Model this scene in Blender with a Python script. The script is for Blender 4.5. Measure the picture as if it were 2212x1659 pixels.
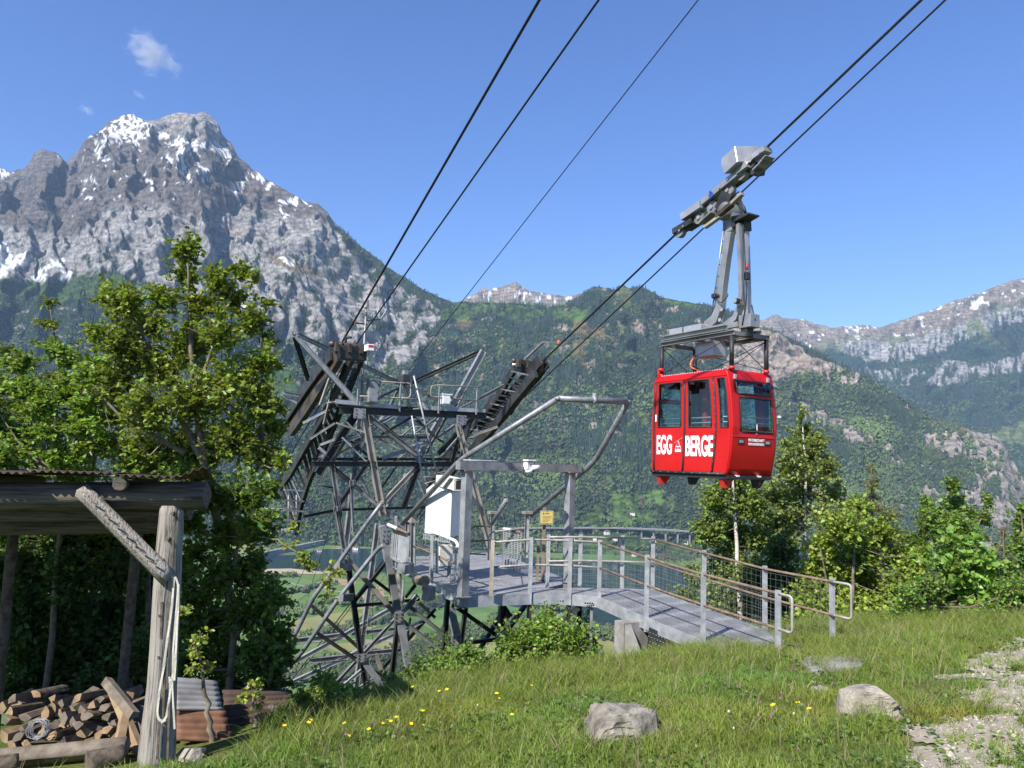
import bpy, bmesh, math, random
import numpy as np
from mathutils import Vector, Matrix

for o in list(bpy.data.objects):
    bpy.data.objects.remove(o)
scene = bpy.context.scene
COL = scene.collection
random.seed(7)
RNG = np.random.default_rng(7)

# ------------------------------------------------------------------ camera
# the photograph measured on a 2212 x 1659 grid; eye at the origin, looking along +Y
FPX, CX, CY = 1661.0, 1106.0, 829.5
PITCH, ROLL = math.radians(5.8), math.radians(1.9)
_fw = np.array([0, math.cos(PITCH), math.sin(PITCH)])
_u0 = np.array([0, -math.sin(PITCH), math.cos(PITCH)])
_r0 = np.array([1.0, 0, 0])
CAM_U = _u0*math.cos(ROLL) - _r0*math.sin(ROLL)
CAM_R = _r0*math.cos(ROLL) + _u0*math.sin(ROLL)
CAM_F = _fw
cam_data = bpy.data.cameras.new('camera')
cam_data.sensor_width = 36.0
cam_data.lens = 36.0*FPX/2212.0
cam_data.clip_start = 0.05
cam_data.clip_end = 60000.0
cam = bpy.data.objects.new('camera', cam_data)
COL.objects.link(cam)
cam.matrix_world = Matrix(((CAM_R[0], CAM_U[0], -CAM_F[0], 0), (CAM_R[1], CAM_U[1], -CAM_F[1], 0), (CAM_R[2], CAM_U[2], -CAM_F[2], 0), (0, 0, 0, 1)))
scene.camera = cam

# ------------------------------------------------------------------ sky, sun, exposure
SUN_EL = math.radians(42)
SUN_H = np.array([-0.60, -0.80])                     # horizontal direction towards the sun
SUN_AZ = math.atan2(SUN_H[0], SUN_H[1])              # clockwise from +Y
world = bpy.data.worlds.new('World')
scene.world = world
world.use_nodes = True
wn = world.node_tree
bg = wn.nodes['Background']
sky = wn.nodes.new('ShaderNodeTexSky')
sky.sky_type = 'NISHITA'
sky.sun_disc = False
sky.sun_elevation = SUN_EL
sky.sun_rotation = SUN_AZ
sky.altitude = 900
sky.air_density = 1.0
sky.dust_density = 0.1
sky.ozone_density = 3.5
hsv = wn.nodes.new('ShaderNodeHueSaturation')
hsv.inputs['Saturation'].default_value = 1.20
hsv.inputs['Hue'].default_value = 0.514
wn.links.new(sky.outputs[0], hsv.inputs['Color'])
wn.links.new(hsv.outputs[0], bg.inputs[0])
bg.inputs[1].default_value = 0.105
sun_data = bpy.data.lights.new('sun', 'SUN')
sun_data.energy = 4.8
sun_data.angle = math.radians(0.53)
sun_data.color = (1.0, 0.95, 0.88)
sun = bpy.data.objects.new('sun', sun_data)
COL.objects.link(sun)
sdir = Vector((SUN_H[0]*math.cos(SUN_EL), SUN_H[1]*math.cos(SUN_EL), math.sin(SUN_EL)))
sun.rotation_euler = sdir.to_track_quat('Z', 'Y').to_euler()
sun.location = (0, -20, 60)
scene.view_settings.view_transform = 'Standard'
scene.view_settings.look = 'None'
scene.view_settings.exposure = 1.0
scene.view_settings.gamma = 1.0
scene.view_settings.use_curve_mapping = False
scene.cycles.volume_bounces = 0
scene.cycles.max_bounces = 5
scene.cycles.diffuse_bounces = 3
scene.cycles.transparent_max_bounces = 12

# ------------------------------------------------------------------ small helpers
def ray(px, py):
    px = np.asarray(px, float); py = np.asarray(py, float)
    a = ((px - CX)/FPX)[..., None]; b = ((CY - py)/FPX)[..., None]
    return CAM_F + CAM_R*a + CAM_U*b

def at(px, py, Y):                       # point on the sight line at depth Y
    d = ray(px, py)
    return d*(np.asarray(Y, float)/d[..., 1])[..., None]

def at_z(px, py, z):                     # point on the sight line at height z
    d = ray(px, py)
    return d*(z/d[..., 2])[..., None]

def proj(P):
    P = np.asarray(P, float); w = P @ CAM_F
    return CX + FPX*(P @ CAM_R)/w, CY - FPX*(P @ CAM_U)/w

def tag(o, label=None, cat=None, group=None, kind=None):
    if label: o['label'] = label
    if cat: o['category'] = cat
    if group: o['group'] = group
    if kind: o['kind'] = kind
    return o

def empty(name, loc=(0, 0, 0), label=None, cat=None, group=None):
    o = bpy.data.objects.new(name, None)
    o.empty_display_size = 0.2
    COL.objects.link(o)
    o.location = loc
    return tag(o, label, cat, group)

def link(name, me, mat=None, parent=None, smooth=False):
    if mat is not None and not me.materials:
        me.materials.append(mat)
    o = bpy.data.objects.new(name, me)
    COL.objects.link(o)
    if parent is not None:
        o.parent = parent
        # parents never rotate or scale here: keep world coordinates
        p = parent; off = Vector((0, 0, 0))
        while p is not None:
            off += Vector(p.location); p = p.parent
        o.location = -off
    if smooth:
        me.polygons.foreach_set('use_smooth', np.ones(len(me.polygons), bool))
    return o

def mesh_np(name, verts, faces, smooth=False):
    """fast mesh from numpy arrays; faces (n,3) or (n,4)"""
    verts = np.ascontiguousarray(verts, np.float32); faces = np.ascontiguousarray(faces, np.int32)
    me = bpy.data.meshes.new(name)
    n, k = faces.shape
    me.vertices.add(len(verts)); me.vertices.foreach_set('co', verts.ravel())
    me.loops.add(n*k); me.loops.foreach_set('vertex_index', faces.ravel())
    me.polygons.add(n)
    me.polygons.foreach_set('loop_start', np.arange(0, n*k, k, dtype=np.int32))
    me.polygons.foreach_set('loop_total', np.full(n, k, np.int32))
    if smooth:
        me.polygons.foreach_set('use_smooth', np.ones(n, bool))
    me.update(calc_edges=True)
    return me

def vcol(me, rgb, name='Col'):
    a = me.color_attributes.new(name, 'FLOAT_COLOR', 'POINT')
    c = np.ones((len(me.vertices), 4), np.float32); c[:, :3] = rgb
    a.data.foreach_set('color', c.ravel())

# ------------------------------------------------------------------ numpy noise
_perm = np.random.default_rng(3).permutation(512).astype(np.int64) % 256
_perm = np.concatenate([_perm, _perm, _perm])
_g = np.random.default_rng(5).normal(size=(256, 3)); _g /= np.linalg.norm(_g, axis=1)[:, None]

_g2 = np.stack([np.cos(np.arange(256)*2.399963), np.sin(np.arange(256)*2.399963)], -1).astype(np.float32)
_g = _g.astype(np.float32)
_perm = _perm.astype(np.int32)

def perlin(x, y, z=0.0):
    x = np.asarray(x, np.float32); y = np.asarray(y, np.float32)
    if np.ndim(z) == 0:                                   # a flat slice: two dimensions are enough
        k = int(z*7.3) & 255
        x, y = np.broadcast_arrays(x, y)
        fx = np.floor(x); fy = np.floor(y)
        xi = fx.astype(np.int32); yi = fy.astype(np.int32); xf = x-fx; yf = y-fy
        u = xf*xf*xf*(xf*(xf*6-15)+10); v = yf*yf*yf*(yf*(yf*6-15)+10)
        def g2(a, b):
            h = _perm[(_perm[(xi+a+k) & 255]+yi+b) & 255]
            g = _g2[h]
            return g[..., 0]*(xf-a)+g[..., 1]*(yf-b)
        p = g2(0, 0); p = p+u*(g2(1, 0)-p); q = g2(0, 1); q = q+u*(g2(1, 1)-q)
        return (p+v*(q-p))*1.5
    x, y, z = np.broadcast_arrays(x, y, np.asarray(z, np.float32))
    fx = np.floor(x); fy = np.floor(y); fz = np.floor(z)
    xi = fx.astype(np.int32); yi = fy.astype(np.int32); zi = fz.astype(np.int32)
    xf = x-fx; yf = y-fy; zf = z-fz
    u = xf*xf*xf*(xf*(xf*6-15)+10); v = yf*yf*yf*(yf*(yf*6-15)+10); w = zf*zf*zf*(zf*(zf*6-15)+10)
    def gr(a, b, c):
        h = _perm[(_perm[(_perm[(xi+a) & 255]+yi+b) & 255]+zi+c) & 255]
        g = _g[h]
        return g[..., 0]*(xf-a)+g[..., 1]*(yf-b)+g[..., 2]*(zf-c)
    def lp(t, a, b): return a+t*(b-a)
    r = lp(w, lp(v, lp(u, gr(0, 0, 0), gr(1, 0, 0)), lp(u, gr(0, 1, 0), gr(1, 1, 0))),
           lp(v, lp(u, gr(0, 0, 1), gr(1, 0, 1)), lp(u, gr(0, 1, 1), gr(1, 1, 1))))
    return r*1.6

def fbm(x, y, z=0.0, octv=5, gain=0.5):
    s = 0; a = 1.0
    for i in range(octv):
        s = s + a*perlin(np.asarray(x)*2**i+17*i, np.asarray(y)*2**i-9*i, (z+i if np.ndim(z) == 0 else z*2**i+5*i)); a *= gain
    return s

def ridged(x, y, z=0.0, octv=5, gain=0.5):
    s = 0; a = 1.0
    for i in range(octv):
        s = s + a*(1-2*np.abs(perlin(np.asarray(x)*2**i+11*i, np.asarray(y)*2**i+7*i, (z+i if np.ndim(z) == 0 else z*2**i-3*i)))); a *= gain
    return s

def sstep(a, b, x):
    t = np.clip((x-a)/(b-a), 0, 1)
    return t*t*(3-2*t)

def inpoly(px, py, pts):
    pts = np.asarray(pts, float); n = len(pts)
    r = np.zeros(px.shape, bool); j = n-1
    for i in range(n):
        xi, yi = pts[i]; xj, yj = pts[j]
        c = ((yi > py) != (yj > py)) & (px < (xj-xi)*(py-yi)/(yj-yi+1e-9)+xi)
        r ^= c; j = i
    return r

# ------------------------------------------------------------------ materials
def newmat(name):
    m = bpy.data.materials.new(name); m.use_nodes = True
    return m, m.node_tree, m.node_tree.nodes['Principled BSDF']

def N(nt, typ, **kw):
    n = nt.nodes.new(typ)
    for k, v in kw.items():
        setattr(n, k, v)
    return n

def noise_tex(nt, scale, detail=6, rough=0.6, coord='Object', vec_scale=None, dist=0.0):
    tc = N(nt, 'ShaderNodeTexCoord')
    src = tc.outputs[coord]
    if vec_scale:
        mp = N(nt, 'ShaderNodeMapping'); mp.inputs['Scale'].default_value = vec_scale
        nt.links.new(src, mp.inputs[0]); src = mp.outputs[0]
    t = N(nt, 'ShaderNodeTexNoise')
    t.inputs['Scale'].default_value = scale; t.inputs['Detail'].default_value = detail
    t.inputs['Roughness'].default_value = rough; t.inputs['Distortion'].default_value = dist
    nt.links.new(src, t.inputs['Vector'])
    return t

def ramp(nt, fac, stops):
    r = N(nt, 'ShaderNodeValToRGB')
    e = r.color_ramp.elements
    while len(e) < len(stops): e.new(0.5)
    for i, (p, c) in enumerate(stops):
        e[i].position = p; e[i].color = (*c, 1) if len(c) == 3 else c
    nt.links.new(fac, r.inputs[0])
    return r

def bump(nt, bsdf, height, strength=0.3, dist=0.02):
    b = N(nt, 'ShaderNodeBump'); b.inputs['Strength'].default_value = strength; b.inputs['Distance'].default_value = dist
    nt.links.new(height, b.inputs['Height']); nt.links.new(b.outputs[0], bsdf.inputs['Normal'])
    return b

def noisy(name, c0, c1, scale=3.0, rough=0.7, metal=0.0, bmp=0.0, bdist=0.01, detail=6, lo=0.35, hi=0.65, vec_scale=None, spec=0.5, c2=None, p2=0.75, dist=0.0):
    m, nt, b = newmat(name)
    t = noise_tex(nt, scale, detail, vec_scale=vec_scale, dist=dist)
    st = [(lo, c0), (hi, c1)] + ([(p2, c2)] if c2 else [])
    r = ramp(nt, t.outputs['Fac'], st)
    nt.links.new(r.outputs[0], b.inputs['Base Color'])
    b.inputs['Roughness'].default_value = rough; b.inputs['Metallic'].default_value = metal
    b.inputs['Specular IOR Level'].default_value = spec
    if bmp: bump(nt, b, t.outputs['Fac'], bmp, bdist)
    return m

def vcol_mat(name, rough=0.9, spec=0.2, nscale=0.02, var=0.25, bmp=0.5, bdist=6.0):
    m, nt, b = newmat(name)
    a = N(nt, 'ShaderNodeVertexColor', layer_name='Col')
    t = noise_tex(nt, nscale, 8, 0.65)
    r = ramp(nt, t.outputs['Fac'], [(0.25, (1-var,)*3), (0.75, (1+var,)*3)])
    mx = N(nt, 'ShaderNodeMix', data_type='RGBA', blend_type='MULTIPLY')
    mx.inputs[0].default_value = 1.0
    nt.links.new(a.outputs[0], mx.inputs[6]); nt.links.new(r.outputs[0], mx.inputs[7])
    nt.links.new(mx.outputs[2], b.inputs['Base Color'])
    b.inputs['Roughness'].default_value = rough; b.inputs['Specular IOR Level'].default_value = spec
    if bmp: bump(nt, b, t.outputs['Fac'], bmp, bdist)
    return m

def leaf_mat(name, base, transl=0.35, rough=0.5, instanced=False):
    """leaf: vertex colour tint times base, diffuse + translucent"""
    m = bpy.data.materials.new(name); m.use_nodes = True
    nt = m.node_tree; nt.nodes.clear()
    out = N(nt, 'ShaderNodeOutputMaterial')
    if instanced:
        a = N(nt, 'ShaderNodeAttribute', attribute_name='tint', attribute_type='INSTANCER')
    else:
        a = N(nt, 'ShaderNodeVertexColor', layer_name='Col')
    mx = N(nt, 'ShaderNodeMix', data_type='RGBA', blend_type='MULTIPLY'); mx.inputs[0].default_value = 1
    mx.inputs[6].default_value = (*base, 1)
    nt.links.new(a.outputs[0], mx.inputs[7])
    p = N(nt, 'ShaderNodeBsdfPrincipled'); p.inputs['Roughness'].default_value = rough; p.inputs['Specular IOR Level'].default_value = 0.35
    t = N(nt, 'ShaderNodeBsdfTranslucent')
    yl = N(nt, 'ShaderNodeMix', data_type='RGBA', blend_type='MULTIPLY'); yl.inputs[0].default_value = 1
    yl.inputs[7].default_value = (1.25, 1.15, 0.5, 1)
    nt.links.new(mx.outputs[2], p.inputs['Base Color']); nt.links.new(mx.outputs[2], yl.inputs[6]); nt.links.new(yl.outputs[2], t.inputs['Color'])
    ms = N(nt, 'ShaderNodeMixShader'); ms.inputs[0].default_value = transl
    nt.links.new(p.outputs[0], ms.inputs[1]); nt.links.new(t.outputs[0], ms.inputs[2]); nt.links.new(ms.outputs[0], out.inputs[0])
    return m

def instancer(name, pts, scale, rotz, tint, proto_mesh, label, cat, tilt=None):
    """many alike pieces that nobody could count: one object, instances made by geometry nodes"""
    me = bpy.data.meshes.new(name)
    n = len(pts)
    me.vertices.add(n); me.vertices.foreach_set('co', np.ascontiguousarray(pts, np.float32).ravel())
    a = me.attributes.new('sc', 'FLOAT_VECTOR', 'POINT')
    scale = np.asarray(scale, np.float32)
    if scale.ndim == 1: scale = np.repeat(scale[:, None], 3, 1)
    a.data.foreach_set('vector', np.ascontiguousarray(scale, np.float32).ravel())
    a = me.attributes.new('rt', 'FLOAT_VECTOR', 'POINT')
    rv = np.zeros((n, 3), np.float32); rv[:, 2] = rotz
    if tilt is not None: rv[:, :2] = tilt
    a.data.foreach_set('vector', rv.ravel())
    a = me.attributes.new('tint', 'FLOAT_COLOR', 'POINT')
    c = np.ones((n, 4), np.float32); c[:, :3] = tint
    a.data.foreach_set('color', c.ravel())
    proto = bpy.data.objects.new(name+'_piece', proto_mesh)
    o = bpy.data.objects.new(name, me); COL.objects.link(o)
    ng = bpy.data.node_groups.new(name, 'GeometryNodeTree')
    ng.interface.new_socket('Geometry', in_out='INPUT', socket_type='NodeSocketGeometry')
    ng.interface.new_socket('Geometry', in_out='OUTPUT', socket_type='NodeSocketGeometry')
    gi = ng.nodes.new('NodeGroupInput'); go = ng.nodes.new('NodeGroupOutput')
    ip = ng.nodes.new('GeometryNodeInstanceOnPoints')
    oi = ng.nodes.new('GeometryNodeObjectInfo'); oi.inputs[0].default_value = proto
    oi.inputs['As Instance'].default_value = True
    mp = ng.nodes.new('GeometryNodeMeshToPoints')
    s = ng.nodes.new('GeometryNodeInputNamedAttribute'); s.data_type = 'FLOAT_VECTOR'; s.inputs[0].default_value = 'sc'
    r = ng.nodes.new('GeometryNodeInputNamedAttribute'); r.data_type = 'FLOAT_VECTOR'; r.inputs[0].default_value = 'rt'
    L = ng.links.new
    L(gi.outputs[0], mp.inputs['Mesh']); L(mp.outputs[0], ip.inputs['Points']); L(oi.outputs['Geometry'], ip.inputs['Instance'])
    L(s.outputs[0], ip.inputs['Scale']); L(r.outputs[0], ip.inputs['Rotation']); L(ip.outputs[0], go.inputs[0])
    md = o.modifiers.new('instances', 'NODES'); md.node_group = ng
    return tag(o, label, cat, None, 'stuff')
# ================================================================== far terrain
LAKE_Z = -265.0
def land_mat():
    m, nt, b = newmat('mountain_land')
    a = N(nt, 'ShaderNodeVertexColor', layer_name='Col')
    t1 = noise_tex(nt, .018, 12, .80); t2 = noise_tex(nt, .045, 8, .65, vec_scale=(1, 1, .6), dist=.8)
    r1 = ramp(nt, t1.outputs['Fac'], [(.30, (.50,)*3), (.5, (1.0,)*3), (.70, (1.28,)*3)]); r2 = ramp(nt, t2.outputs['Fac'], [(.33, (.62,)*3), (.48, (1.0,)*3), (.70, (1.22,)*3)])
    src = a.outputs[0]
    sc_ = N(nt, 'ShaderNodeSeparateColor'); nt.links.new(src, sc_.inputs[0])
    fac = N(nt, 'ShaderNodeMapRange'); fac.inputs[1].default_value = .45; fac.inputs[2].default_value = .7; fac.inputs[3].default_value = 1.0; fac.inputs[4].default_value = .12; nt.links.new(sc_.outputs[2], fac.inputs[0])
    tc = N(nt, 'ShaderNodeTexCoord')
    wv = N(nt, 'ShaderNodeTexWave', wave_type='BANDS', bands_direction='Z'); wv.inputs['Scale'].default_value = .009; wv.inputs['Distortion'].default_value = 9; wv.inputs['Detail'].default_value = 5; wv.inputs['Detail Scale'].default_value = 1.6; nt.links.new(tc.outputs['Object'], wv.inputs['Vector'])
    r3 = ramp(nt, wv.outputs['Fac'], [(.10, (.74,)*3), (.35, (1.0,)*3), (.9, (1.14,)*3)])
    vo = N(nt, 'ShaderNodeTexVoronoi', feature='DISTANCE_TO_EDGE'); vo.inputs['Scale'].default_value = .014
    mp = N(nt, 'ShaderNodeMapping'); mp.inputs['Scale'].default_value = (1, 1, .55); nt.links.new(tc.outputs['Object'], mp.inputs[0])
    vm = N(nt, 'ShaderNodeMix', data_type='RGBA', blend_type='ADD'); vm.inputs[0].default_value = 60; nt.links.new(mp.outputs[0], vm.inputs[6]); nt.links.new(t1.outputs['Color'], vm.inputs[7]); nt.links.new(vm.outputs[2], vo.inputs['Vector'])
    r4 = ramp(nt, vo.outputs['Distance'], [(.0, (.55,)*3), (.07, (1.0,)*3), (1, (1.05,)*3)])
    for r in (r1, r2, r3, r4):
        mx = N(nt, 'ShaderNodeMix', data_type='RGBA', blend_type='MULTIPLY'); nt.links.new(fac.outputs[0], mx.inputs[0])
        nt.links.new(src, mx.inputs[6]); nt.links.new(r.outputs[0], mx.inputs[7]); src = mx.outputs[2]
    nt.links.new(src, b.inputs['Base Color']); b.inputs['Roughness'].default_value = .95; b.inputs['Specular IOR Level'].default_value = .1
    ad = N(nt, 'ShaderNodeMath', operation='ADD'); nt.links.new(t1.outputs['Fac'], ad.inputs[0]); nt.links.new(t2.outputs['Fac'], ad.inputs[1])
    bump(nt, b, ad.outputs[0], 1.0, 22.0)
    return m
mat_land = land_mat()

def mountain(name, crest, foot, nu, nv, dispamp, cover, label, power=1.0, back=1.0, x0=-300, x1=2512, gully=1.0):
    crest = np.array(crest, float)
    px = np.linspace(x0, x1, nu)
    cy = np.interp(px, crest[:, 0], crest[:, 1]); cY = np.interp(px, crest[:, 0], crest[:, 2])
    cy = cy + fbm(px/14, 3.3, octv=4)*2.2 + fbm(px/60, 9.3, octv=2)*2.5
    C = at(px, cy, cY)
    fY = foot(px)
    ratio = C[:, 0]/C[:, 1]
    nb = 10
    t = np.concatenate([-np.linspace(1, 0, nb, endpoint=False), np.linspace(0, 1, nv)**power])
    T = t[:, None]
    tf = np.clip(T, 0, 1)
    Y = np.where(T >= 0, cY+(fY-cY)*tf, cY-T*900*back)
    Z = np.where(T >= 0, C[:, 2]+(LAKE_Z-4-C[:, 2])*tf, C[:, 2]+T*700*back)
    S = np.repeat((ratio*cY)[None, :], len(t), 0)
    # relief: gullies that run downhill plus crags, fading in below the crest
    D = (1-tf)*(cY-fY)
    warp = fbm(S/420, D/520, 1.7, 3)*0.6
    g = ridged(S/360*gully+warp, D/1000+warp*0.5, 4.0, 3, 0.40)-0.7
    c = ridged(S/170+0.6*warp+Z/500, Z/190-S/600, 8.0, 4, 0.6)-0.7
    f = ridged(S/150+Z/300, Z/38+warp, 5.0, 3, 0.6)-0.7
    low = sstep(0.55, 0.8, tf)                       # wooded lower slopes are smoother
    g = g*(1-.45*low); c = c*(1-.8*low); f = f*(1-.9*low)
    env = sstep(0.0, 0.07, tf)*(1-sstep(0.9, 1.0, tf))
    amp = np.asarray(dispamp(px))[None, :]
    dsp = (g*0.72+c*0.22+f*0.07)*amp*env
    Y2 = Y-dsp*0.75
    Z2 = np.maximum(Z+dsp*0.45, LAKE_Z-4)
    X2 = ratio[None, :]*Y2+fbm(S/160, Z/160, 2.0, 3)*amp*0.25*env
    P = np.stack([X2, Y2, Z2], -1)
    rows, cols = P.shape[:2]
    idx = np.arange(rows*cols).reshape(rows, cols)
    q = np.stack([idx[:-1, :-1], idx[1:, :-1], idx[1:, 1:], idx[:-1, 1:]], -1).reshape(-1, 4)
    me = mesh_np(name, P.reshape(-1, 3), q, smooth=False)
    qx, qy = proj(P)
    rgb, forest = cover(qx, qy, P, tf, g, c)
    vcol(me, rgb.reshape(-1, 3))
    o = link(name, me, mat_land)
    tag(o, label, None, None, 'structure')
    return P, forest

C_SCHIST = np.array([.155, .138, .126]); C_LIME = np.array([.335, .324, .312]); C_SNOW = np.array([.86, .87, .90])
C_FOREST = np.array([.022, .042, .014]); C_MEAD = np.array([.085, .145, .035]); C_TAN = np.array([.20, .155, .075]); C_SCREE = np.array([.34, .28, .23])
C_OCHRE = np.array([.36, .27, .18])

def blend(rgb, col, w):
    return rgb*(1-w[..., None])+col*w[..., None]

def cover_main(qx, qy, P, tf, g, c):
    wx = qx+fbm(qx/22, qy/22, 1.0, 4)*9; wy = qy+fbm(qx/22, qy/22, 6.0, 4)*9
    nz = fbm(qx/9, qy/9, 2.0, 4); nl = fbm(qx/40, qy/40, 3.0, 4); st = fbm(qx/6, qy/38, 5.0, 4)
    rgb = np.empty(qx.shape+(3,)); rgb[:] = C_FOREST
    forest = np.ones(qx.shape)
    # --- left massif: rock above the tree line
    fl = np.interp(wx, [-400, 0, 60, 130, 200, 260, 330, 420, 520, 570, 620, 700, 760, 800, 850, 880, 915, 945, 962, 970],
                       [598, 612, 610, 605, 592, 590, 615, 640, 665, 700, 745, 775, 792, 800, 792, 785, 745, 700, 662, 640])
    rock = ((wy < fl) & (wx < 968)).astype(float)
    dl = np.interp(wx, [-400, 0, 150, 230, 330, 430, 520, 600, 700, 760], [470, 490, 515, 452, 440, 470, 450, 468, 474, 500])
    crk = sstep(.80, .97, 1-np.abs(perlin(qx/13+nl, qy/30+nz*.3, 4.)))*sstep(-.2, .4, nl)
    light = sstep(-12, 14, wy-dl+nl*10)
    col = C_SCHIST*(1+0.25*nl[..., None]) + (C_LIME*(1+0.30*st[..., None]+0.18*nz[..., None]-.35*crk[..., None])-C_SCHIST*(1+0.25*nl[..., None]))*light[..., None]
    col = blend(col, C_TAN*0.7, (1-light)*sstep(0.25, 0.8, nl+0.4*nz)*0.55)
    blk = inpoly(wx, wy, [(318, 262), (345, 236), (440, 225), (470, 258), (492, 310), (470, 312), (430, 300), (400, 302), (360, 290), (330, 282)]).astype(float)
    col = blend(col, C_LIME*0.85*(1+0.2*st[..., None]), blk)
    col = blend(col, C_OCHRE, blk*sstep(0.1, 0.6, st+0.3*nl)*0.75*(wx < 400)+blk*sstep(0.5, 0.9, st)*0.5)
    col = blend(col, C_OCHRE*0.9, light*sstep(0.45, 0.95, nl+0.5*st)*0.30)
    # dark crevices and ledges of dwarf forest on the cliff
    fp = sstep(0.25, 0.42, fbm(qx/26, qy/34, 11.0, 4)+0.35*nz-0.35+sstep(480, 760, qy)*0.42+sstep(600, 900, qx)*0.12)*light
    led = sstep(0.55, 0.75, fbm(qx/45, qy/9, 13.0, 3)+0.2*nz)*light*0.8
    flank = inpoly(wx, wy, [(722, 470), (800, 520), (990, 640), (972, 680), (945, 672), (895, 640), (830, 604), (775, 562), (735, 512)]).astype(float)
    fr = np.maximum(fp, flank*(0.75+0.25*(nz > -0.3)))
    col = blend(col, C_FOREST*1.2, np.clip(fr, 0, 1))
    col = blend(col, C_TAN*0.8, led*(1-fr)*0.6)
    tg = inpoly(wx, wy, [(560, 545), (640, 560), (700, 590), (720, 610), (640, 585), (580, 565)]).astype(float)
    col = blend(col, C_TAN, tg*0.8)
    # snow fields
    sn = np.zeros(qx.shape)
    for poly, dens in (([(212, 285), (262, 246), (292, 243), (330, 262), (345, 268), (318, 300), (285, 310), (240, 305), (215, 310)], -0.02),
                       ([(330, 268), (372, 300), (430, 296), (452, 318), (425, 338), (392, 335), (368, 312), (340, 300)], 0.0),
                       ([(448, 300), (475, 310), (512, 345), (490, 340), (465, 325)], 0.1),
                       ([(205, 300), (235, 300), (225, 360), (215, 330), (200, 345)], -0.2),
                       ([(355, 310), (415, 345), (405, 395), (360, 350)], -0.25),
                       ([(500, 395), (535, 380), (530, 415), (505, 420)], -0.1), ([(540, 365), (600, 400), (580, 420), (552, 385)], -0.05),
                       ([(596, 428), (650, 428), (640, 445), (610, 440)], 0.25), ([(600, 450), (625, 465), (615, 478)], 0.1), ([(652, 432), (688, 440), (660, 440)], 0.2),
                       ([(165, 400), (215, 360), (200, 440), (180, 430)], -0.35), ([(300, 380), (345, 370), (330, 420)], -0.3), ([(420, 350), (460, 360), (440, 400)], -0.25),
                       ([(-40, 545), (10, 520), (20, 548), (52, 545), (70, 556), (30, 585), (0, 605), (-60, 600)], 0.3),
                       ([(102, 548), (112, 570), (130, 568), (90, 598), (38, 620), (70, 596), (100, 580)], 0.6),
                       ([(120, 562), (140, 560), (132, 580), (160, 590), (150, 604), (122, 604), (132, 590)], 0.55),
                       ([(-60, 350), (20, 365), (40, 372), (0, 385), (-60, 400)], 0.0), ([(520, 640), (560, 690), (548, 700), (525, 665)], 0.1),
                       ([(604, 556), (640, 560), (634, 574), (610, 568)], 0.2)):
        m = inpoly(wx, wy, poly)
        k = fbm(qx/10+qy/30, qy/13-qx/30, 21.0, 4)
        sn = np.maximum(sn, m*sstep(-0.12-dens, 0.0-dens, k+0.1*nz))
    # thin streaks in the upper gullies
    k = fbm(qx/7+qy/16, qy/22, 23.0, 4)
    up = (wy < dl-6) & (wx > 120) & (wx < 700)
    sn = np.maximum(sn, up*sstep(0.70, 0.80, k+0.12*nz-0.1*sstep(330, 480, qy)))
    sn = sn*(1-blk)
    col = blend(col, C_SNOW, sn)
    rgb = blend(rgb, col, rock)
    forest = np.where(rock > 0.5, np.where((sn < .3) & (fr > 0.6), 0.5, 0), 1.0)
    # alp meadow under the snow on the left
    md = inpoly(wx, wy, [(-400, 585), (10, 600), (60, 612), (150, 600), (235, 585), (330, 620), (300, 645), (200, 640), (120, 655), (30, 640), (-400, 640)]).astype(float)*(1-sn)
    rgb = blend(rgb, C_MEAD*0.75*(1+.2*nl[..., None]), md); forest = forest*(1-md*0.85)
    # --- centre mountain
    ctr = (wx > 955) & (wx < 1640) & (rock < 0.5)
    # crest meadows
    for poly, cc, w in (([(960, 640), (1010, 655), (1080, 655), (1150, 662), (1230, 668), (1280, 665), (1250, 700), (1200, 690), (1120, 700), (1050, 672), (985, 700), (955, 680)], C_MEAD, 0.95),
                        ([(1240, 690), (1300, 700), (1320, 730), (1270, 735), (1235, 712)], C_TAN, 0.8), ([(1230, 730), (1275, 740), (1260, 790), (1240, 770)], C_TAN*.8+C_MEAD*.2, 0.8),
                        ([(980, 690), (1030, 690), (1010, 720), (985, 712)], C_TAN, 0.7), ([(1330, 612), (1362, 618), (1366, 690), (1340, 650)], C_MEAD*.6+C_TAN*.4, 0.8),
                        ([(1430, 640), (1500, 655), (1530, 668), (1470, 665), (1440, 660)], C_MEAD, 0.85),
                        ([(560, 810), (630, 800), (660, 850), (620, 880), (560, 860)], C_MEAD, .6), ([(500, 890), (560, 900), (560, 960), (500, 950)], C_MEAD, .6),
                        ([(1310, 1062), (1385, 1070), (1432, 1052), (1436, 1095), (1405, 1128), (1370, 1140), (1330, 1128), (1312, 1100)], C_MEAD*1.25, 1.0),
                        ([(1370, 1020), (1440, 1000), (1450, 960), (1410, 1000), (1350, 1000), (1330, 1010)], C_MEAD, .8),
                        ([(1240, 1120), (1300, 1085), (1330, 1110), (1290, 1140), (1230, 1148)], C_MEAD*0.8, .95), ([(1330, 920), (1370, 905), (1360, 955), (1335, 950)], C_MEAD*1.1, .8),
                        ([(1640, 880), (1680, 890), (1700, 915), (1650, 910)], C_MEAD, .9), ([(930, 1080), (985, 1080), (980, 1110), (940, 1112)], C_MEAD, .8),
                        ([(690, 1120), (770, 1080), (800, 1090), (760, 1130)], C_MEAD, .7), ([(1480, 970), (1520, 945), (1530, 975), (1490, 1000)], C_MEAD, .7), ([(1215, 1152), (1330, 1147), (1440, 1156), (1510, 1170), (1490, 1215), (1300, 1205), (1225, 1180)], C_MEAD*1.1, .7)):
        m = inpoly(wx, wy, poly)*(rock < .5)*sstep(-0.55, -0.35, nl+0.5*nz)*w
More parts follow.
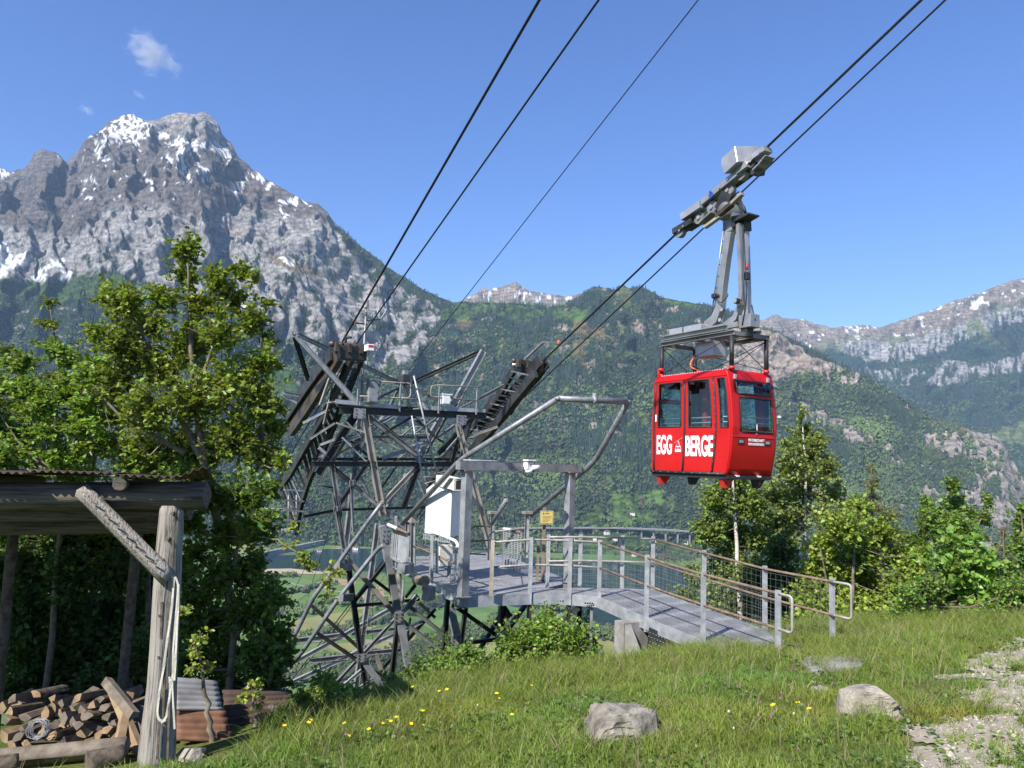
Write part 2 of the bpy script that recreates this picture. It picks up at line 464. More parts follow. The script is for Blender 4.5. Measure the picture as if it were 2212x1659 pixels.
        rgb = blend(rgb, cc*(1+0.2*nl[..., None]), m); forest = np.where(m > 0.3, 0.012, forest)
    # ragged clearings and avalanche lanes
    cl = sstep(.46, .60, fbm(qx/30+qy/60, qy/46, 37., 4)+.10*nz)*(rock < .5)*(qx > 960)*(qy > 700)*(forest > .5)
    rgb = blend(rgb, (C_MEAD*.8+C_TAN*.25)*(1+.25*nz[..., None]), cl*.9); forest = np.where(cl > .4, .06, forest)
    # outcrops scattered in the wood
    oc = sstep(0.50, 0.66, fbm(qx/30, qy/20, 31.0, 4)+0.35*st+0.10*nz)*(rock < .5)*(qy < 960)*(forest > .5)
    cliffband = inpoly(wx, wy, [(1275, 690), (1420, 700), (1520, 740), (1510, 765), (1400, 735), (1290, 712)])*sstep(0.0, 0.25, st+nl)*0.8
    oc = np.maximum(oc, cliffband)
    rgb = blend(rgb, C_SCREE*0.85*(1+.25*st[..., None]), oc); forest = np.where(oc > .35, 0.1, forest)
    # --- right ridge: landslide scar, rock bands and the cliff over the lake
    scar = inpoly(wx, wy, [(1600, 690), (1650, 705), (1700, 732), (1745, 765), (1800, 790), (1780, 800), (1740, 805), (1690, 815), (1660, 862), (1600, 860), (1560, 800), (1570, 740)])
    bush = sstep(0.25, 0.45, fbm(qx/16, qy/16, 41.0, 4)+0.2*nl-0.2*(qy > 770))
    rgb = blend(rgb, C_SCREE*(1+.18*st[..., None]+.1*nz[..., None]), scar*(1-bush*0.75)); forest = np.where(scar, np.where(bush > .6, .12, 0), forest)
    for poly, th in (([(1700, 870), (1760, 880), (1850, 925), (1960, 985), (1950, 1010), (1850, 960), (1760, 920), (1700, 890)], -0.05),
                     ([(1780, 785), (1850, 800), (1880, 815), (1930, 850), (1890, 855), (1840, 830), (1780, 825)], 0.05),
                     ([(1990, 935), (2100, 930), (2170, 930), (2260, 960), (2330, 1100), (2330, 1300), (2190, 1200), (2130, 1110), (2090, 1075), (2110, 1020), (2080, 990), (2000, 965)], -0.28),
                     ([(1940, 985), (2040, 1005), (2070, 1030), (2010, 1020)], 0.0), ([(1980, 1050), (2090, 1060), (2110, 1100), (2060, 1095), (2000, 1080)], -0.15),
                     ([(1720, 1020), (1790, 1040), (1830, 1080), (1760, 1075)], 0.05), ([(1880, 1070), (1960, 1090), (1950, 1125), (1890, 1110)], 0.0),
                     ([(2020, 1120), (2212, 1140), (2300, 1300), (2100, 1300)], 0.15), ([(1550, 900), (1660, 960), (1690, 1000), (1600, 990)], 0.15),
                     ([(1540, 690), (1640, 710), (1640, 760), (1560, 740)], 0.0)):
        m = inpoly(wx, wy, poly)*sstep(th-0.08, th+0.10, nl*0.6+st*0.55+0.25*nz)
        rgb = blend(rgb, (C_SCREE*0.7+C_LIME*0.3)*(1.08+.22*st[..., None]+.1*nz[..., None]), m*0.95); forest = np.where(m > .4, 0, forest)
    return np.clip(rgb, 0.005, 0.92), forest

CREST = [(-400, 430, 4700), (-100, 380, 4700), (0, 362, 4700), (20, 372, 4700), (60, 358, 4690), (75, 328, 4680), (95, 320, 4670), (120, 330, 4650), (145, 352, 4600), (165, 330, 4560), (195, 297, 4500), (215, 283, 4470), (235, 262, 4440), (265, 250, 4410), (285, 247, 4400), (320, 262, 4360), (345, 258, 4340), (375, 246, 4320), (400, 243, 4310), (415, 247, 4300), (435, 240, 4290), (455, 248, 4280), (470, 262, 4260), (480, 290, 4250), (500, 310, 4230), (515, 340, 4200), (550, 368, 4160), (600, 400, 4100), (640, 422, 4050), (660, 436, 4030), (690, 440, 4000), (710, 460, 3970), (725, 482, 3950), (745, 502, 3920), (790, 540, 3860), (840, 578, 3800), (880, 603, 3760), (910, 622, 3740), (950, 640, 3720), (980, 652, 3720),
         (1040, 655, 3750), (1100, 656, 3760), (1160, 658, 3760), (1210, 662, 3740), (1250, 640, 3700), (1275, 625, 3690), (1300, 622, 3690), (1330, 624, 3690), (1345, 614, 3690), (1360, 622, 3690), (1385, 621, 3680), (1400, 628, 3660), (1430, 640, 3620), (1500, 655, 3560), (1540, 665, 3500), (1600, 683, 3440), (1640, 700, 3400), (1700, 728, 3320), (1760, 760, 3240), (1800, 780, 3200), (1840, 800, 3150), (1880, 815, 3100), (1920, 840, 3050), (1960, 870, 3000), (2000, 893, 2950), (2050, 914, 2900), (2100, 928, 2850), (2150, 943, 2800), (2168, 960, 2780), (2190, 1000, 2750), (2220, 1045, 2700), (2300, 1130, 2650), (2400, 1180, 2600), (2600, 1185, 2600)]

def foot_main(px):
    return np.interp(px, [-400, 560, 900, 1500, 1700, 2000, 2212, 2600], [2350, 2330, 2330, 2330, 2250, 2150, 2080, 2060])

MAIN_P, MAIN_F = mountain('mountain_slope', CREST, foot_main, 780, 280,
    lambda px: np.interp(px, [-400, 600, 950, 1100, 1600, 2100, 2300], [150, 140, 100, 95, 90, 60, 30]), cover_main,
    'snow streaked grey massif running into forested slopes above the lake')

def cover_peak(qx, qy, P, tf, g, c):
    nz = fbm(qx/9, qy/9, 2.0, 4); st = fbm(qx/6, qy/22, 5.0, 4); nl = fbm(qx/40, qy/40, 3.0, 4)
    rgb = np.empty(qx.shape+(3,)); rgb[:] = C_SCREE*0.6+C_SCHIST*0.4
    rgb = rgb*(1+.3*st[..., None]+.1*nz[..., None])
    sn = sstep(.24, .36, fbm(qx/14+qy/20, qy/9, 17., 4)+.2*((qx > 1120) & (qx < 1200))-.26)*(qy > 618)
    rgb = blend(rgb, C_SNOW, sn)
    rgb = blend(rgb, C_MEAD, sstep(645, 665, qy+nl*8))
    return np.clip(rgb, .01, .9), np.zeros(qx.shape)

mountain('distant_peak', [(900, 690, 5600), (985, 655, 5600), (1000, 650, 5600), (1018, 640, 5600), (1030, 630, 5600), (1045, 622, 5600), (1060, 627, 5600), (1075, 622, 5600), (1095, 617, 5600), (1115, 610, 5600), (1130, 621, 5600), (1150, 628, 5600), (1180, 632, 5600), (1215, 640, 5600), (1245, 636, 5600), (1265, 630, 5600), (1290, 640, 5600), (1310, 655, 5600), (1400, 700, 5600)],
         lambda px: np.full(px.shape, 3900.), 260, 60, lambda px: np.full(px.shape, 120.), cover_peak, 'small grey summit with snow patches behind the forested mountain', x0=900, x1=1400)

def cover_right(qx, qy, P, tf, g, c):
    wx = qx+fbm(qx/22, qy/22, 1.0, 4)*8; wy = qy+fbm(qx/22, qy/22, 6.0, 4)*8
    nz = fbm(qx/9, qy/9, 2.0, 4); nl = fbm(qx/40, qy/40, 3.0, 4); st = fbm(qx/7, qy/30, 5.0, 4)
    rgb = np.empty(qx.shape+(3,)); rgb[:] = C_SCREE*.45+C_TAN*.35+C_SCHIST*.2
    rgb = rgb*(1+.2*nl[..., None]+.15*st[..., None])
    tl = np.interp(wx, [1500, 1750, 1830, 1900, 1960, 2050, 2130, 2212, 2500], [790, 765, 745, 752, 745, 720, 690, 665, 600])
    fo = sstep(-4, 10, wy-tl+nl*14)
    rgb = blend(rgb, C_MEAD*.8+C_TAN*.2, sstep(-26, -8, wy-tl+nl*12)*.6)
    rgb = blend(rgb, C_FOREST*1.3, fo)
    forest = fo.copy()
    band = inpoly(wx, wy, [(1800, 738), (1880, 735), (1950, 745), (2020, 715), (2100, 690), (2212, 655), (2500, 590), (2500, 640), (2212, 690), (2120, 718), (2040, 755), (1960, 778), (1900, 780), (1840, 768)])
    m = band*sstep(-0.35, -0.05, st*.8+nl*.4)
    m2 = inpoly(wx, wy, [(2000, 830), (2040, 775), (2100, 790), (2212, 765), (2500, 730), (2500, 770), (2212, 800), (2100, 815), (2040, 830)])*sstep(-.25, .05, st*.8+nl*.4)
    m3 = inpoly(wx, wy, [(1850, 800), (1950, 795), (2000, 800), (1960, 830), (1900, 822)])*sstep(.05, .3, st*.8+nl*.4)
    k = np.maximum(np.maximum(m, m2), m3)
    rgb = blend(rgb, C_LIME*(1+.2*st[..., None]), k); forest = np.where(k > .3, 0, forest)
    mm = inpoly(wx, wy, [(2080, 690), (2130, 700), (2160, 740), (2110, 745), (2090, 720)])*sstep(-.2, 0, nl)+inpoly(wx, wy, [(2110, 940), (2260, 900), (2260, 960), (2150, 960)])
    rgb = blend(rgb, C_MEAD*.8+C_TAN*.4, np.clip(mm, 0, 1)*.9); forest = np.where(mm > .4, 0, forest)
    sn = (sstep(.60, .68, fbm(qx/20, qy/7, 19., 4)+.2*nz)*(wy < tl-16)*(wx > 1700) +
          inpoly(wx, wy, [(2098, 655), (2125, 638), (2128, 650), (2100, 668)])+inpoly(wx, wy, [(1820, 706), (1870, 700), (1880, 712), (1830, 718)])*sstep(-.1, .1, nz+st))
    rgb = blend(rgb, C_SNOW, np.clip(sn, 0, 1))
    return np.clip(rgb, .01, .9), forest

RIGHT_P, RIGHT_F = mountain('distant_ridge', [(1450, 760, 7727), (1560, 720, 7727), (1620, 696, 7727), (1650, 690, 7727), (1662, 685, 7727), (1677, 679, 7727), (1692, 688, 7727), (1735, 690, 7727), (1762, 700, 7589), (1800, 707, 7451), (1830, 704, 7451), (1870, 702, 7451), (1900, 706, 7313), (1930, 697, 7175), (1980, 680, 7037), (2030, 660, 6899), (2080, 644, 6830), (2120, 630, 6761), (2170, 612, 6692), (2212, 600, 6623), (2520, 520, 6209)],
         lambda px: np.full(px.shape, 4400.), 420, 190, lambda px: np.full(px.shape, 150.), cover_right, 'hazy brown ridge with pale rock bands and snow patches', x0=1450, x1=2520)

# ------------------------------------------------------------------ valley floor, lake
def flat_poly(name, pts_px, z, mat, label=None, cat=None, kind='structure'):
    P = at_z([p[0] for p in pts_px], [p[1] for p in pts_px], z)
    bm = bmesh.new()
    vs = [bm.verts.new(p) for p in P]
    f = bm.faces.new(vs)
    if f.normal.z < 0: f.normal_flip()
    bm.normal_update()
    for fc in bm.faces:
        if fc.normal.z < 0: fc.normal_flip()
    me = bpy.data.meshes.new(name); bm.to_mesh(me); bm.free()
    o = link(name, me, mat); tag(o, label, cat, None, kind)
    return o

def valley_mat():
    m, nt, b = newmat('valley_fields')
    tc = N(nt, 'ShaderNodeTexCoord')
    mp = N(nt, 'ShaderNodeMapping'); mp.inputs['Scale'].default_value = (1, .42, 1); mp.inputs['Rotation'].default_value = (0, 0, .5)
    nt.links.new(tc.outputs['Object'], mp.inputs[0])
    v = N(nt, 'ShaderNodeTexVoronoi'); v.inputs['Scale'].default_value = 0.0075
    nt.links.new(mp.outputs[0], v.inputs['Vector'])
    sp = N(nt, 'ShaderNodeSeparateColor'); nt.links.new(v.outputs['Color'], sp.inputs[0])
    r = ramp(nt, sp.outputs[0], [(0, (.075, .13, .035)), (.3, (.11, .17, .045)), (.55, (.14, .19, .05)), (.72, (.09, .16, .05)), (.88, (.20, .20, .07)), (.97, (.29, .21, .11))])
    r.color_ramp.interpolation = 'CONSTANT'
    t = noise_tex(nt, .03, 8)
    r2 = ramp(nt, t.outputs['Fac'], [(.3, (.8,)*3), (.7, (1.2,)*3)])
    mx = N(nt, 'ShaderNodeMix', data_type='RGBA', blend_type='MULTIPLY'); mx.inputs[0].default_value = 1
    nt.links.new(r.outputs[0], mx.inputs[6]); nt.links.new(r2.outputs[0], mx.inputs[7]); nt.links.new(mx.outputs[2], b.inputs['Base Color'])
    b.inputs['Roughness'].default_value = 1; b.inputs['Specular IOR Level'].default_value = .1
    return m

def quad_sheet(name, x0, x1, y0, y1, z, mat, kind='structure', nx=2, ny=2):
    X, Y = np.meshgrid(np.linspace(x0, x1, nx), np.linspace(y0, y1, ny))
    P = np.stack([X.ravel(), Y.ravel(), np.full(X.size, z)], -1)
    i = np.arange(nx*ny).reshape(ny, nx)
    q = np.stack([i[:-1, :-1], i[:-1, 1:], i[1:, 1:], i[1:, :-1]], -1).reshape(-1, 4)
    o = link(name, mesh_np(name, P, q), mat); tag(o, None, None, None, kind)
    return o

quad_sheet('valley_floor', -9000, 9000, -2000, 9000, LAKE_Z, valley_mat())
mat_water, nt, b = newmat('lake_water')
b.inputs['Base Color'].default_value = (.008, .030, .040, 1); b.inputs['Roughness'].default_value = .12; b.inputs['IOR'].default_value = 1.33
t = noise_tex(nt, .35, 4, vec_scale=(1, .5, 1)); bump(nt, b, t.outputs['Fac'], .25, .3)
LAKE_PX = [(480, 1215), (540, 1203), (640, 1198), (700, 1186), (800, 1185), (900, 1186), (1000, 1190), (1110, 1197), (1180, 1205), (1260, 1210), (1330, 1213), (1380, 1220), (1480, 1224), (1560, 1216), (1650, 1212), (1800, 1212), (2212, 1222), (2700, 1240), (2900, 1500), (1900, 1420), (1500, 1395), (1380, 1385), (1330, 1368), (1290, 1360), (1225, 1340), (1180, 1322), (1120, 1312), (1060, 1300), (960, 1262), (880, 1240), (830, 1236), (760, 1232), (700, 1236), (640, 1234), (600, 1228), (540, 1228), (480, 1228)]
flat_poly('lake', LAKE_PX, LAKE_Z+.6, mat_water)
mat_sand = noisy('sand', (.30, .23, .15), (.42, .34, .24), .05, .95)
flat_poly('sandbank', [(1165, 1318), (1190, 1316), (1215, 1330), (1240, 1338), (1232, 1344), (1195, 1338), (1172, 1334)], LAKE_Z+1.0, mat_sand)
flat_poly('shore_strip', [(560, 1229), (630, 1228), (690, 1234), (760, 1231), (690, 1240), (620, 1240), (570, 1236)], LAKE_Z+1.0, mat_sand)
mat_field_a = noisy('field_bare', (.24, .17, .09), (.33, .25, .14), .02, 1)
mat_field_b = noisy('field_gold', (.17, .17, .055), (.23, .22, .07), .015, 1)
mat_field_c = noisy('field_green', (.085, .15, .035), (.12, .185, .045), .012, 1)
for i, (pts, mt) in enumerate((([(660, 1265), (720, 1248), (770, 1255), (765, 1268), (730, 1262), (680, 1268)], mat_field_a), ([(760, 1290), (830, 1275), (830, 1290), (770, 1300)], mat_field_a),
        ([(815, 1262), (840, 1266), (832, 1274), (812, 1272)], mat_field_a),
        ([(630, 1340), (740, 1322), (860, 1330), (800, 1360), (640, 1375)], mat_field_b), ([(700, 1395), (900, 1370), (880, 1420), (760, 1425)], mat_field_b),
        ([(900, 1345), (1040, 1325), (1130, 1322), (1090, 1348), (960, 1372)], mat_field_c), ([(930, 1410), (1060, 1380), (1200, 1380), (1230, 1430), (900, 1450)], mat_field_b),
        ([(560, 1250), (640, 1242), (690, 1262), (640, 1300), (540, 1310)], mat_field_c))):
    flat_poly('field', pts, LAKE_Z+.3+.05*i, mt)

# ------------------------------------------------------------------ far woods
def blob_mesh(name, conifer, seed):
    r = np.random.default_rng(seed)
    V = []; Fc = []
    if conifer:
        lv = 4; sd = 6
        for k in range(lv):
            z0 = 0.08+0.21*k; z1 = z0+0.36 if k < lv-1 else 1.0
            rr = 0.17*(1-0.2*k)
            b0 = len(V)
            for a in range(sd):
                an = a*2*math.pi/sd+k*.5+r.uniform(-.2, .2); q = rr*r.uniform(.75, 1.2)
                V.append((q*math.cos(an), q*math.sin(an), z0+r.uniform(-.03, .03)))
            V.append((0, 0, min(z1, 1.0)))
            for a in range(sd): Fc.append((b0+a, b0+(a+1) % sd, b0+sd))
    else:
        for k in range(8):
            c = np.array([r.uniform(-.30, .30), r.uniform(-.30, .30), r.uniform(.30, .88)]) if k else np.array([0, 0, .5])
            s = r.uniform(.12, .22) if k else .30
            bm = bmesh.new(); bmesh.ops.create_icosphere(bm, subdivisions=1, radius=s)
            b0 = len(V)
            for v in bm.verts: V.append(tuple(c+np.array(v.co)*r.uniform(.75, 1.2)))
            for f in bm.faces: Fc.append(tuple(b0+v.index for v in f.verts))
            bm.free()
    return mesh_np(name, np.array(V), np.array(Fc))

mat_farleaf = leaf_mat('far_foliage', (1, 1, 1), .12, .7, True)
me_con = blob_mesh('far_conifer', True, 1); me_con.materials.append(mat_farleaf)
me_bro = blob_mesh('far_broadleaf', False, 2); me_bro.materials.append(mat_farleaf)

def scatter_forest(P, Fm, n, seed, con_frac, hmin, hmax, xr=(-200, 2420), yr=(380, 1300)):
    r = np.random.default_rng(seed)
    rows, cols = Fm.shape
    i = r.integers(11, rows-1, n*3); j = r.integers(0, cols-1, n*3)
    a = r.random(n*3)[:, None]; bb = r.random(n*3)[:, None]
    p = P[i, j]*(1-a)*(1-bb)+P[i+1, j]*a*(1-bb)+P[i, j+1]*(1-a)*bb+P[i+1, j+1]*a*bb
    qx, qy = proj(p)
    keep = (r.random(n*3) < Fm[i, j]) & (qx > xr[0]) & (qx < xr[1]) & (qy > yr[0]) & (qy < yr[1])
    # area weighting so that near slopes are not overfull
    p = p[keep][:n]; qx = qx[keep][:n]; qy = qy[keep][:n]
    mixn = fbm(p[:, 0]/260, p[:, 2]/200, 3., 3)
    con = r.random(len(p)) < np.clip(con_frac(qx, qy)+mixn*.75, .03, .97)
    h = (hmin+(hmax-hmin)*r.random(len(p))**1.5)*(1+.2*mixn)*np.where(con, 1.15, .85)
    return p, con, h

def tints(p, con, r):
    n = len(p)
    v = r.uniform(.75, 1.25, n)[:, None]
    pn = fbm(p[:, 0]/150, p[:, 2]/110, 7., 3)[:, None]+.5*fbm(p[:, 0]/500, p[:, 2]/300, 9., 2)[:, None]
    tc = np.array([.022, .044, .026])*v
    tb = (np.array([.082, .120, .036])*np.clip(1+.6*pn, .4, 1.9))*v
    bare = (r.random(n) < .30*sstep(-.1, .5, fbm(p[:, 0]/90, p[:, 2]/70, 15., 3)))[:, None]
    tb = np.where(bare, np.array([.085, .075, .055])*v, tb)
    return np.where(con[:, None], tc, tb)

r_ = np.random.default_rng(11)
cf_main = lambda qx, qy: np.where(qx < 960, np.where(qy < 720, .75, .25), np.clip(1.0-(qy-680)/420., .32, .97))
pA, cA, hA = scatter_forest(MAIN_P, MAIN_F, 92000, 21, cf_main, 9, 22)
pB, cB, hB = scatter_forest(RIGHT_P, RIGHT_F, 22000, 22, lambda qx, qy: np.clip(.9-(qy-760)/260., .2, .9), 16, 28)
# valley woods: belts and copses between the fields, traced as bands of the plain
VB = [((560, 1330), (700, 1318), 10, 260), ((640, 1385), (850, 1335), 9, 300), ((700, 1300), (830, 1306), 9, 200), ((880, 1325), (960, 1300), 10, 200), ((860, 1440), (1010, 1370), 26, 900),
      ((700, 1440), (900, 1415), 14, 450), ((1020, 1370), (1180, 1340), 16, 500), ((1060, 1340), (1230, 1352), 10, 300), ((1130, 1330), (1350, 1380), 14, 500), ((560, 1250), (640, 1245), 3, 80), ((930, 1270), (1010, 1285), 8, 150),
      ((600, 1460), (900, 1470), 20, 700), ((900, 1490), (1300, 1430), 30, 900), ((560, 1180), (760, 1172), 7, 350), ((760, 1176), (960, 1180), 6, 300), ((960, 1182), (1200, 1186), 5, 260), ((1200, 1180), (1420, 1190), 8, 420), ((1380, 1205), (1500, 1205), 8, 300), ((1180, 1312), (1230, 1320), 5, 120), ((640, 1280), (720, 1262), 2, 60), ((540, 1290), (660, 1280), 2, 60)]
vp = []
for (a, b2, w, n) in VB:
    t = r_.random(n); x = a[0]+(b2[0]-a[0])*t+r_.normal(0, 4, n); y = a[1]+(b2[1]-a[1])*t+r_.normal(0, w*.45, n)
    vp.append(at_z(x, y, LAKE_Z))
vp = np.concatenate(vp); cV = r_.random(len(vp)) < .12; hV = r_.uniform(7, 15, len(vp))
pts = np.concatenate([pA, pB, vp]); con = np.concatenate([cA, cB, cV]); hh = np.concatenate([hA, hB, hV])
tn = tints(pts, con, r_)
for nm, msk, me, lab in (('conifer_forest', con, me_con, 'dark conifers covering the far mountain slopes'), ('broadleaf_forest', ~con, me_bro, 'bright spring broadleaf wood covering far slopes and valley belts')):
    p = pts[msk]; h = hh[msk]; n = len(p)
    wd = r_.uniform(.85, 1.2, n) if nm[0] == 'c' else r_.uniform(.75, 1.05, n)
    instancer(nm, p-np.array([0, 0, 1.0]), np.stack([h*wd, h*wd, h], -1), r_.uniform(0, 6.28, n), tn[msk], me, lab, 'forest')

# ------------------------------------------------------------------ the air
hz, nt, b = newmat('haze_air')
nt.nodes.remove(b)
pv = N(nt, 'ShaderNodeVolumePrincipled')
pv.inputs['Color'].default_value = (.45, .68, 1.0, 1); pv.inputs['Density'].default_value = 4.6e-5; pv.inputs['Anisotropy'].default_value = 0.0
nt.links.new(pv.outputs[0], nt.nodes['Material Output'].inputs['Volume'])
bm = bmesh.new(); bmesh.ops.create_cube(bm, size=1)
for v in bm.verts:
    v.co = Vector((v.co.x*20000, 2500+v.co.y*16000, -272+(v.co.z+.5)*2446))
me = bpy.data.meshes.new('haze'); bm.to_mesh(me); bm.free()
tag(link('haze', me, hz), 'thin blue summer haze filling the valley air', None, None, 'stuff')
# ================================================================== near hill
def ground_plane(x, y): return -1.63-.12*y+.10*x
def edge_y(x): return np.interp(x, [-60, -8, -3, -2.2, -1.15, -.2, .8, 2, 3, 4, 6, 9, 14, 60], [12, 9.8, 9.3, 9.3, 10.3, 11.2, 11.1, 11.2, 11.9, 13, 14.2, 14.8, 16.5, 30])
def ground_z(x, y):
    x = np.asarray(x, float); y = np.asarray(y, float)
    yc = np.maximum(y, -6.0)
    d = y-edge_y(x)
    ye = np.where(d > 0, edge_y(x), yc)
    z = -1.63-.12*ye+.10*np.clip(x, -25, 25)
    drop = np.where(d > 0, .80*(np.sqrt(d*d+1.2)-1.095), 0)
    z = z-np.minimum(drop, 262+z)
    return z+fbm(x/2.2, y/2.2, 3., 3)*.035
def atg(px, py):                      # sight line on the sloping meadow
    d = ray(px, py)
    t = -1.63/(d[..., 2]+.12*d[..., 1]-.10*d[..., 0])
    P = d*t[..., None]
    P[..., 2] = ground_z(P[..., 0], P[..., 1])
    return P

def axis(parts): return np.unique(np.concatenate([np.linspace(*p) for p in parts]).round(3))
gx = axis([(-420, -60, 14), (-60, -8, 27), (-8, 14, 140), (14, 60, 24), (60, 420, 14)])
gy = axis([(-160, -8, 16), (-8, 4, 20), (4, 18, 110), (18, 60, 40), (60, 420, 40)])
X, Y = np.meshgrid(gx, gy)
Zg = ground_z(X, Y)
P = np.stack([X, Y, Zg], -1)
i = np.arange(X.size).reshape(X.shape)
q = np.stack([i[:-1, :-1], i[:-1, 1:], i[1:, 1:], i[1:, :-1]], -1).reshape(-1, 4)
me = mesh_np('ground', P.reshape(-1, 3), q, True)
m_ground, nt, b = newmat('meadow_soil')
t = noise_tex(nt, 2.3, 9, .7); t2 = noise_tex(nt, 21, 4, .7)
r = ramp(nt, t.outputs['Fac'], [(.3, (.05, .075, .018)), (.5, (.09, .12, .028)), (.72, (.16, .13, .055))])
r2 = ramp(nt, t2.outputs['Fac'], [(.3, (.6,)*3), (.7, (1.35,)*3)])
mx = N(nt, 'ShaderNodeMix', data_type='RGBA', blend_type='MULTIPLY'); mx.inputs[0].default_value = 1
nt.links.new(r.outputs[0], mx.inputs[6]); nt.links.new(r2.outputs[0], mx.inputs[7]); nt.links.new(mx.outputs[2], b.inputs['Base Color'])
b.inputs['Roughness'].default_value = 1; b.inputs['Specular IOR Level'].default_value = .1
bump(nt, b, t2.outputs['Fac'], .6, .03)
tag(link('ground', me, m_ground), None, None, None, 'structure')

# gravel track at the right
PATH_PX = [(2330, 1350), (2160, 1385), (2095, 1420), (2070, 1455), (2100, 1490), (2075, 1530), (2010, 1570), (1965, 1610), (1900, 1670), (1850, 1760), (2600, 1760), (2600, 1400)]
pp = atg(np.array([p[0] for p in PATH_PX], float), np.array([p[1] for p in PATH_PX], float))[:, :2]
px_, py_ = np.meshgrid(np.arange(2.4, 9.5, .05), np.arange(4.4, 13.0, .05))
wx_ = px_+fbm(px_*1.6, py_*1.6, 2., 4)*.28; wy_ = py_+fbm(px_*1.6, py_*1.6, 9., 4)*.28
PMASK = inpoly(wx_, wy_, pp) & (fbm(px_*2.2, py_*2.2, 5., 4) < .50)
def on_path(x, y):
    ii = np.clip(((y-4.4)/.05).astype(int), 0, PMASK.shape[0]-1); jj = np.clip(((x-2.4)/.05).astype(int), 0, PMASK.shape[1]-1)
    return PMASK[ii, jj] & (x > 2.4) & (x < 9.5) & (y > 4.4) & (y < 13)
zz = ground_z(px_, py_)+.012+fbm(px_*9, py_*9, 3., 2)*.004
cell = PMASK[:-1, :-1]
i = np.arange(px_.size).reshape(px_.shape)
q = np.stack([i[:-1, :-1], i[:-1, 1:], i[1:, 1:], i[1:, :-1]], -1)[cell]
used, inv = np.unique(q.ravel(), return_inverse=True)
V = np.stack([px_.ravel(), py_.ravel(), zz.ravel()], -1)[used]
m_gravel = noisy('gravel', (.26, .222, .165), (.37, .325, .25), 28, .95, bmp=.8, bdist=.02, detail=8)
tag(link('gravel_path', mesh_np('gravel_path', V, inv.reshape(-1, 4), True), m_gravel), None, None, None, 'structure')
# loose stones on the track
r_ = np.random.default_rng(31)
bm = bmesh.new(); bmesh.ops.create_icosphere(bm, subdivisions=1, radius=1.0)
for v in bm.verts: v.co *= r_.uniform(.7, 1.15)
for v in bm.verts: v.co.z *= .6
me_peb = bpy.data.meshes.new('pebble'); bm.to_mesh(me_peb); bm.free()
m_peb, nt, b = newmat('pebble_stone')
a = N(nt, 'ShaderNodeAttribute', attribute_name='tint', attribute_type='INSTANCER'); nt.links.new(a.outputs[0], b.inputs['Base Color']); b.inputs['Roughness'].default_value = .9
me_peb.materials.append(m_peb)
n = 20000
x = r_.uniform(2.4, 9.5, n); y = r_.uniform(4.4, 13, n); k = on_path(x, y)
x = x[k]; y = y[k]; n = len(x)
tnt = np.array([.35, .31, .25])*r_.uniform(.6, 1.3, n)[:, None]
instancer('loose_gravel', np.stack([x, y, ground_z(x, y)+.014], -1), r_.gamma(2.2, .0035, n)+.003, r_.uniform(0, 6, n), tnt, me_peb, 'pale loose stones scattered on the gravel track', 'gravel')
# ================================================================== steel helpers
UH = np.array([-.50074, .86560, 0.0])       # along the ropes, downhill
VH = np.array([.86560, .50074, 0.0])        # across the ropes, to the right
SLOPE = .43474
def c1(x, y): return 1316.6+.26454*x, 274.3+.26454*y
def c2(x, y): return 1344.0+.26450*x, 630.9+.26450*y
def c3(x, y): return 576.0+.31410*x, 630.9+.31410*y
def c4(x, y): return 850.3+.31420*x, 795.5+.31420*y
def c5(x, y): return 548.6+.26452*x, 1069.8+.26452*y
def c6(x, y): return 1097.2+.34720*x, 1069.8+.34720*y
def on_u(p, k):                              # where the sight line meets the vertical plane u = k
    d = ray(*p); return d*(k/(d @ UH))
def on_v(p, k):
    d = ray(*p); return d*(k/(d @ VH))
def uvz(u, v, z): return UH*u+VH*v+np.array([0, 0, z])

m_galv = noisy('galvanised_steel', (.19, .195, .20), (.34, .345, .35), 5, .55, .35, bmp=.05, detail=8, c2=(.30, .25, .20), p2=.8)
m_galv2 = noisy('galvanised_bright', (.27, .285, .30), (.42, .435, .45), 6, .5, .35, bmp=.05, detail=8)
m_tower = noisy('weathered_steel', (.10, .104, .104), (.24, .243, .24), 2.4, .6, .25, detail=8, c2=(.30, .28, .24), p2=.75)
m_dark = noisy('dark_steel', (.016, .017, .017), (.048, .048, .046), 3, .55, .2, detail=8)  # on the tower also carries the shade of members that look black
m_tan = noisy('stained_steel', (.20, .18, .15), (.36, .33, .28), 2.2, .65, .15, detail=8)
m_grease = noisy('greasy_rusty_steel', (.022, .018, .014), (.10, .075, .05), 4, .5, .2, detail=8, c2=(.17, .11, .06), p2=.72)
m_rust = noisy('rusty_pipe', (.12, .075, .05), (.22, .16, .115), 9, .8, .05, detail=8, c2=(.34, .30, .26), p2=.7)
m_white = noisy('white_paint', (.70, .70, .68), (.80, .80, .78), 3, .45)
m_black = noisy('black_rubber', (.012, .012, .012), (.025, .025, .025), 8, .6)
m_redp, nt, b = newmat('red_plastic'); b.inputs['Base Color'].default_value = (.55, .02, .015, 1)
m_orange, nt, b = newmat('orange_lamp_glass'); b.inputs['Base Color'].default_value = (.65, .16, .06, 1)
m_pipe = noisy('pipe_galvanised', (.15, .16, .17), (.27, .28, .29), 10, .5, .4, detail=8)
m_conc = noisy('concrete', (.19, .182, .165), (.31, .295, .27), 4, .9, bmp=.2, detail=8, c2=(.20, .19, .15), p2=.75)

def axes(A, B, up=(0, 0, 1)):
    d = np.asarray(B, float)-np.asarray(A, float); L = np.linalg.norm(d); d = d/L
    up = np.asarray(up, float)
    if abs(d @ up) > .98: up = np.array([1., 0, 0]) if abs(d[0]) < .9 else np.array([0, 1., 0])
    x = np.cross(up, d); x /= np.linalg.norm(x); y = np.cross(d, x)
    return x, y, d, L

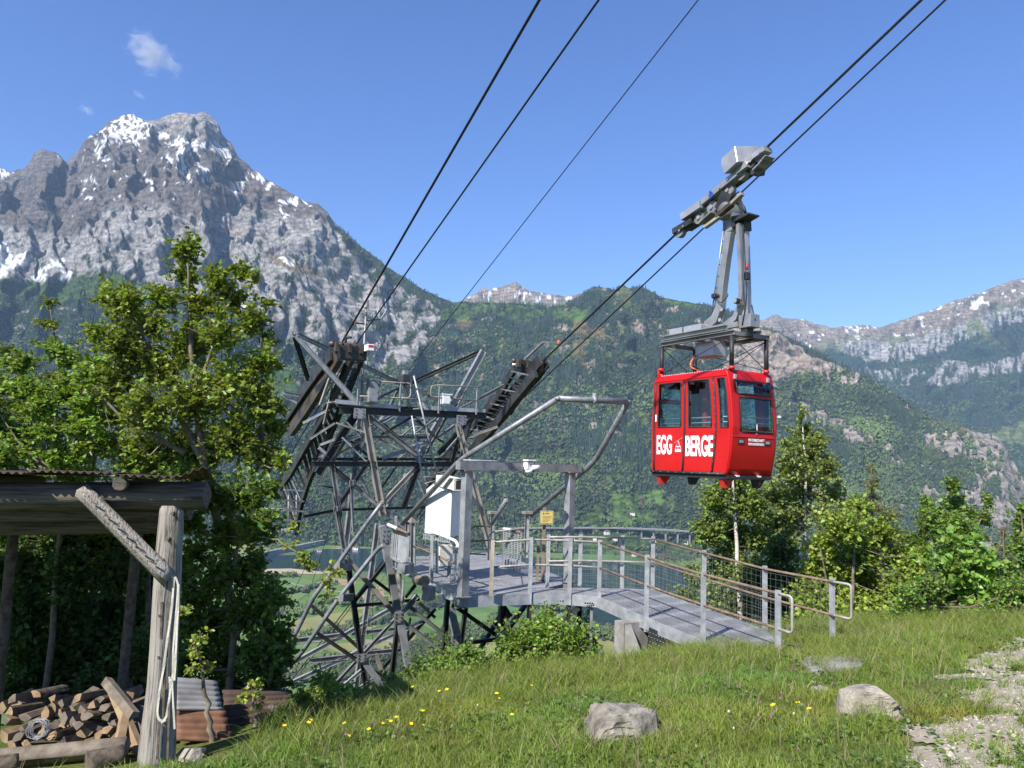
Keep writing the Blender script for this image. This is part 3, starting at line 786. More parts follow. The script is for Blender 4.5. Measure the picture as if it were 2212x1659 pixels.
def prism_mesh(name, A, B, prof, up=(0, 0, 1), B_prof=None):
    x, y, d, L = axes(A, B, up)
    n = len(prof)
    A = np.asarray(A, float); B = np.asarray(B, float)
    V = [A+x*p[0]+y*p[1] for p in prof]+[B+x*p[0]+y*p[1] for p in (B_prof or prof)]
    F = [(i, (i+1) % n, n+(i+1) % n, n+i) for i in range(n)]+[tuple(range(n-1, -1, -1)), tuple(range(n, 2*n))]
    me = bpy.data.meshes.new(name); me.from_pydata([tuple(v) for v in V], [], F); me.update()
    return me

def sect(kind, w, h, t=None):
    w /= 2; h /= 2
    if kind == 'box': return [(-w, -h), (w, -h), (w, h), (-w, h)]
    if kind == 'L':
        t = t or min(w, h)*.35
        return [(-w, -h), (w, -h), (w, -h+t), (-w+t, -h+t), (-w+t, h), (-w, h)]
    if kind == 'I':
        t = t or min(w, h)*.22
        return [(-w, -h), (w, -h), (w, -h+t), (t/2, -h+t), (t/2, h-t), (w, h-t), (w, h), (-w, h), (-w, h-t), (-t/2, h-t), (-t/2, -h+t), (-w, -h+t)]
    if kind == 'C':
        t = t or min(w, h)*.3
        return [(-w, -h), (w, -h), (w, -h+t), (-w+t, -h+t), (-w+t, h-t), (w, h-t), (w, h), (-w, h)]
    n = 10
    return [(w*math.cos(a*2*math.pi/n), h*math.sin(a*2*math.pi/n)) for a in range(n)]

def beam(name, A, B, w, h, mat, parent, kind='box', up=(0, 0, 1), t=None):
    o = link(name, prism_mesh(name, A, B, sect(kind, w, h, t), up), mat, parent)
    if kind == 'tube':
        for p in o.data.polygons: p.use_smooth = len(p.vertices) == 4
    return o

def tube_mesh(name, pts, rad, sides=10, cap=True):
    """swept tube through points with a radius at each"""
    pts = [np.asarray(p, float) for p in pts]; n = len(pts)
    rad = [rad]*n if np.isscalar(rad) else rad
    V = []; F = []
    prev = None
    for i, p in enumerate(pts):
        d = (pts[min(i+1, n-1)]-pts[max(i-1, 0)]); d /= np.linalg.norm(d)+1e-12
        ref = prev if prev is not None else (np.array([0, 0, 1.]) if abs(d[2]) < .9 else np.array([1., 0, 0]))
        x = ref-d*(ref @ d); x /= np.linalg.norm(x)+1e-12; prev = x
        y = np.cross(d, x)
        for k in range(sides):
            a = k*2*math.pi/sides
            V.append(tuple(p+(x*math.cos(a)+y*math.sin(a))*rad[i]))
    for i in range(n-1):
        for k in range(sides):
            F.append((i*sides+k, i*sides+(k+1) % sides, (i+1)*sides+(k+1) % sides, (i+1)*sides+k))
    if cap: F += [tuple(range(sides-1, -1, -1)), tuple(range((n-1)*sides, n*sides))]
    me = bpy.data.meshes.new(name); me.from_pydata(V, [], F); me.update()
    for p in me.polygons: p.use_smooth = len(p.vertices) == 4
    return me

def tube(name, pts, rad, mat, parent=None, sides=10):
    return link(name, tube_mesh(name, pts, rad, sides), mat, parent)

def bend(pts, r=.15, n=4):
    """round the corners of a polyline"""
    pts = [np.asarray(p, float) for p in pts]; out = [pts[0]]
    for a, b2, c in zip(pts, pts[1:], pts[2:]):
        d1 = (a-b2)/np.linalg.norm(a-b2); d2 = (c-b2)/np.linalg.norm(c-b2)
        p, q2 = b2+d1*r, b2+d2*r
        for k in range(n+1):
            t = k/n; out.append((1-t)**2*p+2*t*(1-t)*b2+t*t*q2)
    return out+[pts[-1]]

def box_mesh(name, O, ax, ay, az, bev=0.0):
    """box from one corner and three edge vectors"""
    O = Vector(O); ax = Vector(ax); ay = Vector(ay); az = Vector(az)
    bm = bmesh.new()
    vs = [bm.verts.new(O+ax*i+ay*j+az*k) for k in (0, 1) for j in (0, 1) for i in (0, 1)]
    for f in ((0, 2, 3, 1), (4, 5, 7, 6), (0, 1, 5, 4), (2, 6, 7, 3), (0, 4, 6, 2), (1, 3, 7, 5)): bm.faces.new([vs[i] for i in f])
    bmesh.ops.recalc_face_normals(bm, faces=bm.faces)
    if bev: bmesh.ops.bevel(bm, geom=bm.edges[:], offset=bev, segments=2, affect='EDGES', profile=.5)
    me = bpy.data.meshes.new(name); bm.to_mesh(me); bm.free()
    return me

def box(name, O, ax, ay, az, mat, parent=None, bev=0.0):
    return link(name, box_mesh(name, O, ax, ay, az, bev), mat, parent)

def centred(name, C, du, dv, dz, mat, parent=None, bev=0.0, U=UH, V=VH, W=np.array([0, 0, 1.])):
    C = np.asarray(C, float)
    return box(name, C-U*du/2-V*dv/2-W*dz/2, U*du, V*dv, W*dz, mat, parent, bev)

# ================================================================== lattice tower
VL, VR, UHEAD, ZHEAD = 5.56, 11.26, 17.86, 2.62
tower = empty('cableway_tower', tuple(uvz(19.2, 8.4, -9.0)), 'weathered steel lattice cableway tower with two rope saddles behind the platform', 'tower')
UF, UM, UB = 18.2, 19.4, 20.8
PL = {'f': UF, 'm': UM, 'b': UB}

def member(crop, a, b2, wpx, pl='f', mat=None, kind='I', pl2=None, name='brace'):
    ka = PL.get(pl, pl); kb = PL.get(pl2, pl2) if pl2 is not None else ka
    A = on_u(crop(*a), ka); B = on_u(crop(*b2), kb)
    if crop is c5 and b2[1] > 1290 and name in ('leg', 'brace') and B[2] < A[2]: B = B+(B-A)/np.linalg.norm(B-A)*(3.2 if name == 'leg' else 1.6)   # on down to the footings
    sc = (A[1]+B[1])/2/FPX*(.3141 if crop is c3 else .26452)
    w = max(wpx*sc*1.12, .042)
    if kind == 'L': return beam(name, A, B, w, w, mat or m_tower, tower, 'L', up=-UH)
    return beam(name, A, B, w*.8, w, mat or m_tower, tower, kind, up=(0, 0, 1) if abs(B[2]-A[2]) < np.linalg.norm(B-A)*.7 else VH)

# cross beams, top to bottom
for a, b2, w, pl, mt in (((500, 812), (1510, 852), 42, 'f', m_dark), ((520, 790), (1500, 815), 24, 'b', m_dark),
        ((560, 995), (1175, 1000), 20, 'b', m_tower), ((310, 1148), (1390, 1150), 17, 'b', m_dark), ((310, 1182), (1400, 1184), 30, 'f', m_dark)):
    member(c3, a, b2, w, pl, mt, name='crossbeam')
for a, b2, w in (((250, 1545), (482, 1497), 18), ((510, 1497), (1090, 1480), 16)):
    member(c3, a, b2, w, 'm', m_dark, name='crossbeam')
# walkway plates on the top beam
for a, b2 in (((470, 752), (905, 792)), ((1080, 795), (1500, 818))):
    A = on_u(c3(*a), UF); B = on_u(c3(*b2), UF)
    beam('walkway_plate', A+UH*.35, B+UH*.35, .75, .03, m_galv, tower)
    beam('toe_board', A-UH*.04, B-UH*.04, .02, .10, m_galv2, tower)
# A-frames of the head
for a, b2, w, mt, kd, p1, p2 in (((190, 300), (285, 600), 26, m_dark, 'I', 'f', 'm'), ((198, 300), (625, 770), 30, m_galv2, 'I', 'f', 'f'), ((208, 290), (920, 630), 22, m_galv, 'I', 'f', 'b'),
        ((110, 690), (400, 745), 20, m_galv2, 'I', 'b', 'b'), ((100, 706), (210, 765), 14, m_galv2, 'L', 'b', 'b'), ((60, 730), (152, 832), 18, m_galv2, 'L', 'b', 'b'),
        ((1492, 402), (1005, 622), 22, m_dark, 'I', 'f', 'b'), ((1490, 405), (1285, 780), 36, m_galv, 'I', 'f', 'f'), ((1500, 412), (1312, 795), 12, m_tan, 'L', 'b', 'b'),
        ((930, 620), (850, 790), 20, m_tower, 'L', 'b', 'b'), ((950, 640), (985, 795), 16, m_tan, 'L', 'b', 'b'), ((1000, 655), (1200, 760), 16, m_dark, 'L', 'b', 'f'),
        ((915, 658), (755, 735), 16, m_dark, 'L', 'b', 'f'), ((1630, 655), (1330, 802), 16, m_galv, 'I', 'b', 'b'), ((1630, 640), (1462, 732), 14, m_tan, 'L', 'f', 'f'), ((240, 330), (345, 470), 10, m_galv2, 'L', 'f', 'f')):
    member(c3, a, b2, w, p1, mt, kd, p2)
# legs and bracing seen above the platform
for a, b2, w, pl, mt, kd, nm in (((672, 842), (798, 1535), 40, 'f', m_tan, 'I', 'leg'), ((1312, 900), (1600, 1980), 32, 'f', m_tan, 'I', 'leg'),
        ((640, 850), (555, 1650), 30, 'b', m_tower, 'I', 'leg'), ((612, 838), (350, 1250), 46, 'm', m_dark, 'I', 'leg'), ((1350, 880), (1250, 1250), 30, 'b', m_dark, 'I', 'leg'),
        ((450, 1190), (520, 1650), 26, 'f', m_tower, 'I', 'brace'), ((700, 860), (1050, 1135), 30, 'f', m_tower, 'I', 'brace'), ((1105, 1035), (795, 1142), 22, 'm', m_galv2, 'I', 'brace'),
        ((1000, 850), (1170, 1000), 20, 'f', m_dark, 'L', 'brace'), ((1000, 860), (790, 980), 16, 'f', m_dark, 'L', 'brace'), ((885, 848), (700, 930), 20, 'b', m_galv, 'I', 'brace'), ((880, 860), (680, 985), 12, 'm', m_galv2, 'L', 'brace'),
        ((560, 1000), (445, 1190), 18, 'm', m_tower, 'L', 'brace'), ((440, 1190), (580, 1312), 24, 'f', m_dark, 'I', 'brace'), ((580, 1312), (985, 1650), 26, 'f', m_galv, 'I', 'brace'),
        ((706, 1158), (480, 1490), 22, 'f', m_dark, 'I', 'brace'), ((1052, 1180), (795, 1455), 26, 'f', m_tan, 'I', 'brace'), ((1370, 868), (1165, 1005), 20, 'b', m_galv, 'L', 'brace'),
        ((1425, 858), (1180, 1110), 30, 'm', m_dark, 'I', 'brace'), ((1205, 858), (1060, 1110), 38, 'b', m_galv, 'I', 'brace'), ((1240, 858), (1100, 1110), 14, 'f', m_dark, 'L', 'brace'),
        ((460, 1052), (700, 968), 20, 'm', m_galv2, 'I', 'brace'), ((370, 1050), (480, 1008), 14, 'm', m_galv2, 'L', 'brace'), ((500, 1110), (665, 1015), 14, 'f', m_dark, 'L', 'brace'), ((560, 1008), (725, 1145), 16, 'b', m_dark, 'L', 'brace'),
        ((770, 1010), (1000, 1120), 14, 'b', m_galv, 'L', 'brace'), ((1180, 1010), (1380, 1140), 14, 'b', m_dark, 'L', 'brace'), ((1400, 905), (1240, 1090), 12, 'f', m_galv, 'L', 'brace'),
        ((360, 1070), (430, 1130), 20, 'm', m_galv2, 'L', 'brace'), ((960, 1250), (830, 1480), 16, 'b', m_galv, 'L', 'brace'), ((1060, 1150), (940, 1480), 34, 'f', m_dark, 'I', 'brace'), ((1090, 1150), (1110, 1330), 14, 'f', m_galv, 'L', 'brace'),
        ((720, 935), (800, 850), 12, 'b', m_galv2, 'L', 'brace'), ((580, 1310), (600, 1650), 18, 'f', m_galv, 'L', 'brace'), ((1380, 1000), (1590, 925), 14, 'f', m_tan, 'L', 'brace'), ((1200, 1150), (1350, 1000), 16, 'b', m_dark, 'L', 'brace'),
        ((480, 900), (690, 970), 12, 'f', m_tan, 'L', 'brace'), ((350, 1325), (455, 1345), 12, 'f', m_dark, 'tube', 'brace')):
    member(c3, a, b2, w, pl, mt, kd, None, nm)
for a, b2, w, pl, mt in (((330, 1165), (560, 1000), 14, 'b', m_galv), ((600, 1180), (700, 1010), 12, 'b', m_galv2), ((860, 1180), (1050, 1010), 12, 'b', m_galv), ((520, 1000), (690, 1170), 12, 'f', m_galv2), ((1180, 860), (1000, 990), 12, 'm', m_galv),
        ((740, 840), (900, 990), 12, 'b', m_dark), ((1100, 850), (930, 990), 12, 'b', m_galv2), ((620, 1190), (740, 1480), 12, 'b', m_galv), ((900, 1190), (700, 1480), 12, 'b', m_dark), ((1000, 1190), (1120, 1470), 12, 'b', m_galv2),
        ((400, 1200), (560, 1480), 12, 'b', m_galv), ((520, 860), (640, 990), 12, 'f', m_galv), ((1300, 880), (1400, 1130), 14, 'b', m_galv2), ((1420, 870), (1330, 1140), 12, 'f', m_dark), ((250, 900), (480, 780), 14, 'm', m_galv2), ((300, 1010), (470, 900), 12, 'm', m_galv)):
    member(c3, a, b2, w, pl, mt, 'L', None, 'brace')
# lower tower, seen under and left of the platform
for a, b2, w, pl, mt, kd, nm in (((800, 0), (742, 460), 40, 'b', m_galv, 'I', 'leg'), ((660, 0), (742, 470), 34, 'f', m_tower, 'I', 'leg'), ((755, 480), (925, 1650), 36, 'f', m_dark, 'I', 'leg'), ((1012, 230), (868, 1320), 36, 'b', m_galv, 'I', 'leg'),
        ((1045, 250), (1180, 1000), 50, 'f', m_galv, 'box', 'leg'), ((1182, 1000), (1275, 1470), 52, 'f', m_galv2, 'box', 'leg'), ((1180, 1000), (1112, 1600), 34, 'f', m_dark, 'I', 'leg'),
        ((742, 500), (1180, 1000), 32, 'f', m_tan, 'box', 'brace'), ((1180, 1000), (1560, 1295), 26, 'f', m_galv, 'I', 'brace'), ((1335, 812), (1180, 1000), 34, 'f', m_galv2, 'I', 'brace'), ((1180, 985), (880, 1310), 26, 'm', m_tower, 'I', 'brace'),
        ((825, 902), (1145, 875), 22, 'f', m_dark, 'I', 'crossbeam'), ((1150, 872), (1355, 850), 20, 'f', m_dark, 'I', 'crossbeam'), ((1160, 905), (355, 1352), 30, 'b', m_galv2, 'I', 'brace'), ((1370, 1030), (455, 1462), 28, 'b', m_galv2, 'I', 'brace'),
        ((318, 1190), (735, 1142), 34, 'b', m_galv, 'I', 'crossbeam'), ((800, 1132), (1160, 1090), 26, 'b', m_galv, 'I', 'crossbeam'), ((450, 1352), (775, 1318), 34, 'b', m_galv, 'I', 'crossbeam'), ((800, 1300), (1185, 1265), 30, 'b', m_galv, 'I', 'crossbeam'),
        ((470, 900), (865, 1255), 24, 'm', m_dark, 'I', 'brace'), ((508, 1120), (880, 1372), 26, 'm', m_dark, 'I', 'brace'), ((880, 1345), (1105, 1525), 22, 'm', m_galv, 'I', 'brace'), ((1092, 535), (800, 892), 24, 'f', m_dark, 'I', 'brace'), ((975, 685), (1135, 805), 22, 'f', m_dark, 'I', 'brace'),
        ((1582, 850), (1545, 1370), 32, 'f', m_dark, 'I', 'leg'), ((1600, 905), (1665, 1190), 50, 'm', m_galv2, 'box', 'leg'), ((1732, 900), (1678, 1310), 30, 'b', m_dark, 'I', 'leg'), ((1618, 890), (2010, 1165), 28, 'f', m_dark, 'I', 'brace'), ((1268, 908), (1635, 1205), 26, 'f', m_tower, 'I', 'brace'),
        ((1482, 925), (1035, 1432), 24, 'b', m_dark, 'I', 'brace'), ((1565, 1228), (2074, 1165), 26, 'f', m_dark, 'I', 'crossbeam'), ((1650, 1195), (1790, 1320), 26, 'f', m_dark, 'I', 'brace'), ((2035, 790), (2000, 1330), 46, 'f', m_dark, 'I', 'leg'), ((2045, 925), (1790, 1350), 28, 'm', m_dark, 'I', 'brace'), ((2055, 1185), (1850, 1400), 26, 'f', m_galv2, 'I', 'brace'), ((1960, 800), (2090, 1000), 40, 'm', m_dark, 'I', 'leg'),
        ((885, 1345), (1045, 1560), 44, 'f', m_galv2, 'box', 'brace'), ((725, 1560), (885, 1425), 24, 'f', m_galv2, 'I', 'brace'), ((850, 1580), (985, 1490), 20, 'f', m_galv2, 'I', 'brace'), ((995, 1295), (1035, 1415), 26, 'b', m_tan, 'box', 'brace'), ((1480, 1000), (1350, 880), 20, 'b', m_dark, 'I', 'brace'),
        ((1235, 835), (1320, 730), 22, 'f', m_dark, 'I', 'brace'), ((1280, 1000), (1200, 1560), 18, 'b', m_dark, 'L', 'brace'), ((2270, 820), (2020, 1170), 30, 'm', m_dark, 'I', 'brace'), ((2440, 880), (2425, 1090), 26, 'm', m_dark, 'I', 'leg')):
    member(c5, a, b2, w, pl, mt, kd, None, nm)
# bolted gusset plates
for p, sx, sz in ((c5(1075, 330), .17, .34), (c5(1180, 1000), .22, .26), (c3(640, 835), .3, .25), (c3(1340, 880), .28, .25), (c3(590, 1310), .16, .12), (c3(480, 1490), .14, .12), (c5(880, 1330), .24, .2), (c5(745, 480), .2, .25), (c5(1650, 1190), .28, .26), (c5(2015, 1150), .3, .25), (c3(1050, 1150), .2, .18), (c3(1860, 1560), .0, .0)):
    if sx == 0: continue
    A = on_u(p, UF-.09)
    g = centred('gusset_plate', A, .012, sx, sz, m_galv, tower)
    for k in range(6):
        Bp = A+VH*sx*(.3 if k % 2 else -.3)+np.array([0, 0, sz*(-.33+.33*(k//2))])-UH*.012
        centred('bolt', Bp, .02, .025, .025, m_dark, g)
# access ladder up the middle
def ladder(p0, p1, q0, q1, n, pl, parent, mat, rmat, r=.022, crop=c3, plane=on_u, name='ladder'):
    L0 = [plane(crop(*p0), pl), plane(crop(*p1), pl)]; L1 = [plane(crop(*q0), pl), plane(crop(*q1), pl)]
    base = link(name, tube_mesh(name, L0, r, 8), mat, parent)
    tube('ladder_rail', L1, r, mat, parent, 8)
    for k in range(n):
        t = (k+.5)/n
        # rungs join points at the same height on both rails
        a = L0[0]+(L0[1]-L0[0])*t
        s = np.clip((a[2]-L1[0][2])/(L1[1][2]-L1[0][2]), 0, 1)
        b2 = L1[0]+(L1[1]-L1[0])*s
        tube('rung', [a, b2], r*.7, rmat, base, 6)
ladder((998, 850), (1092, 1395), (1012, 575), (1180, 1290), 11, UF-.25, tower, m_galv2, m_tower, name='ladder_stringer')
# platform guard rails on the tower head
def guard(posts, rails, u, parent, mat=m_tan):
    for (x, y0, y1) in posts:
        beam('guard_post', on_u(c3(x, y0), u), on_u(c3(x-8, y1), u), .05, .05, m_galv2, parent, 'L', up=-UH)
    for pts in rails:
        tube('guard_rail', bend([on_u(c3(*p), u) for p in pts], .08), .020, mat, parent, 8)
guard([(635, 600, 775), (925, 622, 825)], [[(640, 608), (930, 625), (992, 628), (990, 715), (975, 730), (925, 728)], [(640, 715), (920, 730), (1040, 738)]], UF-.12, tower)
guard([(1192, 635, 835), (1452, 652, 842)], [[(1455, 655), (1190, 640), (1132, 645), (1128, 712), (1150, 722), (1455, 748)]], UF-.12, tower)
# centre head with sheave
A = on_u(c3(950, 605), UB)
centred('head_bracket', A, .3, .22, .28, m_dark, tower); centred('head_bracket', A+np.array([0, 0, .22]), .2, .12, .12, m_galv, tower)
# cabinets on the walkway
def cabinet(p, w, h, d, mat, u, label, name='control_cabinet', lid=True):
    A = on_u(c3(*p), u)
    t = empty(name, tuple(A), label, 'cabinet')
    centred('case', A+np.array([0, 0, h/2]), d, w, h, mat, t, .008)
    centred('lid', A+np.array([0, 0, h+.015]), d+.04, w+.04, .03, mat, t)
    centred('door', A+np.array([0, 0, h/2])-UH*(d/2+.006), .008, w*.86, h*.88, mat, t)
    for k in (-1, 1): centred('hinge', A+VH*w*.40+np.array([0, 0, h*(.5+.3*k)])-UH*(d/2+.015), .02, .03, .06, m_dark, t)
    return t
cabinet((726, 762), .27, .55, .2, m_galv, UF-.1, 'grey metal control cabinet on the tower walkway')
cabinet((1228, 772), .24, .24, .2, m_white, UF-.05, 'small white cabinet behind the tower guard rail')
# weather mast
mast = empty('weather_mast', tuple(on_u(c3(650, 770), UF)), 'slim mast with radiation shield, lamp arm and rod antennas on the tower', 'mast')
M0 = on_u(c3(650, 770), UF); M1 = on_u(c3(684, 105), UF)
tube('pole', [M0, M0+(M1-M0)*.5, M1], [.035, .028, .02], m_galv, mast, 8)
for k in range(7):
    p = M1+np.array([0, 0, .0+.028*k]); tube('shield_plate', [p, p+np.array([0, 0, .012])], [.075, .055], m_white, mast, 10)
for k in range(3):
    p = M1-np.array([0, 0, .14+.03*k]); tube('insulator', [p, p+np.array([0, 0, .012])], .045, m_tan, mast, 10)
beam('lamp_arm', on_u(c3(690, 222), UF), on_u(c3(608, 212), UF), .03, .04, m_dark, mast)
centred('lamp', on_u(c3(604, 206), UF), .07, .06, .10, m_orange, mast, .015)
tube('lamp_cable', bend([on_u(c3(608, 222), UF), on_u(c3(620, 250), UF), on_u(c3(650, 258), UF), on_u(c3(672, 245), UF)], .04), .008, m_black, mast, 6)
beam('antenna_arm', on_u(c3(688, 196), UF), on_u(c3(782, 188), UF), .03, .03, m_dark, mast)
for a, b2 in (((758, 105), (792, 288)), ((740, 196), (754, 272)), ((768, 95), (790, 250)), ((815, 45), (832, 180))):
    tube('antenna_rod', [on_u(c3(*a), UF+.2), on_u(c3(*b2), UF+.2)], .010, m_galv2, mast, 6)
beam('antenna_arm', on_u(c3(782, 188), UF), on_u(c3(826, 120), UF+.2), .02, .02, m_galv2, mast)

# ------------------------------------------------------------------ rope saddles with their ladders
def polyv(crop, pts, k): return [on_v(crop(*p), k) for p in pts]
def saddle(v0, shoe, web, left, right, nr, side):
    s = link('saddle', tube_mesh('saddle', polyv(c3, shoe, v0), .07, 8), m_grease, tower)
    # curved web plate under the rope groove
    top = polyv(c3, shoe, v0); bot = polyv(c3, web, v0)
    V = []; F = []
    for d in (-.07, .07):
        V += [tuple(p+VH*d) for p in top]+[tuple(p+VH*d) for p in bot]
    n = len(top); m = 2*n
    for k in range(n-1):
        F += [(k, k+1, n+k+1, n+k), (m+k, m+n+k, m+n+k+1, m+k+1), (k, m+k, m+k+1, k+1), (n+k, n+k+1, m+n+k+1, m+n+k)]
    F += [(0, n, m+n, m), (n-1, m+n-1, m+2*n-1, 2*n-1)]
    me = bpy.data.meshes.new('saddle_web'); me.from_pydata(V, [], F); me.update()
    link('saddle_web', me, m_grease, tower)
    for d in (-.13, .13):
        link('saddle_flange', prism_chain('saddle_flange', [p+VH*d for p in top], .06, .36), m_dark, tower)
    for k in range(1, n*2):
        t = k/(n*2); i0 = min(int(t*(n-1)), n-2); f = t*(n-1)-i0
        a = top[i0]*(1-f)+top[i0+1]*f; b2 = bot[i0]*(1-f)+bot[i0+1]*f
        beam('web_stiffener', a+VH*.09*side, b2+VH*.09*side, .06, .02, m_tan, tower, up=UH)
    lad = empty  # ladder girder beside the saddle
    l0 = polyv(c3, left, v0+side*.28); r0 = polyv(c3, right, v0+side*.62)
    g = link('ladder_girder', prism_chain('ladder_girder', l0, .10, .24), m_dark, tower)
    link('ladder_girder', prism_chain('ladder_girder', r0, .10, .24), m_dark, tower)
    def along(P, t):
        t = t*(len(P)-1); i0 = min(int(t), len(P)-2); return P[i0]*(1-(t-i0))+P[i0+1]*(t-i0)
    for k in range(nr):
        t = (k+.5)/nr
        a = along(l0, t); b2 = along(r0, t)
        beam('tread', a, b2, .10, .03, m_dark if k % 3 else m_tower, g)

def prism_chain(name, pts, w, h):
    """rectangular bar swept along a polyline lying in a vertical plane"""
    V = []; F = []; n = len(pts)
    for i, p in enumerate(pts):
        d = pts[min(i+1, n-1)]-pts[max(i-1, 0)]; d /= np.linalg.norm(d)
        y = np.cross(d, VH); y /= np.linalg.norm(y)
        for sx, sy in ((-1, -1), (1, -1), (1, 1), (-1, 1)): V.append(tuple(p+VH*w/2*sx+y*h/2*sy))
    for i in range(n-1):
        for k in range(4): F.append((4*i+k, 4*i+(k+1) % 4, 4*i+4+(k+1) % 4, 4*i+4+k))
    F += [(3, 2, 1, 0), tuple(4*n-4+k for k in range(4))]
    me = bpy.data.meshes.new(name); me.from_pydata(V, [], F); me.update()
    return me

saddle(VL, [(478, 425), (400, 520), (310, 645), (220, 780), (135, 905)], [(510, 470), (430, 600), (345, 745), (255, 880), (175, 990)],
       [(590, 440), (500, 640), (410, 820), (300, 1010), (170, 1240), (95, 1345)], [(668, 405), (590, 600), (500, 830), (400, 1060), (300, 1270), (240, 1450), (195, 1655)], 26, 1)
saddle(VR, [(1900, 475), (1840, 560), (1745, 665), (1650, 770), (1560, 870), (1490, 950)], [(1890, 540), (1820, 640), (1730, 760), (1640, 870), (1560, 960), (1480, 1080)],
       [(1705, 525), (1590, 720), (1480, 850), (1350, 1000), (1220, 1170), (1100, 1330)], [(1850, 560), (1700, 740), (1590, 890), (1480, 1010), (1350, 1150), (1200, 1300)], 24, -1)
for (A, sg, v0) in (((590, 380), 1, VL), ((1800, 490), -1, VR)):
    P0 = on_v(c3(*A), v0+.0)
    centred('saddle_head', P0-np.array([0, 0, .15]), .30, .62, .30, m_dark, tower, .02)
    tube('head_shaft', [P0-VH*.55+np.array([0, 0, .03]), P0+VH*.5+np.array([0, 0, .03])], .055, m_grease, tower, 10)
    for d in (-.5, -.3, .32): tube('head_collar', [P0+VH*d+np.array([0, 0, .03]), P0+VH*(d+.06)+np.array([0, 0, .03])], .075, m_dark, tower, 10)
    for d in (-.42, -.12, .15): centred('roller_bracket', P0+VH*d-np.array([0, 0, .05])-UH*.15, .16, .07, .2, m_grease, tower)
    Q = on_v(c3(*((705, 385) if sg > 0 else (1720, 485))), v0+sg*.28)
    s = centred('sensor_box', Q, .24, .16, .15, m_white, tower, .01); centred('red_stripe', Q+np.array([0, 0, .03])-UH*.123, .004, .12, .05, m_redp, s)
tube('rope_hook', bend([on_v(c3(540, 370), VL), on_v(c3(545, 315), VL), on_v(c3(580, 312), VL)], .05), .03, m_dark, tower, 8)
for pts in ([(1780, 458), (1900, 345), (1925, 348)], ):
    P = [on_v(c3(*p), VR) for p in pts]
    lm = empty('obstruction_lamp', tuple(P[0]), 'small lamp on a bent arm above the right hand saddle', 'lamp')
    beam('arm', P[0], P[1], .05, .06, m_tower, lm); E1 = on_v(c3(2010, 348), VR)
    beam('arm', P[1], E1, .04, .05, m_tower, lm); centred('lamp', E1+np.array([0, 0, .02]), .06, .06, .1, m_orange, lm, .01)
member(c3, (1812, 588), (1672, 840), 22, on_v(c3(1740, 700), VR+.3) @ UH, m_dark, 'I')
member(c3, (480, 470), (370, 780), 20, on_v(c3(430, 600), VL-.1) @ UH, m_tan, 'L'); member(c3, (455, 660), (395, 910), 16, on_v(c3(430, 760), VL+.2) @ UH, m_tan, 'L')
# lower landing at the foot of the left ladder
A = on_u(c3(-20, 1632), 18.6); B = on_u(c3(195, 1642), 18.6)
beam('landing_grate', A, B, .55, .04, m_galv2, tower)
for k in range(9): beam('grate_bar', A+(B-A)*(k+.5)/9-UH*.29+np.array([0, 0, .02]), A+(B-A)*(k+.5)/9+UH*.29+np.array([0, 0, .02]), .02, .03, m_galv, tower)
for x, y0 in ((150, 1395), (-10, 1480), (205, 1395)):
    tube('guard_post', [on_u(c3(x, y0), 18.6), on_u(c3(x, 1640), 18.6)], .018, m_galv, tower, 6)
tube('guard_rail', [on_u(c3(-10, 1490), 18.6), on_u(c3(205, 1490), 18.6)], .018, m_galv, tower, 6)
for y in (1360, 1430, 1500, 1570):
    A = on_u(c3(120, y), 18.3); B = on_u(c3(250, y+8), 18.3); beam('tread', A, B, .22, .03, m_tower, tower)
# round guide tubes sweeping down the hillside from the platform
for pts in ([(1045, 65), (900, 260), (700, 540), (475, 850), (400, 1010), (230, 1350)], [(1065, 408), (1010, 440), (700, 830), (510, 1110), (430, 1230), (340, 1350)]):
    tube('guide_tube', bend([on_u(c5(*p), 17.2+.35*i) for i, p in enumerate(pts)], .2), .052, m_pipe, tower, 10)
for p in ((1048, 62), ):
    A = on_u(c5(*p), 17.2); centred('tube_cap', A, .1, .1, .1, m_tan, tower, .03)
for p, q2 in (((680, 575), (780, 590)), ((710, 840), (800, 830))):
    beam('tube_bracket', on_u(c5(*p), 17.8), on_u(c5(*q2), UF), .12, .16, m_tower, tower)

# ------------------------------------------------------------------ ropes
def rope(name, pts, rad, label, mat=None, sides=8):
    o = link(name, tube_mesh(name, pts, rad, sides), mat or m_rope); tag(o, label, 'cable', 'ropes of the cableway'); return o
m_rope = noisy('steel_rope', (.012, .012, .013), (.035, .035, .036), 30, .5, .4)
DIRU = UH+np.array([0, 0, -SLOPE])             # downhill along a rope
def rope_through(px_top, px_low, v, rad, label, far=None, nm='track_rope', beyond=26.0):
    A = on_v(px_low, v); B = on_v(px_top, v)
    d = (B-A)/np.linalg.norm(B-A)
    pts = [A, B, B+d*beyond]
    if far is not None: pts = far+pts
    return rope(nm, pts, rad, label)
def down(P, n=6, L=260, sag=.0011):
    """the span below the tower: falls away over the edge of the hill towards the valley station"""
    out = []
    for k in range(n, 0, -1):
        s = L*k/n
        out.append(P+UH*s+np.array([0, 0, -SLOPE*s-.20*s+sag*s*s*.2]))
    return out
LT = on_v(c3(475, 428), VL); RT = on_v((1185, 770), VR)
bl = on_v(c3(135, 905), VL); br = on_v(c3(1490, 950), VR)
rope_through((1165, 0), (724, 765), VL, .024, 'thick black track rope on the left, running up from the left saddle', down(bl)+[bl, (bl+on_v((724, 765), VL))/2+np.array([0, 0, .03])])
rope_through((1293, 0), (770, 742), VL+.55, .017, 'second black rope from the left, hauling rope beside the thick one', down(on_v((640, 960), VL+.55))+[on_v((640, 960), VL+.55)], 'haul_rope')
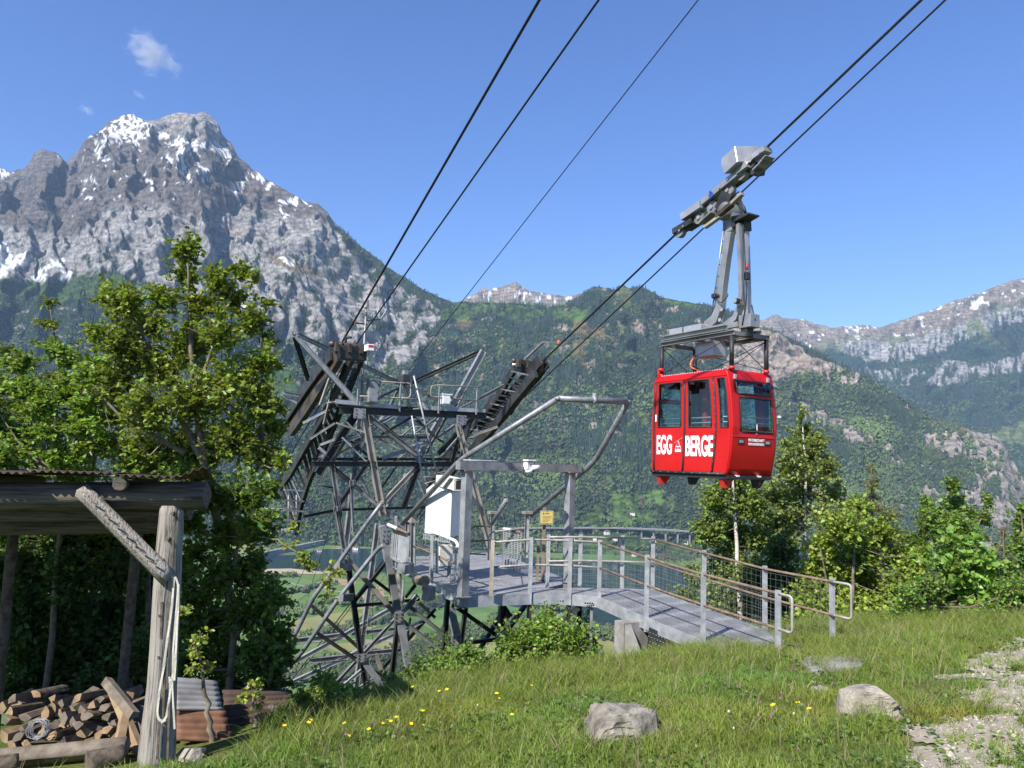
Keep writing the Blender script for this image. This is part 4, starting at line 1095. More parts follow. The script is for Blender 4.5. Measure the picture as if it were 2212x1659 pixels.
rope_through((1508, 0), (882, 800), 8.6, .010, 'thinnest rope in the middle of the sky above the tower', None, 'signal_rope')
rope_through((1990, 0), (1185, 768), VR, .024, 'thick black track rope on the right that carries the red cabin', down(br)+[br, (br+RT)/2+np.array([0, 0, .03])])
rope_through((2042, 0), (1120, 870), VR-.30, .016, 'thin hauling rope on the right just below the track rope', down(on_v((1050, 935), VR-.30))+[on_v((1050, 935), VR-.30)], 'haul_rope')
# thin stay wires behind the lower tower
for i, (a, b2) in enumerate((((640, 130), (270, 900)), ((700, 0), (440, 830)), ((1120, 560), (870, 1010)), ((965, 130), (970, 1300)))):
    rope('stay_wire', [on_u(c5(*a), UB+.6), on_u(c5(*b2), UB+1.6)], .007, ['thin dark wire slanting left of the tower foot', 'thin wire beside the long guide tubes', 'thin wire slanting behind the tower diagonals', 'thin wire hanging straight down behind the tower'][i], sides=5)
# ================================================================== boarding platform and ramp
DZ = -2.48
ZU = np.array([0, 0, 1.0])
plat = empty('boarding_platform', (1.2, 15.3, DZ-.3), 'galvanised steel boarding platform with railed ramp down to the meadow', 'platform')
def P_(p): return np.asarray(p, float)
near = [np.array([-.26, 14.6]), np.array([.47, 15.02]), np.array([1.23, 15.1]), np.array([1.78, 14.95])]
far = [np.array([.84, 15.65]), np.array([1.51, 15.9]), np.array([2.38, 15.98]), np.array([3.0, 15.95])]
near_r = [np.array([2.45, 13.65]), np.array([3.13, 12.45]), np.array([3.88, 11.22])]
far_r = [np.array([3.72, 14.65]), np.array([4.43, 13.35]), np.array([5.12, 12.25])]
ramp_z = lambda y: np.interp(y, [11.2, 15.0], [-2.78, DZ])
m_grate, nt, b = newmat('steel_grating')
tc = N(nt, 'ShaderNodeTexCoord')
vv = N(nt, 'ShaderNodeTexVoronoi', feature='DISTANCE_TO_EDGE'); vv.inputs['Scale'].default_value = 26; vv.inputs['Randomness'].default_value = .25
nt.links.new(tc.outputs['Object'], vv.inputs['Vector'])
rr = ramp(nt, vv.outputs['Distance'], [(.06, (.33, .33, .325)), (.22, (.13, .13, .128))]); t = noise_tex(nt, 3, 6)
r2 = ramp(nt, t.outputs['Fac'], [(.3, (.75,)*3), (.7, (1.2,)*3)]); mx = N(nt, 'ShaderNodeMix', data_type='RGBA', blend_type='MULTIPLY'); mx.inputs[0].default_value = 1
nt.links.new(rr.outputs[0], mx.inputs[6]); nt.links.new(r2.outputs[0], mx.inputs[7]); nt.links.new(mx.outputs[2], b.inputs['Base Color'])
b.inputs['Roughness'].default_value = .6; b.inputs['Metallic'].default_value = .3; bump(nt, b, vv.outputs['Distance'], .6, .01)

def slab(name, pts, th, mat, parent):
    bm = bmesh.new()
    top = [bm.verts.new(Vector(p)) for p in pts]; bot = [bm.verts.new(Vector(p)-Vector((0, 0, th))) for p in pts]
    bm.faces.new(top); bm.faces.new(bot[::-1]); n = len(pts)
    for i in range(n): bm.faces.new((top[i], bot[i], bot[(i+1) % n], top[(i+1) % n]))
    bmesh.ops.recalc_face_normals(bm, faces=bm.faces)
    me = bpy.data.meshes.new(name); bm.to_mesh(me); bm.free()
    return link(name, me, mat, parent)
# deck: landing that reaches back to the tower, then the walkway, in separate plates
lp = [at_z(*p, DZ) for p in ((1003, 1287), (848, 1206), (1064, 1190), (1236, 1256))]
L0, L1, L2, L3 = [np.array(p) for p in lp]
for k in range(5):
    a, b2 = k/5, (k+1)/5-.006
    slab('deck_plate', [L0+(L1-L0)*a, L0+(L1-L0)*b2, L3+(L2-L3)*b2, L3+(L2-L3)*a], .04, m_grate, plat)
def v3(p, z): return np.array([p[0], p[1], z])
pts_n = [L0[:2]+np.array([.05, -.02])]+near[1:]; pts_f = [far[0]+np.array([-.15, -.05])]+far[1:]
slab('deck_plate', [v3(L0[:2], DZ+.003), v3(L3[:2], DZ+.003), v3(far[0], DZ+.003), v3(near[1], DZ+.003)], .035, m_grate, plat)
for i in range(1, 3):
    slab('deck_plate', [v3(near[i], DZ), v3(near[i+1], DZ), v3(far[i], DZ), v3(far[i-1], DZ)], .04, m_grate, plat)
slab('deck_plate', [v3(near[3], DZ), v3(far[3], DZ), v3(far[2], DZ)], .04, m_grate, plat)
rn = [near[3]]+near_r; rf = [far[3]]+far_r
for i in range(3):
    e = .02
    q = [rn[i], rn[i+1], rf[i+1], rf[i]]
    slab('ramp_plate', [v3(p, ramp_z(p[1] if j < 2 else rn[i+(1 if j == 2 else 0)][1])) for j, p in enumerate(q)], .035, m_grate, plat)
# stringers
def stringer(a, b2, h=.20):
    beam('stringer', a-np.array([0, 0, h/2+.005]), b2-np.array([0, 0, h/2+.005]), .07, h, m_galv2, plat, 'C')
def rz(i): return ramp_z(rn[i][1])
chain_n = [v3(L0[:2], DZ)]+[v3(p, DZ) for p in near[1:]]
for a, b2 in zip(chain_n, chain_n[1:]): stringer(a, b2)
chain_f = [v3(p, DZ) for p in far]
for a, b2 in zip(chain_f, chain_f[1:]): stringer(a, b2)
for i in range(3):
    stringer(v3(rn[i], rz(i)), v3(rn[i+1], rz(i+1))); stringer(v3(rf[i], rz(i)), v3(rf[i+1], rz(i+1)))
stringer(L0, L1); stringer(L3, L2)
for a, b2 in ((L0, L3), (L1, L2)): stringer(a, b2, .16)
for p in (near[1], near[2], near[3]):
    for k in range(4): centred('bolt', v3(p, DZ-.13)+np.array([-.12-.045*k, -.045, 0]), .02, .025, .025, m_dark, plat)
# posts, rails and wire netting of both sides
def post(p, z0, z1, m=None, w=.075):
    return beam('railing_post', v3(p, z0), v3(p, z1), w, .05, m or m_galv2, plat, 'L', up=(0, -1, 0))
def rails(P, m):
    for fr in (1.0, .52):
        tube('rail', [v3(a, zb+(zt-zb)*fr-(.02 if fr == 1 else 0)) for a, zb, zt in P], .021, m, plat, 8)
RT_ = -1.45
nz = [(near[0], DZ, RT_-.03), (near[1], DZ, RT_), (near[2], DZ, RT_), (near[3], DZ, RT_)]
fz = [(far[0], DZ, RT_), (far[1], DZ, RT_), (far[2], DZ, RT_), (far[3], DZ, RT_)]
ro = lambda p, r: (p, ramp_z(r[1]), ramp_z(r[1])+1.03)
nr = [(near[3], DZ, RT_)]+[ro(p, p) for p in near_r]; nr[-1] = (near_r[-1], ramp_z(11.22), -.1529*11.22)
frr = [(far[3], DZ, RT_)]+[ro(p, q2) for p, q2 in zip(far_r, near_r)]; frr[-1] = (far_r[-1], ramp_z(11.22), -.1366*12.25)
m_railg = noisy('rail_pipe', (.25, .23, .20), (.40, .38, .34), 7, .6, .2, detail=8)
offn = np.array([.0, -.05]); offf = np.array([.0, .05])
for i, (p, zb, zt) in enumerate(nz): post(p+offn, zb-(.20 if i else .0), zt+.03, m_tan if i == 0 else None)
for p, zb, zt in fz: post(p+offf, zb-.1, zt+.03)
for i, (p, zb, zt) in enumerate(nr[1:]): post(p+offn, zb-.25, zt+.03)
for p, zb, zt in frr[1:]: post(p+offf, zb-.25, zt+.03)
rails(nz, m_railg); rails(fz, m_railg); rails(nr, m_rust); rails(frr, m_rust)
for p, zt, zb in ((near_r[-1], nr[-1][2], nr[-1][1]), (far_r[-1], frr[-1][2], frr[-1][1])):
    d = np.array([.27, -.42]); d = d/np.linalg.norm(d)*.26 if p is near_r[-1] else np.array([.2, -.18])
    a = v3(p, zt-.02); m2 = v3(p, zb+(zt-zb)*.52)
    tube('rail_end', bend([a, v3(p+d, zt-.03), v3(p+d, m2[2]-.02), m2], .06), .021, m_railg, plat, 8)
# netting: vertical and horizontal wires, one panel per bay
m_wire = noisy('galvanised_wire', (.22, .23, .24), (.36, .37, .38), 20, .5, .5)
def netting(a, b2, parent, dx=.105, name='wire_netting', top=.93):
    (pa, za, ta), (pb, zb, tb) = a, b2
    n = max(2, int(np.linalg.norm(pb-pa)/dx)); V = []; F = []
    def wire(p, q2, r=.0015):
        x, y, d, L = axes(p, q2); b0 = len(V)
        for e in (p, q2):
            for k in range(3):
                an = k*2.0944; V.append(tuple(e+(x*math.cos(an)+y*math.sin(an))*r))
        F.extend([(b0+k, b0+(k+1) % 3, b0+3+(k+1) % 3, b0+3+k) for k in range(3)])
    for k in range(n+1):
        t = k/n; p = pa+(pb-pa)*t; z0 = za+(zb-za)*t; z1 = z0+((ta-za)*(1-t)+(tb-zb)*t)*top
        wire(v3(p, z0+.02), v3(p, z1))
    for f in (.03, .10, .18, .27, .37, .48, .60, .72, .84, .93):
        wv = random.uniform(-.012, .012)
        p, q2 = v3(pa, za+(ta-za)*f), v3(pb, zb+(tb-zb)*f); m2 = (p+q2)/2+np.array([0, 0, wv])
        wire(p, m2); wire(m2, q2)
    me = bpy.data.meshes.new(name); me.from_pydata(V, [], F); me.update()
    return link(name, me, m_wire, parent)
for ch, off in ((nz, offn*.4), (nr, offn*.4), (fz, offf*.4), (frr, offf*.4)):
    for a, b2 in zip(ch, ch[1:]): netting((a[0]+off, a[1], a[2]), (b2[0]+off, b2[1], b2[2]), plat)
# concrete foot with triangular cheek under the ramp, and dimpled sheet beside it
F0 = at(1338, 1330, 13.9); fb = v3(F0[:2], -3.35)
rd_ = np.array([.49, -.87, 0]); rs_ = np.array([.87, .49, 0])          # along and across the ramp
p0_ = v3(F0[:2]+np.array([-.10, -.10]), DZ-.21)
box('foot_pillar', p0_-ZU*1.0, rd_*.26, rs_*.9, ZU*1.0, m_conc, plat, .01)
tri = [p0_+rd_*.262-ZU*.03, p0_+rd_*.262-ZU*1.0, p0_+rd_*.95-ZU*1.0]
me = bpy.data.meshes.new('foot_cheek'); me.from_pydata([tuple(p+rs_*.03) for p in tri]+[tuple(p+rs_*.16) for p in tri], [], [(0, 1, 2), (5, 4, 3), (0, 3, 4, 1), (1, 4, 5, 2), (2, 5, 3, 0)]); me.update()
link('foot_cheek', me, m_conc, plat)
m_dimple, nt, b = newmat('dimpled_sheet'); b.inputs['Base Color'].default_value = (.02, .021, .021, 1); b.inputs['Roughness'].default_value = .5
sheet = []
S0 = v3(F0[:2]+np.array([.42, -.38]), DZ-.22); SD = np.array([.50, -.62, 0]); 
link('dimpled_sheet', prism_mesh('dimpled_sheet', S0-np.array([0, 0, .45]), S0+SD-np.array([0, 0, .55]), sect('box', .02, .85)), m_dimple, plat)
V = []; F = []
for r in range(9):
    for k in range(12):
        c0 = S0+SD*((k+.5+.5*(r % 2))/12.6)+np.array([-.016, -.013, -.10-.075*r-.1*(k/12)]); b0 = len(V)
        for dx, dz in ((-.02, 0), (0, -.012), (.02, 0), (0, .012)): V.append(tuple(c0+SD*dx/.8+np.array([0, 0, dz])))
        V.append(tuple(c0+np.array([-.012, -.009, 0])))
        F += [(b0, b0+1, b0+4), (b0+1, b0+2, b0+4), (b0+2, b0+3, b0+4), (b0+3, b0, b0+4)]
me = bpy.data.meshes.new('dimples'); me.from_pydata(V, [], F); me.update(); o = link('dimples', me, m_tower, plat); o['kind'] = 'stuff'
beam('support_leg', v3(near[3]+np.array([-.12, .1]), DZ-.2), v3(near[3]+np.array([-.12, .1]), -3.9), .05, .05, m_galv, plat)
for p in (near[1], near[2], far[1], far[3]):
    beam('support_leg', v3(p, DZ-.2), v3(p+np.array([0, .2]), -7.5), .09, .09, m_dark, plat, 'I')
for a, b2 in ((near[2], near[1]), ):
    beam('under_brace', v3(near[2]+np.array([.2, 0]), DZ-.25), v3(near[1]+np.array([-.3, .3]), DZ-1.25), .09, .09, m_dark, plat)

# ------------------------------------------------------------------ gantry with guide pipe
gan = empty('guide_gantry', (0, 15, DZ), 'grey steel portal with a bent guide pipe loop above the platform', 'gantry')
G0 = at_z(999, 1290, DZ); GT0 = at(1008, 1018, G0[1]); G1 = at(1226, 1262, 16.1); GT1 = at(1235, 1022, 16.1)
GT0 = np.array([G0[0], G0[1], GT0[2]]); GT1 = np.array([G1[0], G1[1], GT1[2]])
gd = (GT1-GT0)/np.linalg.norm(GT1-GT0); gn = np.cross(gd, ZU)
for A, B in ((G0-ZU*.15, GT0), (G1-ZU*.1, GT1)):
    beam('gantry_post', A, B, .155, .155, m_galv, gan, 'I' if A is G0 else 'box', up=gn)
    centred('cap_plate', B+ZU*.012, .22, .24, .02, m_rust, gan, U=gn, V=gd); centred('base_plate', A+ZU*.16, .24, .24, .02, m_galv, gan, U=gn, V=gd)
bz = GT0[2]+.105
beam('gantry_beam', np.array([*(GT0-gd*.22)[:2], bz]), np.array([*(GT1+gd*.28)[:2], bz+.0]), .14, .155, m_galv, gan)
tube('conduit', [np.array([*(GT0-gd*.1)[:2], bz+.10]), np.array([*(GT0+gd*1.5)[:2], bz+.10])], .014, m_galv2, gan, 6)
pipe_px = [((869, 1131), 17.2), ((978, 1006), 15.2), ((1010, 982), 14.85), ((1205, 861), 13.6), ((1357, 868), 14.3), ((1302, 982), 15.9), ((1262, 1016), 16.35), ((1147, 1113), 17.6)]
GP = [at(*p, y) for p, y in pipe_px]
tube('guide_pipe', bend([GP[0], GP[1]*.5+GP[2]*.5, GP[3]], .3)+[], .055, m_pipe, gan, 12)
tube('guide_pipe', [GP[3], GP[4]], .055, m_pipe, gan, 12)
tube('guide_pipe', bend([GP[4], GP[5]*.6+GP[6]*.4, GP[7]], .3), .055, m_pipe, gan, 12)
for p in (GP[3], GP[4]):
    link('pipe_elbow', tube_mesh('pipe_elbow', [p-ZU*.03, p+ZU*.03], .058, 12), m_pipe, gan)
J = GP[3]+(GP[4]-GP[3])*.5; jd = (GP[4]-GP[3])/np.linalg.norm(GP[4]-GP[3])
tube('pipe_clamp', [J-jd*.035, J+jd*.035], .072, m_galv2, gan, 12)
beam('clamp_bolt', J+ZU*.05, J+ZU*.13, .03, .05, m_galv2, gan)
# short guide stubs and their posts
for a, b2, y0, y1 in (((1062, 1132), (1093, 1082), 17.6, 17.0), ):
    tube('guide_stub', [at(*a, y0), at(*b2, y1)], .05, m_pipe, gan, 10); 
    centred('stub_cap', at(*b2, y1), .1, .1, .1, m_tan, gan, .03)
for x, yt, yb, y in ((1136, 1110, 1205, 17.4), (877, 1123, 1215, 17.6), (1062, 1110, 1180, 18.0), (892, 1128, 1150, 17.4)):
    A = at(x, yb, y); B = at(x, yt, y); beam('stub_post', A, np.array([A[0], A[1], B[2]]), .10, .10, m_galv, gan, 'I')
    centred('stub_head', np.array([A[0], A[1], B[2]+.03]), .16, .2, .06, m_tan, gan)
# camera on the beam
K = GT0+(GT1-GT0)*.52+np.array([0, 0, bz-GT0[2]]); K = K-gn*.0
fr_ = -gn if (-gn)[1] < 0 else gn
scam = empty('surveillance_camera', tuple(K), 'white surveillance camera with hanging black cables on the portal beam', 'camera')
centred('housing', K+fr_*.13+ZU*.02, .12, .18, .16, m_white, scam, .02, U=fr_, V=gd)
tube('dome', [K+fr_*.14+gd*.0-ZU*.06, K+fr_*.14-ZU*.10, K+fr_*.14-ZU*.13], [.075, .065, .02], m_white, scam, 14)
tube('barrel', [K+fr_*.2+gd*.02-ZU*.01, K+fr_*.26+gd*.17-ZU*.005], [.05, .055], m_white, scam, 14)
tube('lens', [K+fr_*.26+gd*.17-ZU*.005, K+fr_*.267+gd*.18-ZU*.005], .042, m_black, scam, 14)
centred('sun_shield', K+fr_*.16+ZU*.13, .16, .22, .03, m_white, scam, .01, U=fr_, V=gd)
for sg, w in ((-1, .14), (1, .17)):
    tube('cable', bend([K+fr_*.1+gd*.1*sg, K+fr_*.14+gd*w*sg-ZU*.14, K+fr_*.15-ZU*.2, K+fr_*.12-gd*.02-ZU*.05], .06), .009, m_black, scam, 6)

# ------------------------------------------------------------------ white cabinet with floodlight, beside the portal
cab = empty('equipment_cabinet', tuple(at(970, 1160, 16.2)), 'tall white equipment cabinet on the platform left of the portal post', 'cabinet')
Q = [at(*c4(*p), y) for p, y in (((213, 1105), 16.4), ((388, 1160), 15.75), ((462, 1130), 16.2))]
zt = at(*c4(388, 850), 15.75)[2]; zb_ = Q[1][2]
e1 = Q[0]-Q[1]; e1[2] = 0; e2 = Q[2]-Q[1]; e2[2] = 0
O = np.array([*Q[1][:2], zb_])
box('case', O, e1, e2, ZU*(zt-zb_), m_white, cab, .012)
# sloped hood
hp = [O+ZU*(zt-zb_+.004), O+e1+ZU*(zt-zb_+.004), O+e1+e2+ZU*(zt-zb_+.004), O+e2+ZU*(zt-zb_+.004)]
apx = [hp[0]*.8+hp[2]*.2+ZU*.10, hp[1]*.8+hp[3]*.2+ZU*.12, hp[2]*.8+hp[0]*.2+ZU*.12, hp[3]*.8+hp[1]*.2+ZU*.10]
bm = bmesh.new(); a = [bm.verts.new(Vector(p)) for p in hp]; c = [bm.verts.new(Vector(p)) for p in apx]
bm.faces.new(c); bm.faces.new(a[::-1])
for i in range(4): bm.faces.new((a[i], a[(i+1) % 4], c[(i+1) % 4], c[i]))
bmesh.ops.recalc_face_normals(bm, faces=bm.faces); me = bpy.data.meshes.new('hood'); bm.to_mesh(me); bm.free(); link('hood', me, m_white, cab)
u1 = e1/np.linalg.norm(e1); u2 = e2/np.linalg.norm(e2)
for f in (.03, .97):
    beam('seam', O+e1*f-u2*.003+ZU*.02, O+e1*f-u2*.003+ZU*(zt-zb_-.02), .006, .006, m_galv, cab)
# carrying tray
for k in range(16):
    a = O+e1*(k/15)-u2*.015-ZU*.02; beam('tray_slot', a, a-ZU*.09, .018, .01, m_galv2, cab, up=u2)
for z in (.02, .11): beam('tray_rail', O-u2*.02-ZU*z, O+e1*1.03-u2*.02-ZU*z, .014, .014, m_galv2, cab)
for f in (.15, .85):
    A = O+e1*f+e2*.4-ZU*.02; beam('cabinet_leg', A, np.array([A[0], A[1], DZ]), .07, .07, m_galv, cab)
fl = empty('floodlight', tuple(O+ZU*(zt-zb_+.12)), 'cream box shaped floodlight lying on the white cabinet', 'floodlight')
A = at(*c4(330, 770), 16.3); B = at(*c4(452, 800), 15.5)
ld = (B-A)/np.linalg.norm(B-A)
m_cream = noisy('cream_paint', (.62, .59, .48), (.72, .69, .58), 4, .5)
link('housing', prism_mesh('housing', A, B, sect('box', .26, .22)), m_cream, fl)
beam('rim', B, B+ld*.05, .28, .24, m_cream, fl)
beam('bracket', (A+B)/2-ZU*.11, (A+B)/2-ZU*.20, .08, .08, m_galv, fl)
beam('pane', B+ld*.048, B+ld*.055, .2, .17, m_dark, fl)
tube('cable', bend([B+ZU*-.1, B+np.array([.12, .05, -.18]), np.array([GT0[0], GT0[1]-.1, B[2]-.3])], .05), .012, m_black, fl, 6)

# ------------------------------------------------------------------ yellow notice on a post
sg_p = at_z(1172, 1256, DZ); st_ = at(1180, 1098, sg_p[1])
sign = empty('notice_sign', (sg_p[0], sg_p[1], DZ), 'small yellow notice board on a wooden post at the platform railing', 'sign')
m_post = noisy('old_post_wood', (.10, .085, .055), (.22, .18, .12), 8, .9, vec_scale=(6, 6, .6), bmp=.3)
beam('post', sg_p, np.array([sg_p[0], sg_p[1]+.03, st_[2]+.02]), .075, .075, m_post, sign)
beam('post', sg_p+np.array([-.11, .06, 0]), np.array([sg_p[0]-.11, sg_p[1]+.06, DZ+.85]), .06, .06, m_post, sign)
cB = at(1181, 1118, sg_p[1]-.06); bx = np.array([.93, .36, 0]); bx /= np.linalg.norm(bx); by = np.cross(bx, ZU)*1
by = by if by[1] < 0 else -by
m_board = noisy('plywood_board', (.34, .29, .22), (.44, .38, .29), 3, .7); m_yel = noisy('yellow_notice', (.62, .46, .10), (.70, .55, .18), 3, .6)
centred('board', cB, .02, .30, .29, m_board, sign, U=by, V=bx)
centred('notice', cB+by*.013, .004, .26, .235, m_yel, sign, U=by, V=bx)
m_ink, nt, b = newmat('grey_ink'); b.inputs['Base Color'].default_value = (.10, .11, .09, 1)
def text(body, C, xd, zd, size, mat, parent, name='lettering', sx=1.0, bold=0.0, align='CENTER', sp=1.0, depth=.0015):
    cu = bpy.data.curves.new(name, 'FONT'); cu.body = body; cu.size = size; cu.align_x = align; cu.align_y = 'CENTER'; cu.offset = bold; cu.space_character = sp; cu.extrude = depth
    ob = bpy.data.objects.new('tmp', cu); COL.objects.link(ob)
    dg = bpy.context.evaluated_depsgraph_get(); me = bpy.data.meshes.new_from_object(ob.evaluated_get(dg))
    bpy.data.objects.remove(ob)
    co = np.empty(len(me.vertices)*3, np.float32); me.vertices.foreach_get('co', co); co = co.reshape(-1, 3)
    xd = np.asarray(xd, float); zd = np.asarray(zd, float); nd = np.cross(xd, zd)
    W = np.asarray(C)+co[:, :1]*sx*xd+co[:, 1:2]*zd+co[:, 2:3]*nd
    me.vertices.foreach_set('co', np.ascontiguousarray(W, np.float32).ravel()); me.materials.clear(); me.update(); me.name = name
    return link(name, me, mat, parent)
for k, w in enumerate((.20, .20, .18, .16, .12)):
    centred('print_line', cB+by*.0165+ZU*(.03-.028*k)-bx*(.1-w/2), .002, w, .006, m_ink, sign, U=by, V=bx)
centred('print_logo', cB+by*.0165+ZU*.085-bx*.085, .002, .03, .03, m_ink, sign, U=by, V=bx); centred('print_heading', cB+by*.0165+ZU*.085+bx*.0, .002, .1, .016, m_ink, sign, U=by, V=bx)
for s in (-1, 1): centred('screw', cB+by*.014+ZU*.128*s, .01, .015, .015, m_dark, sign, U=by, V=bx)

# ------------------------------------------------------------------ gate panels, barriers and small steelwork on the landing
scr = empty('screen_gate', tuple(at_z(1100, 1218, DZ)), 'grey mesh screen gate with white capped top pipe behind the notice sign', 'gate')
A0 = at_z(1087, 1214, DZ); A1 = at_z(1126, 1216, DZ)
A0 = at(1086, 1205, 18.2); A1 = at(1124, 1207, 17.4); A0[2] = A1[2] = DZ
h0 = at(1086, 1142, 18.2)[2]; h1 = at(1124, 1150, 17.4)[2]
m_scr = noisy('mesh_screen', (.26, .28, .30), (.36, .38, .40), 30, .6, .3)
bm = bmesh.new()
for k in range(22):
    f = k/21; z0 = DZ+.06; a = A0*(1-0)+ZU*0
    za = z0+(h0-z0)*f; zb2 = z0+(h1-z0)*f
    p, q2 = np.array([*A0[:2], za]), np.array([*A1[:2], zb2])
    vs = [bm.verts.new(Vector(x)) for x in (p-ZU*.008, q2-ZU*.008, q2+ZU*.008, p+ZU*.008)]; bm.faces.new(vs)
me = bpy.data.meshes.new('screen_slats'); bm.to_mesh(me); bm.free(); o = link('screen_slats', me, m_scr, scr); o['kind'] = 'stuff'
for k in range(7):
    p = A0+(A1-A0)*k/6; z1 = h0+(h1-h0)*k/6; beam('screen_bar', np.array([*p[:2], DZ+.05]), np.array([*p[:2], z1]), .012 if 0 < k < 6 else .05, .03, m_galv, scr)
tube('top_pipe', [np.array([*A0[:2], h0])*1, np.array([*A0[:2], h0])*.55+np.array([*A1[:2], h1])*.45], .035, m_white, scr, 8)
tube('top_pipe', [np.array([*A0[:2], h0])*.55+np.array([*A1[:2], h1])*.45, np.array([*A1[:2], h1])], .033, m_rust, scr, 8)
hr = empty('hoop_barrier', tuple(at_z(1045, 1205, DZ)), 'low hoop shaped pipe barrier on the landing behind the portal post', 'barrier')
for pts, y in (([(1014, 1196), (1014, 1150), (1022, 1137), (1062, 1136)], 17.2), ([(1055, 1210), (1055, 1160), (1062, 1149), (1125, 1142)], 16.9), ([(1014, 1170), (1070, 1166)], 17.2), ([(1014, 1196), (1050, 1198)], 17.2)):
    tube('hoop_pipe', bend([at(*p, y) for p in pts], .08) if len(pts) > 2 else [at(*p, y) for p in pts], .018, m_rust if y > 17 else m_railg, hr, 8)
lf = empty('panel_gate', tuple(at_z(862, 1218, DZ)), 'grey sheet metal panel gate with white capped pipe at the left end of the platform', 'gate')
y_ = 17.6
Pn = [at(*c5(*p), y_-dy) for p, dy in (((1135, 290), 0), ((1120, 500), 0), ((1250, 580), .5), ((1265, 330), .5))]
for a, b2 in ((0, 1), (1, 2), (2, 3), (3, 0)): beam('panel_frame', Pn[a], Pn[b2], .05, .05, m_dark if (a, b2) == (3, 0) else m_galv, lf)
sh = slab('panel_sheet', [p+UH*.02 for p in Pn], .005, m_galv2, lf)
for k in range(1, 4): beam('panel_rib', Pn[0]+(Pn[3]-Pn[0])*k/4*.45, Pn[1]+(Pn[2]-Pn[1])*k/4*.45, .012, .012, m_dark, lf)
tube('top_pipe', [at(*c5(1095, 240), y_), at(*c5(1170, 272), y_-.25)], .036, m_white, lf, 8); tube('top_pipe', [at(*c5(1170, 272), y_-.25), at(*c5(1268, 315), y_-.5)], .034, m_rust, lf, 8)
beam('gate_post', at(*c5(1298, 580), 16.9), at(*c5(1302, 215), 16.9), .13, .10, m_galv, lf, 'I'); centred('post_head', at(*c5(1300, 200), 16.9), .14, .14, .12, m_tan, lf)
beam('gate_post', at(*c5(1160, 290), 17.9), at(*c5(1160, 170), 17.9), .06, .06, m_galv, lf)
# side railing on the landing edge, left of the portal
srl = [(1620, 700, 350, 14.95), (1495, 640, 330, 15.5), (1452, 720, 330, 15.4)]
for x, yb, yt, y in srl[1:]:
    A = at(*c5(x, yb), y); B = at(*c5(x, yt), y); beam('railing_post', A, B, .06, .06, m_galv2, plat, 'L', up=(0, -1, 0))
tube('rail', [at(*c5(1305, 415), 16.9), at(*c5(1400, 450), 16.2), at(*c5(1640, 560), 14.95)], .02, m_rust, plat, 8)
Aq = at(*c5(1322, 520), 16.9); Bq = at(*c5(1640, 700), 14.95)
netting((Aq[:2], DZ, DZ+.75), (Bq[:2], DZ, DZ+.75), plat, .11)
beam('curved_guard', at(*c5(1640, 700), 14.9), at(*c5(1650, 420), 14.9), .14, .04, m_galv2, plat)
tube('guard_arm', bend([at(*c5(1400, 280), 15.6), at(*c5(1560, 335), 15.3), at(*c5(1660, 380), 14.95), at(*c5(1668, 430), 14.9)], .1), .03, m_white, plat, 8)
centred('meter_box', at(*c5(1560, 490), 15.9), .12, .3, .42, m_cream, plat, .01)
# concrete counterweights hung at the left edge
cw = empty('counterweight', tuple(at(*c5(1430, 840), 14.7)), 'square concrete counterweight block under the left edge of the platform', 'weight')
A = at(*c5(1420, 870), 14.55); s = 14.6/FPX*.26452
box('block', A-u1*0, u1*(.21), u2*(.30), ZU*.25, m_conc, cw, .012)
beam('hanger', at(*c5(1550, 890), 14.6), at(*c5(1555, 780), 14.6), .05, .05, m_galv2, cw); beam('hanger', at(*c5(1420, 905), 14.55), at(*c5(1540, 885), 14.6), .04, .03, m_galv2, cw)
tube('log_weight', [at(*c5(1320, 690), 14.8), at(*c5(1400, 700), 14.5)], [.085, .10], noisy('mossy_log', (.12, .10, .07), (.28, .24, .17), 9, .9), cw, 12)
link('steel_box', box_mesh('steel_box', at(*c5(1230, 650), 15.0), u2*.36, u1*.26, ZU*.18, .006), m_galv, cw)
tube('bent_arm', bend([at(*c5(1215, 880), 15.3), at(*c5(1185, 760), 15.3), at(*c5(1185, 610), 15.3), at(*c5(1245, 600), 15.1)], .07), .05, m_tan, cw, 8)
beam('drop_plate', at(*c5(1205, 900), 15.3), at(*c5(1222, 690), 15.3), .10, .03, m_galv2, cw)
# cable tray under the deck front
A = at(*c5(1640, 905), 14.7); B = at(*c5(1965, 880), 15.0)
beam('cable_tray', A, B, .05, .09, m_galv, plat); tube('cable_bundle', bend([A, at(*c5(1650, 850), 14.6), at(*c5(1640, 800), 14.6)], .05), .02, m_white, plat, 8)
centred('junction_box', at(*c5(1715, 850), 15.2), .3, .28, .22, m_dark, plat, .01)
# ================================================================== red cable car
m_red, nt, b = newmat('red_lacquer')
t = noise_tex(nt, 2.5, 5); r = ramp(nt, t.outputs['Fac'], [(.3, (.42, .005, .005)), (.7, (.49, .008, .007))]); nt.links.new(r.outputs[0], b.inputs['Base Color'])
b.inputs['Roughness'].default_value = .4; b.inputs['Specular IOR Level'].default_value = .3; b.inputs['Coat Weight'].default_value = .12; b.inputs['Coat Roughness'].default_value = .08
t2 = noise_tex(nt, .9, 2); bump(nt, b, t2.outputs['Fac'], .04, .05)
m_alu = noisy('hanger_aluminium', (.25, .25, .245), (.37, .37, .36), 3, .42, .55, detail=8, c2=(.28, .27, .25), p2=.8)
m_alul = noisy('cover_aluminium', (.32, .32, .32), (.44, .44, .44), 3, .38, .5)
m_blu, nt, b = newmat('blue_plate'); b.inputs['Base Color'].default_value = (.02, .05, .30, 1)
m_glass = bpy.data.materials.new('tinted_glass'); m_glass.use_nodes = True; nt = m_glass.node_tree; nt.nodes.clear()
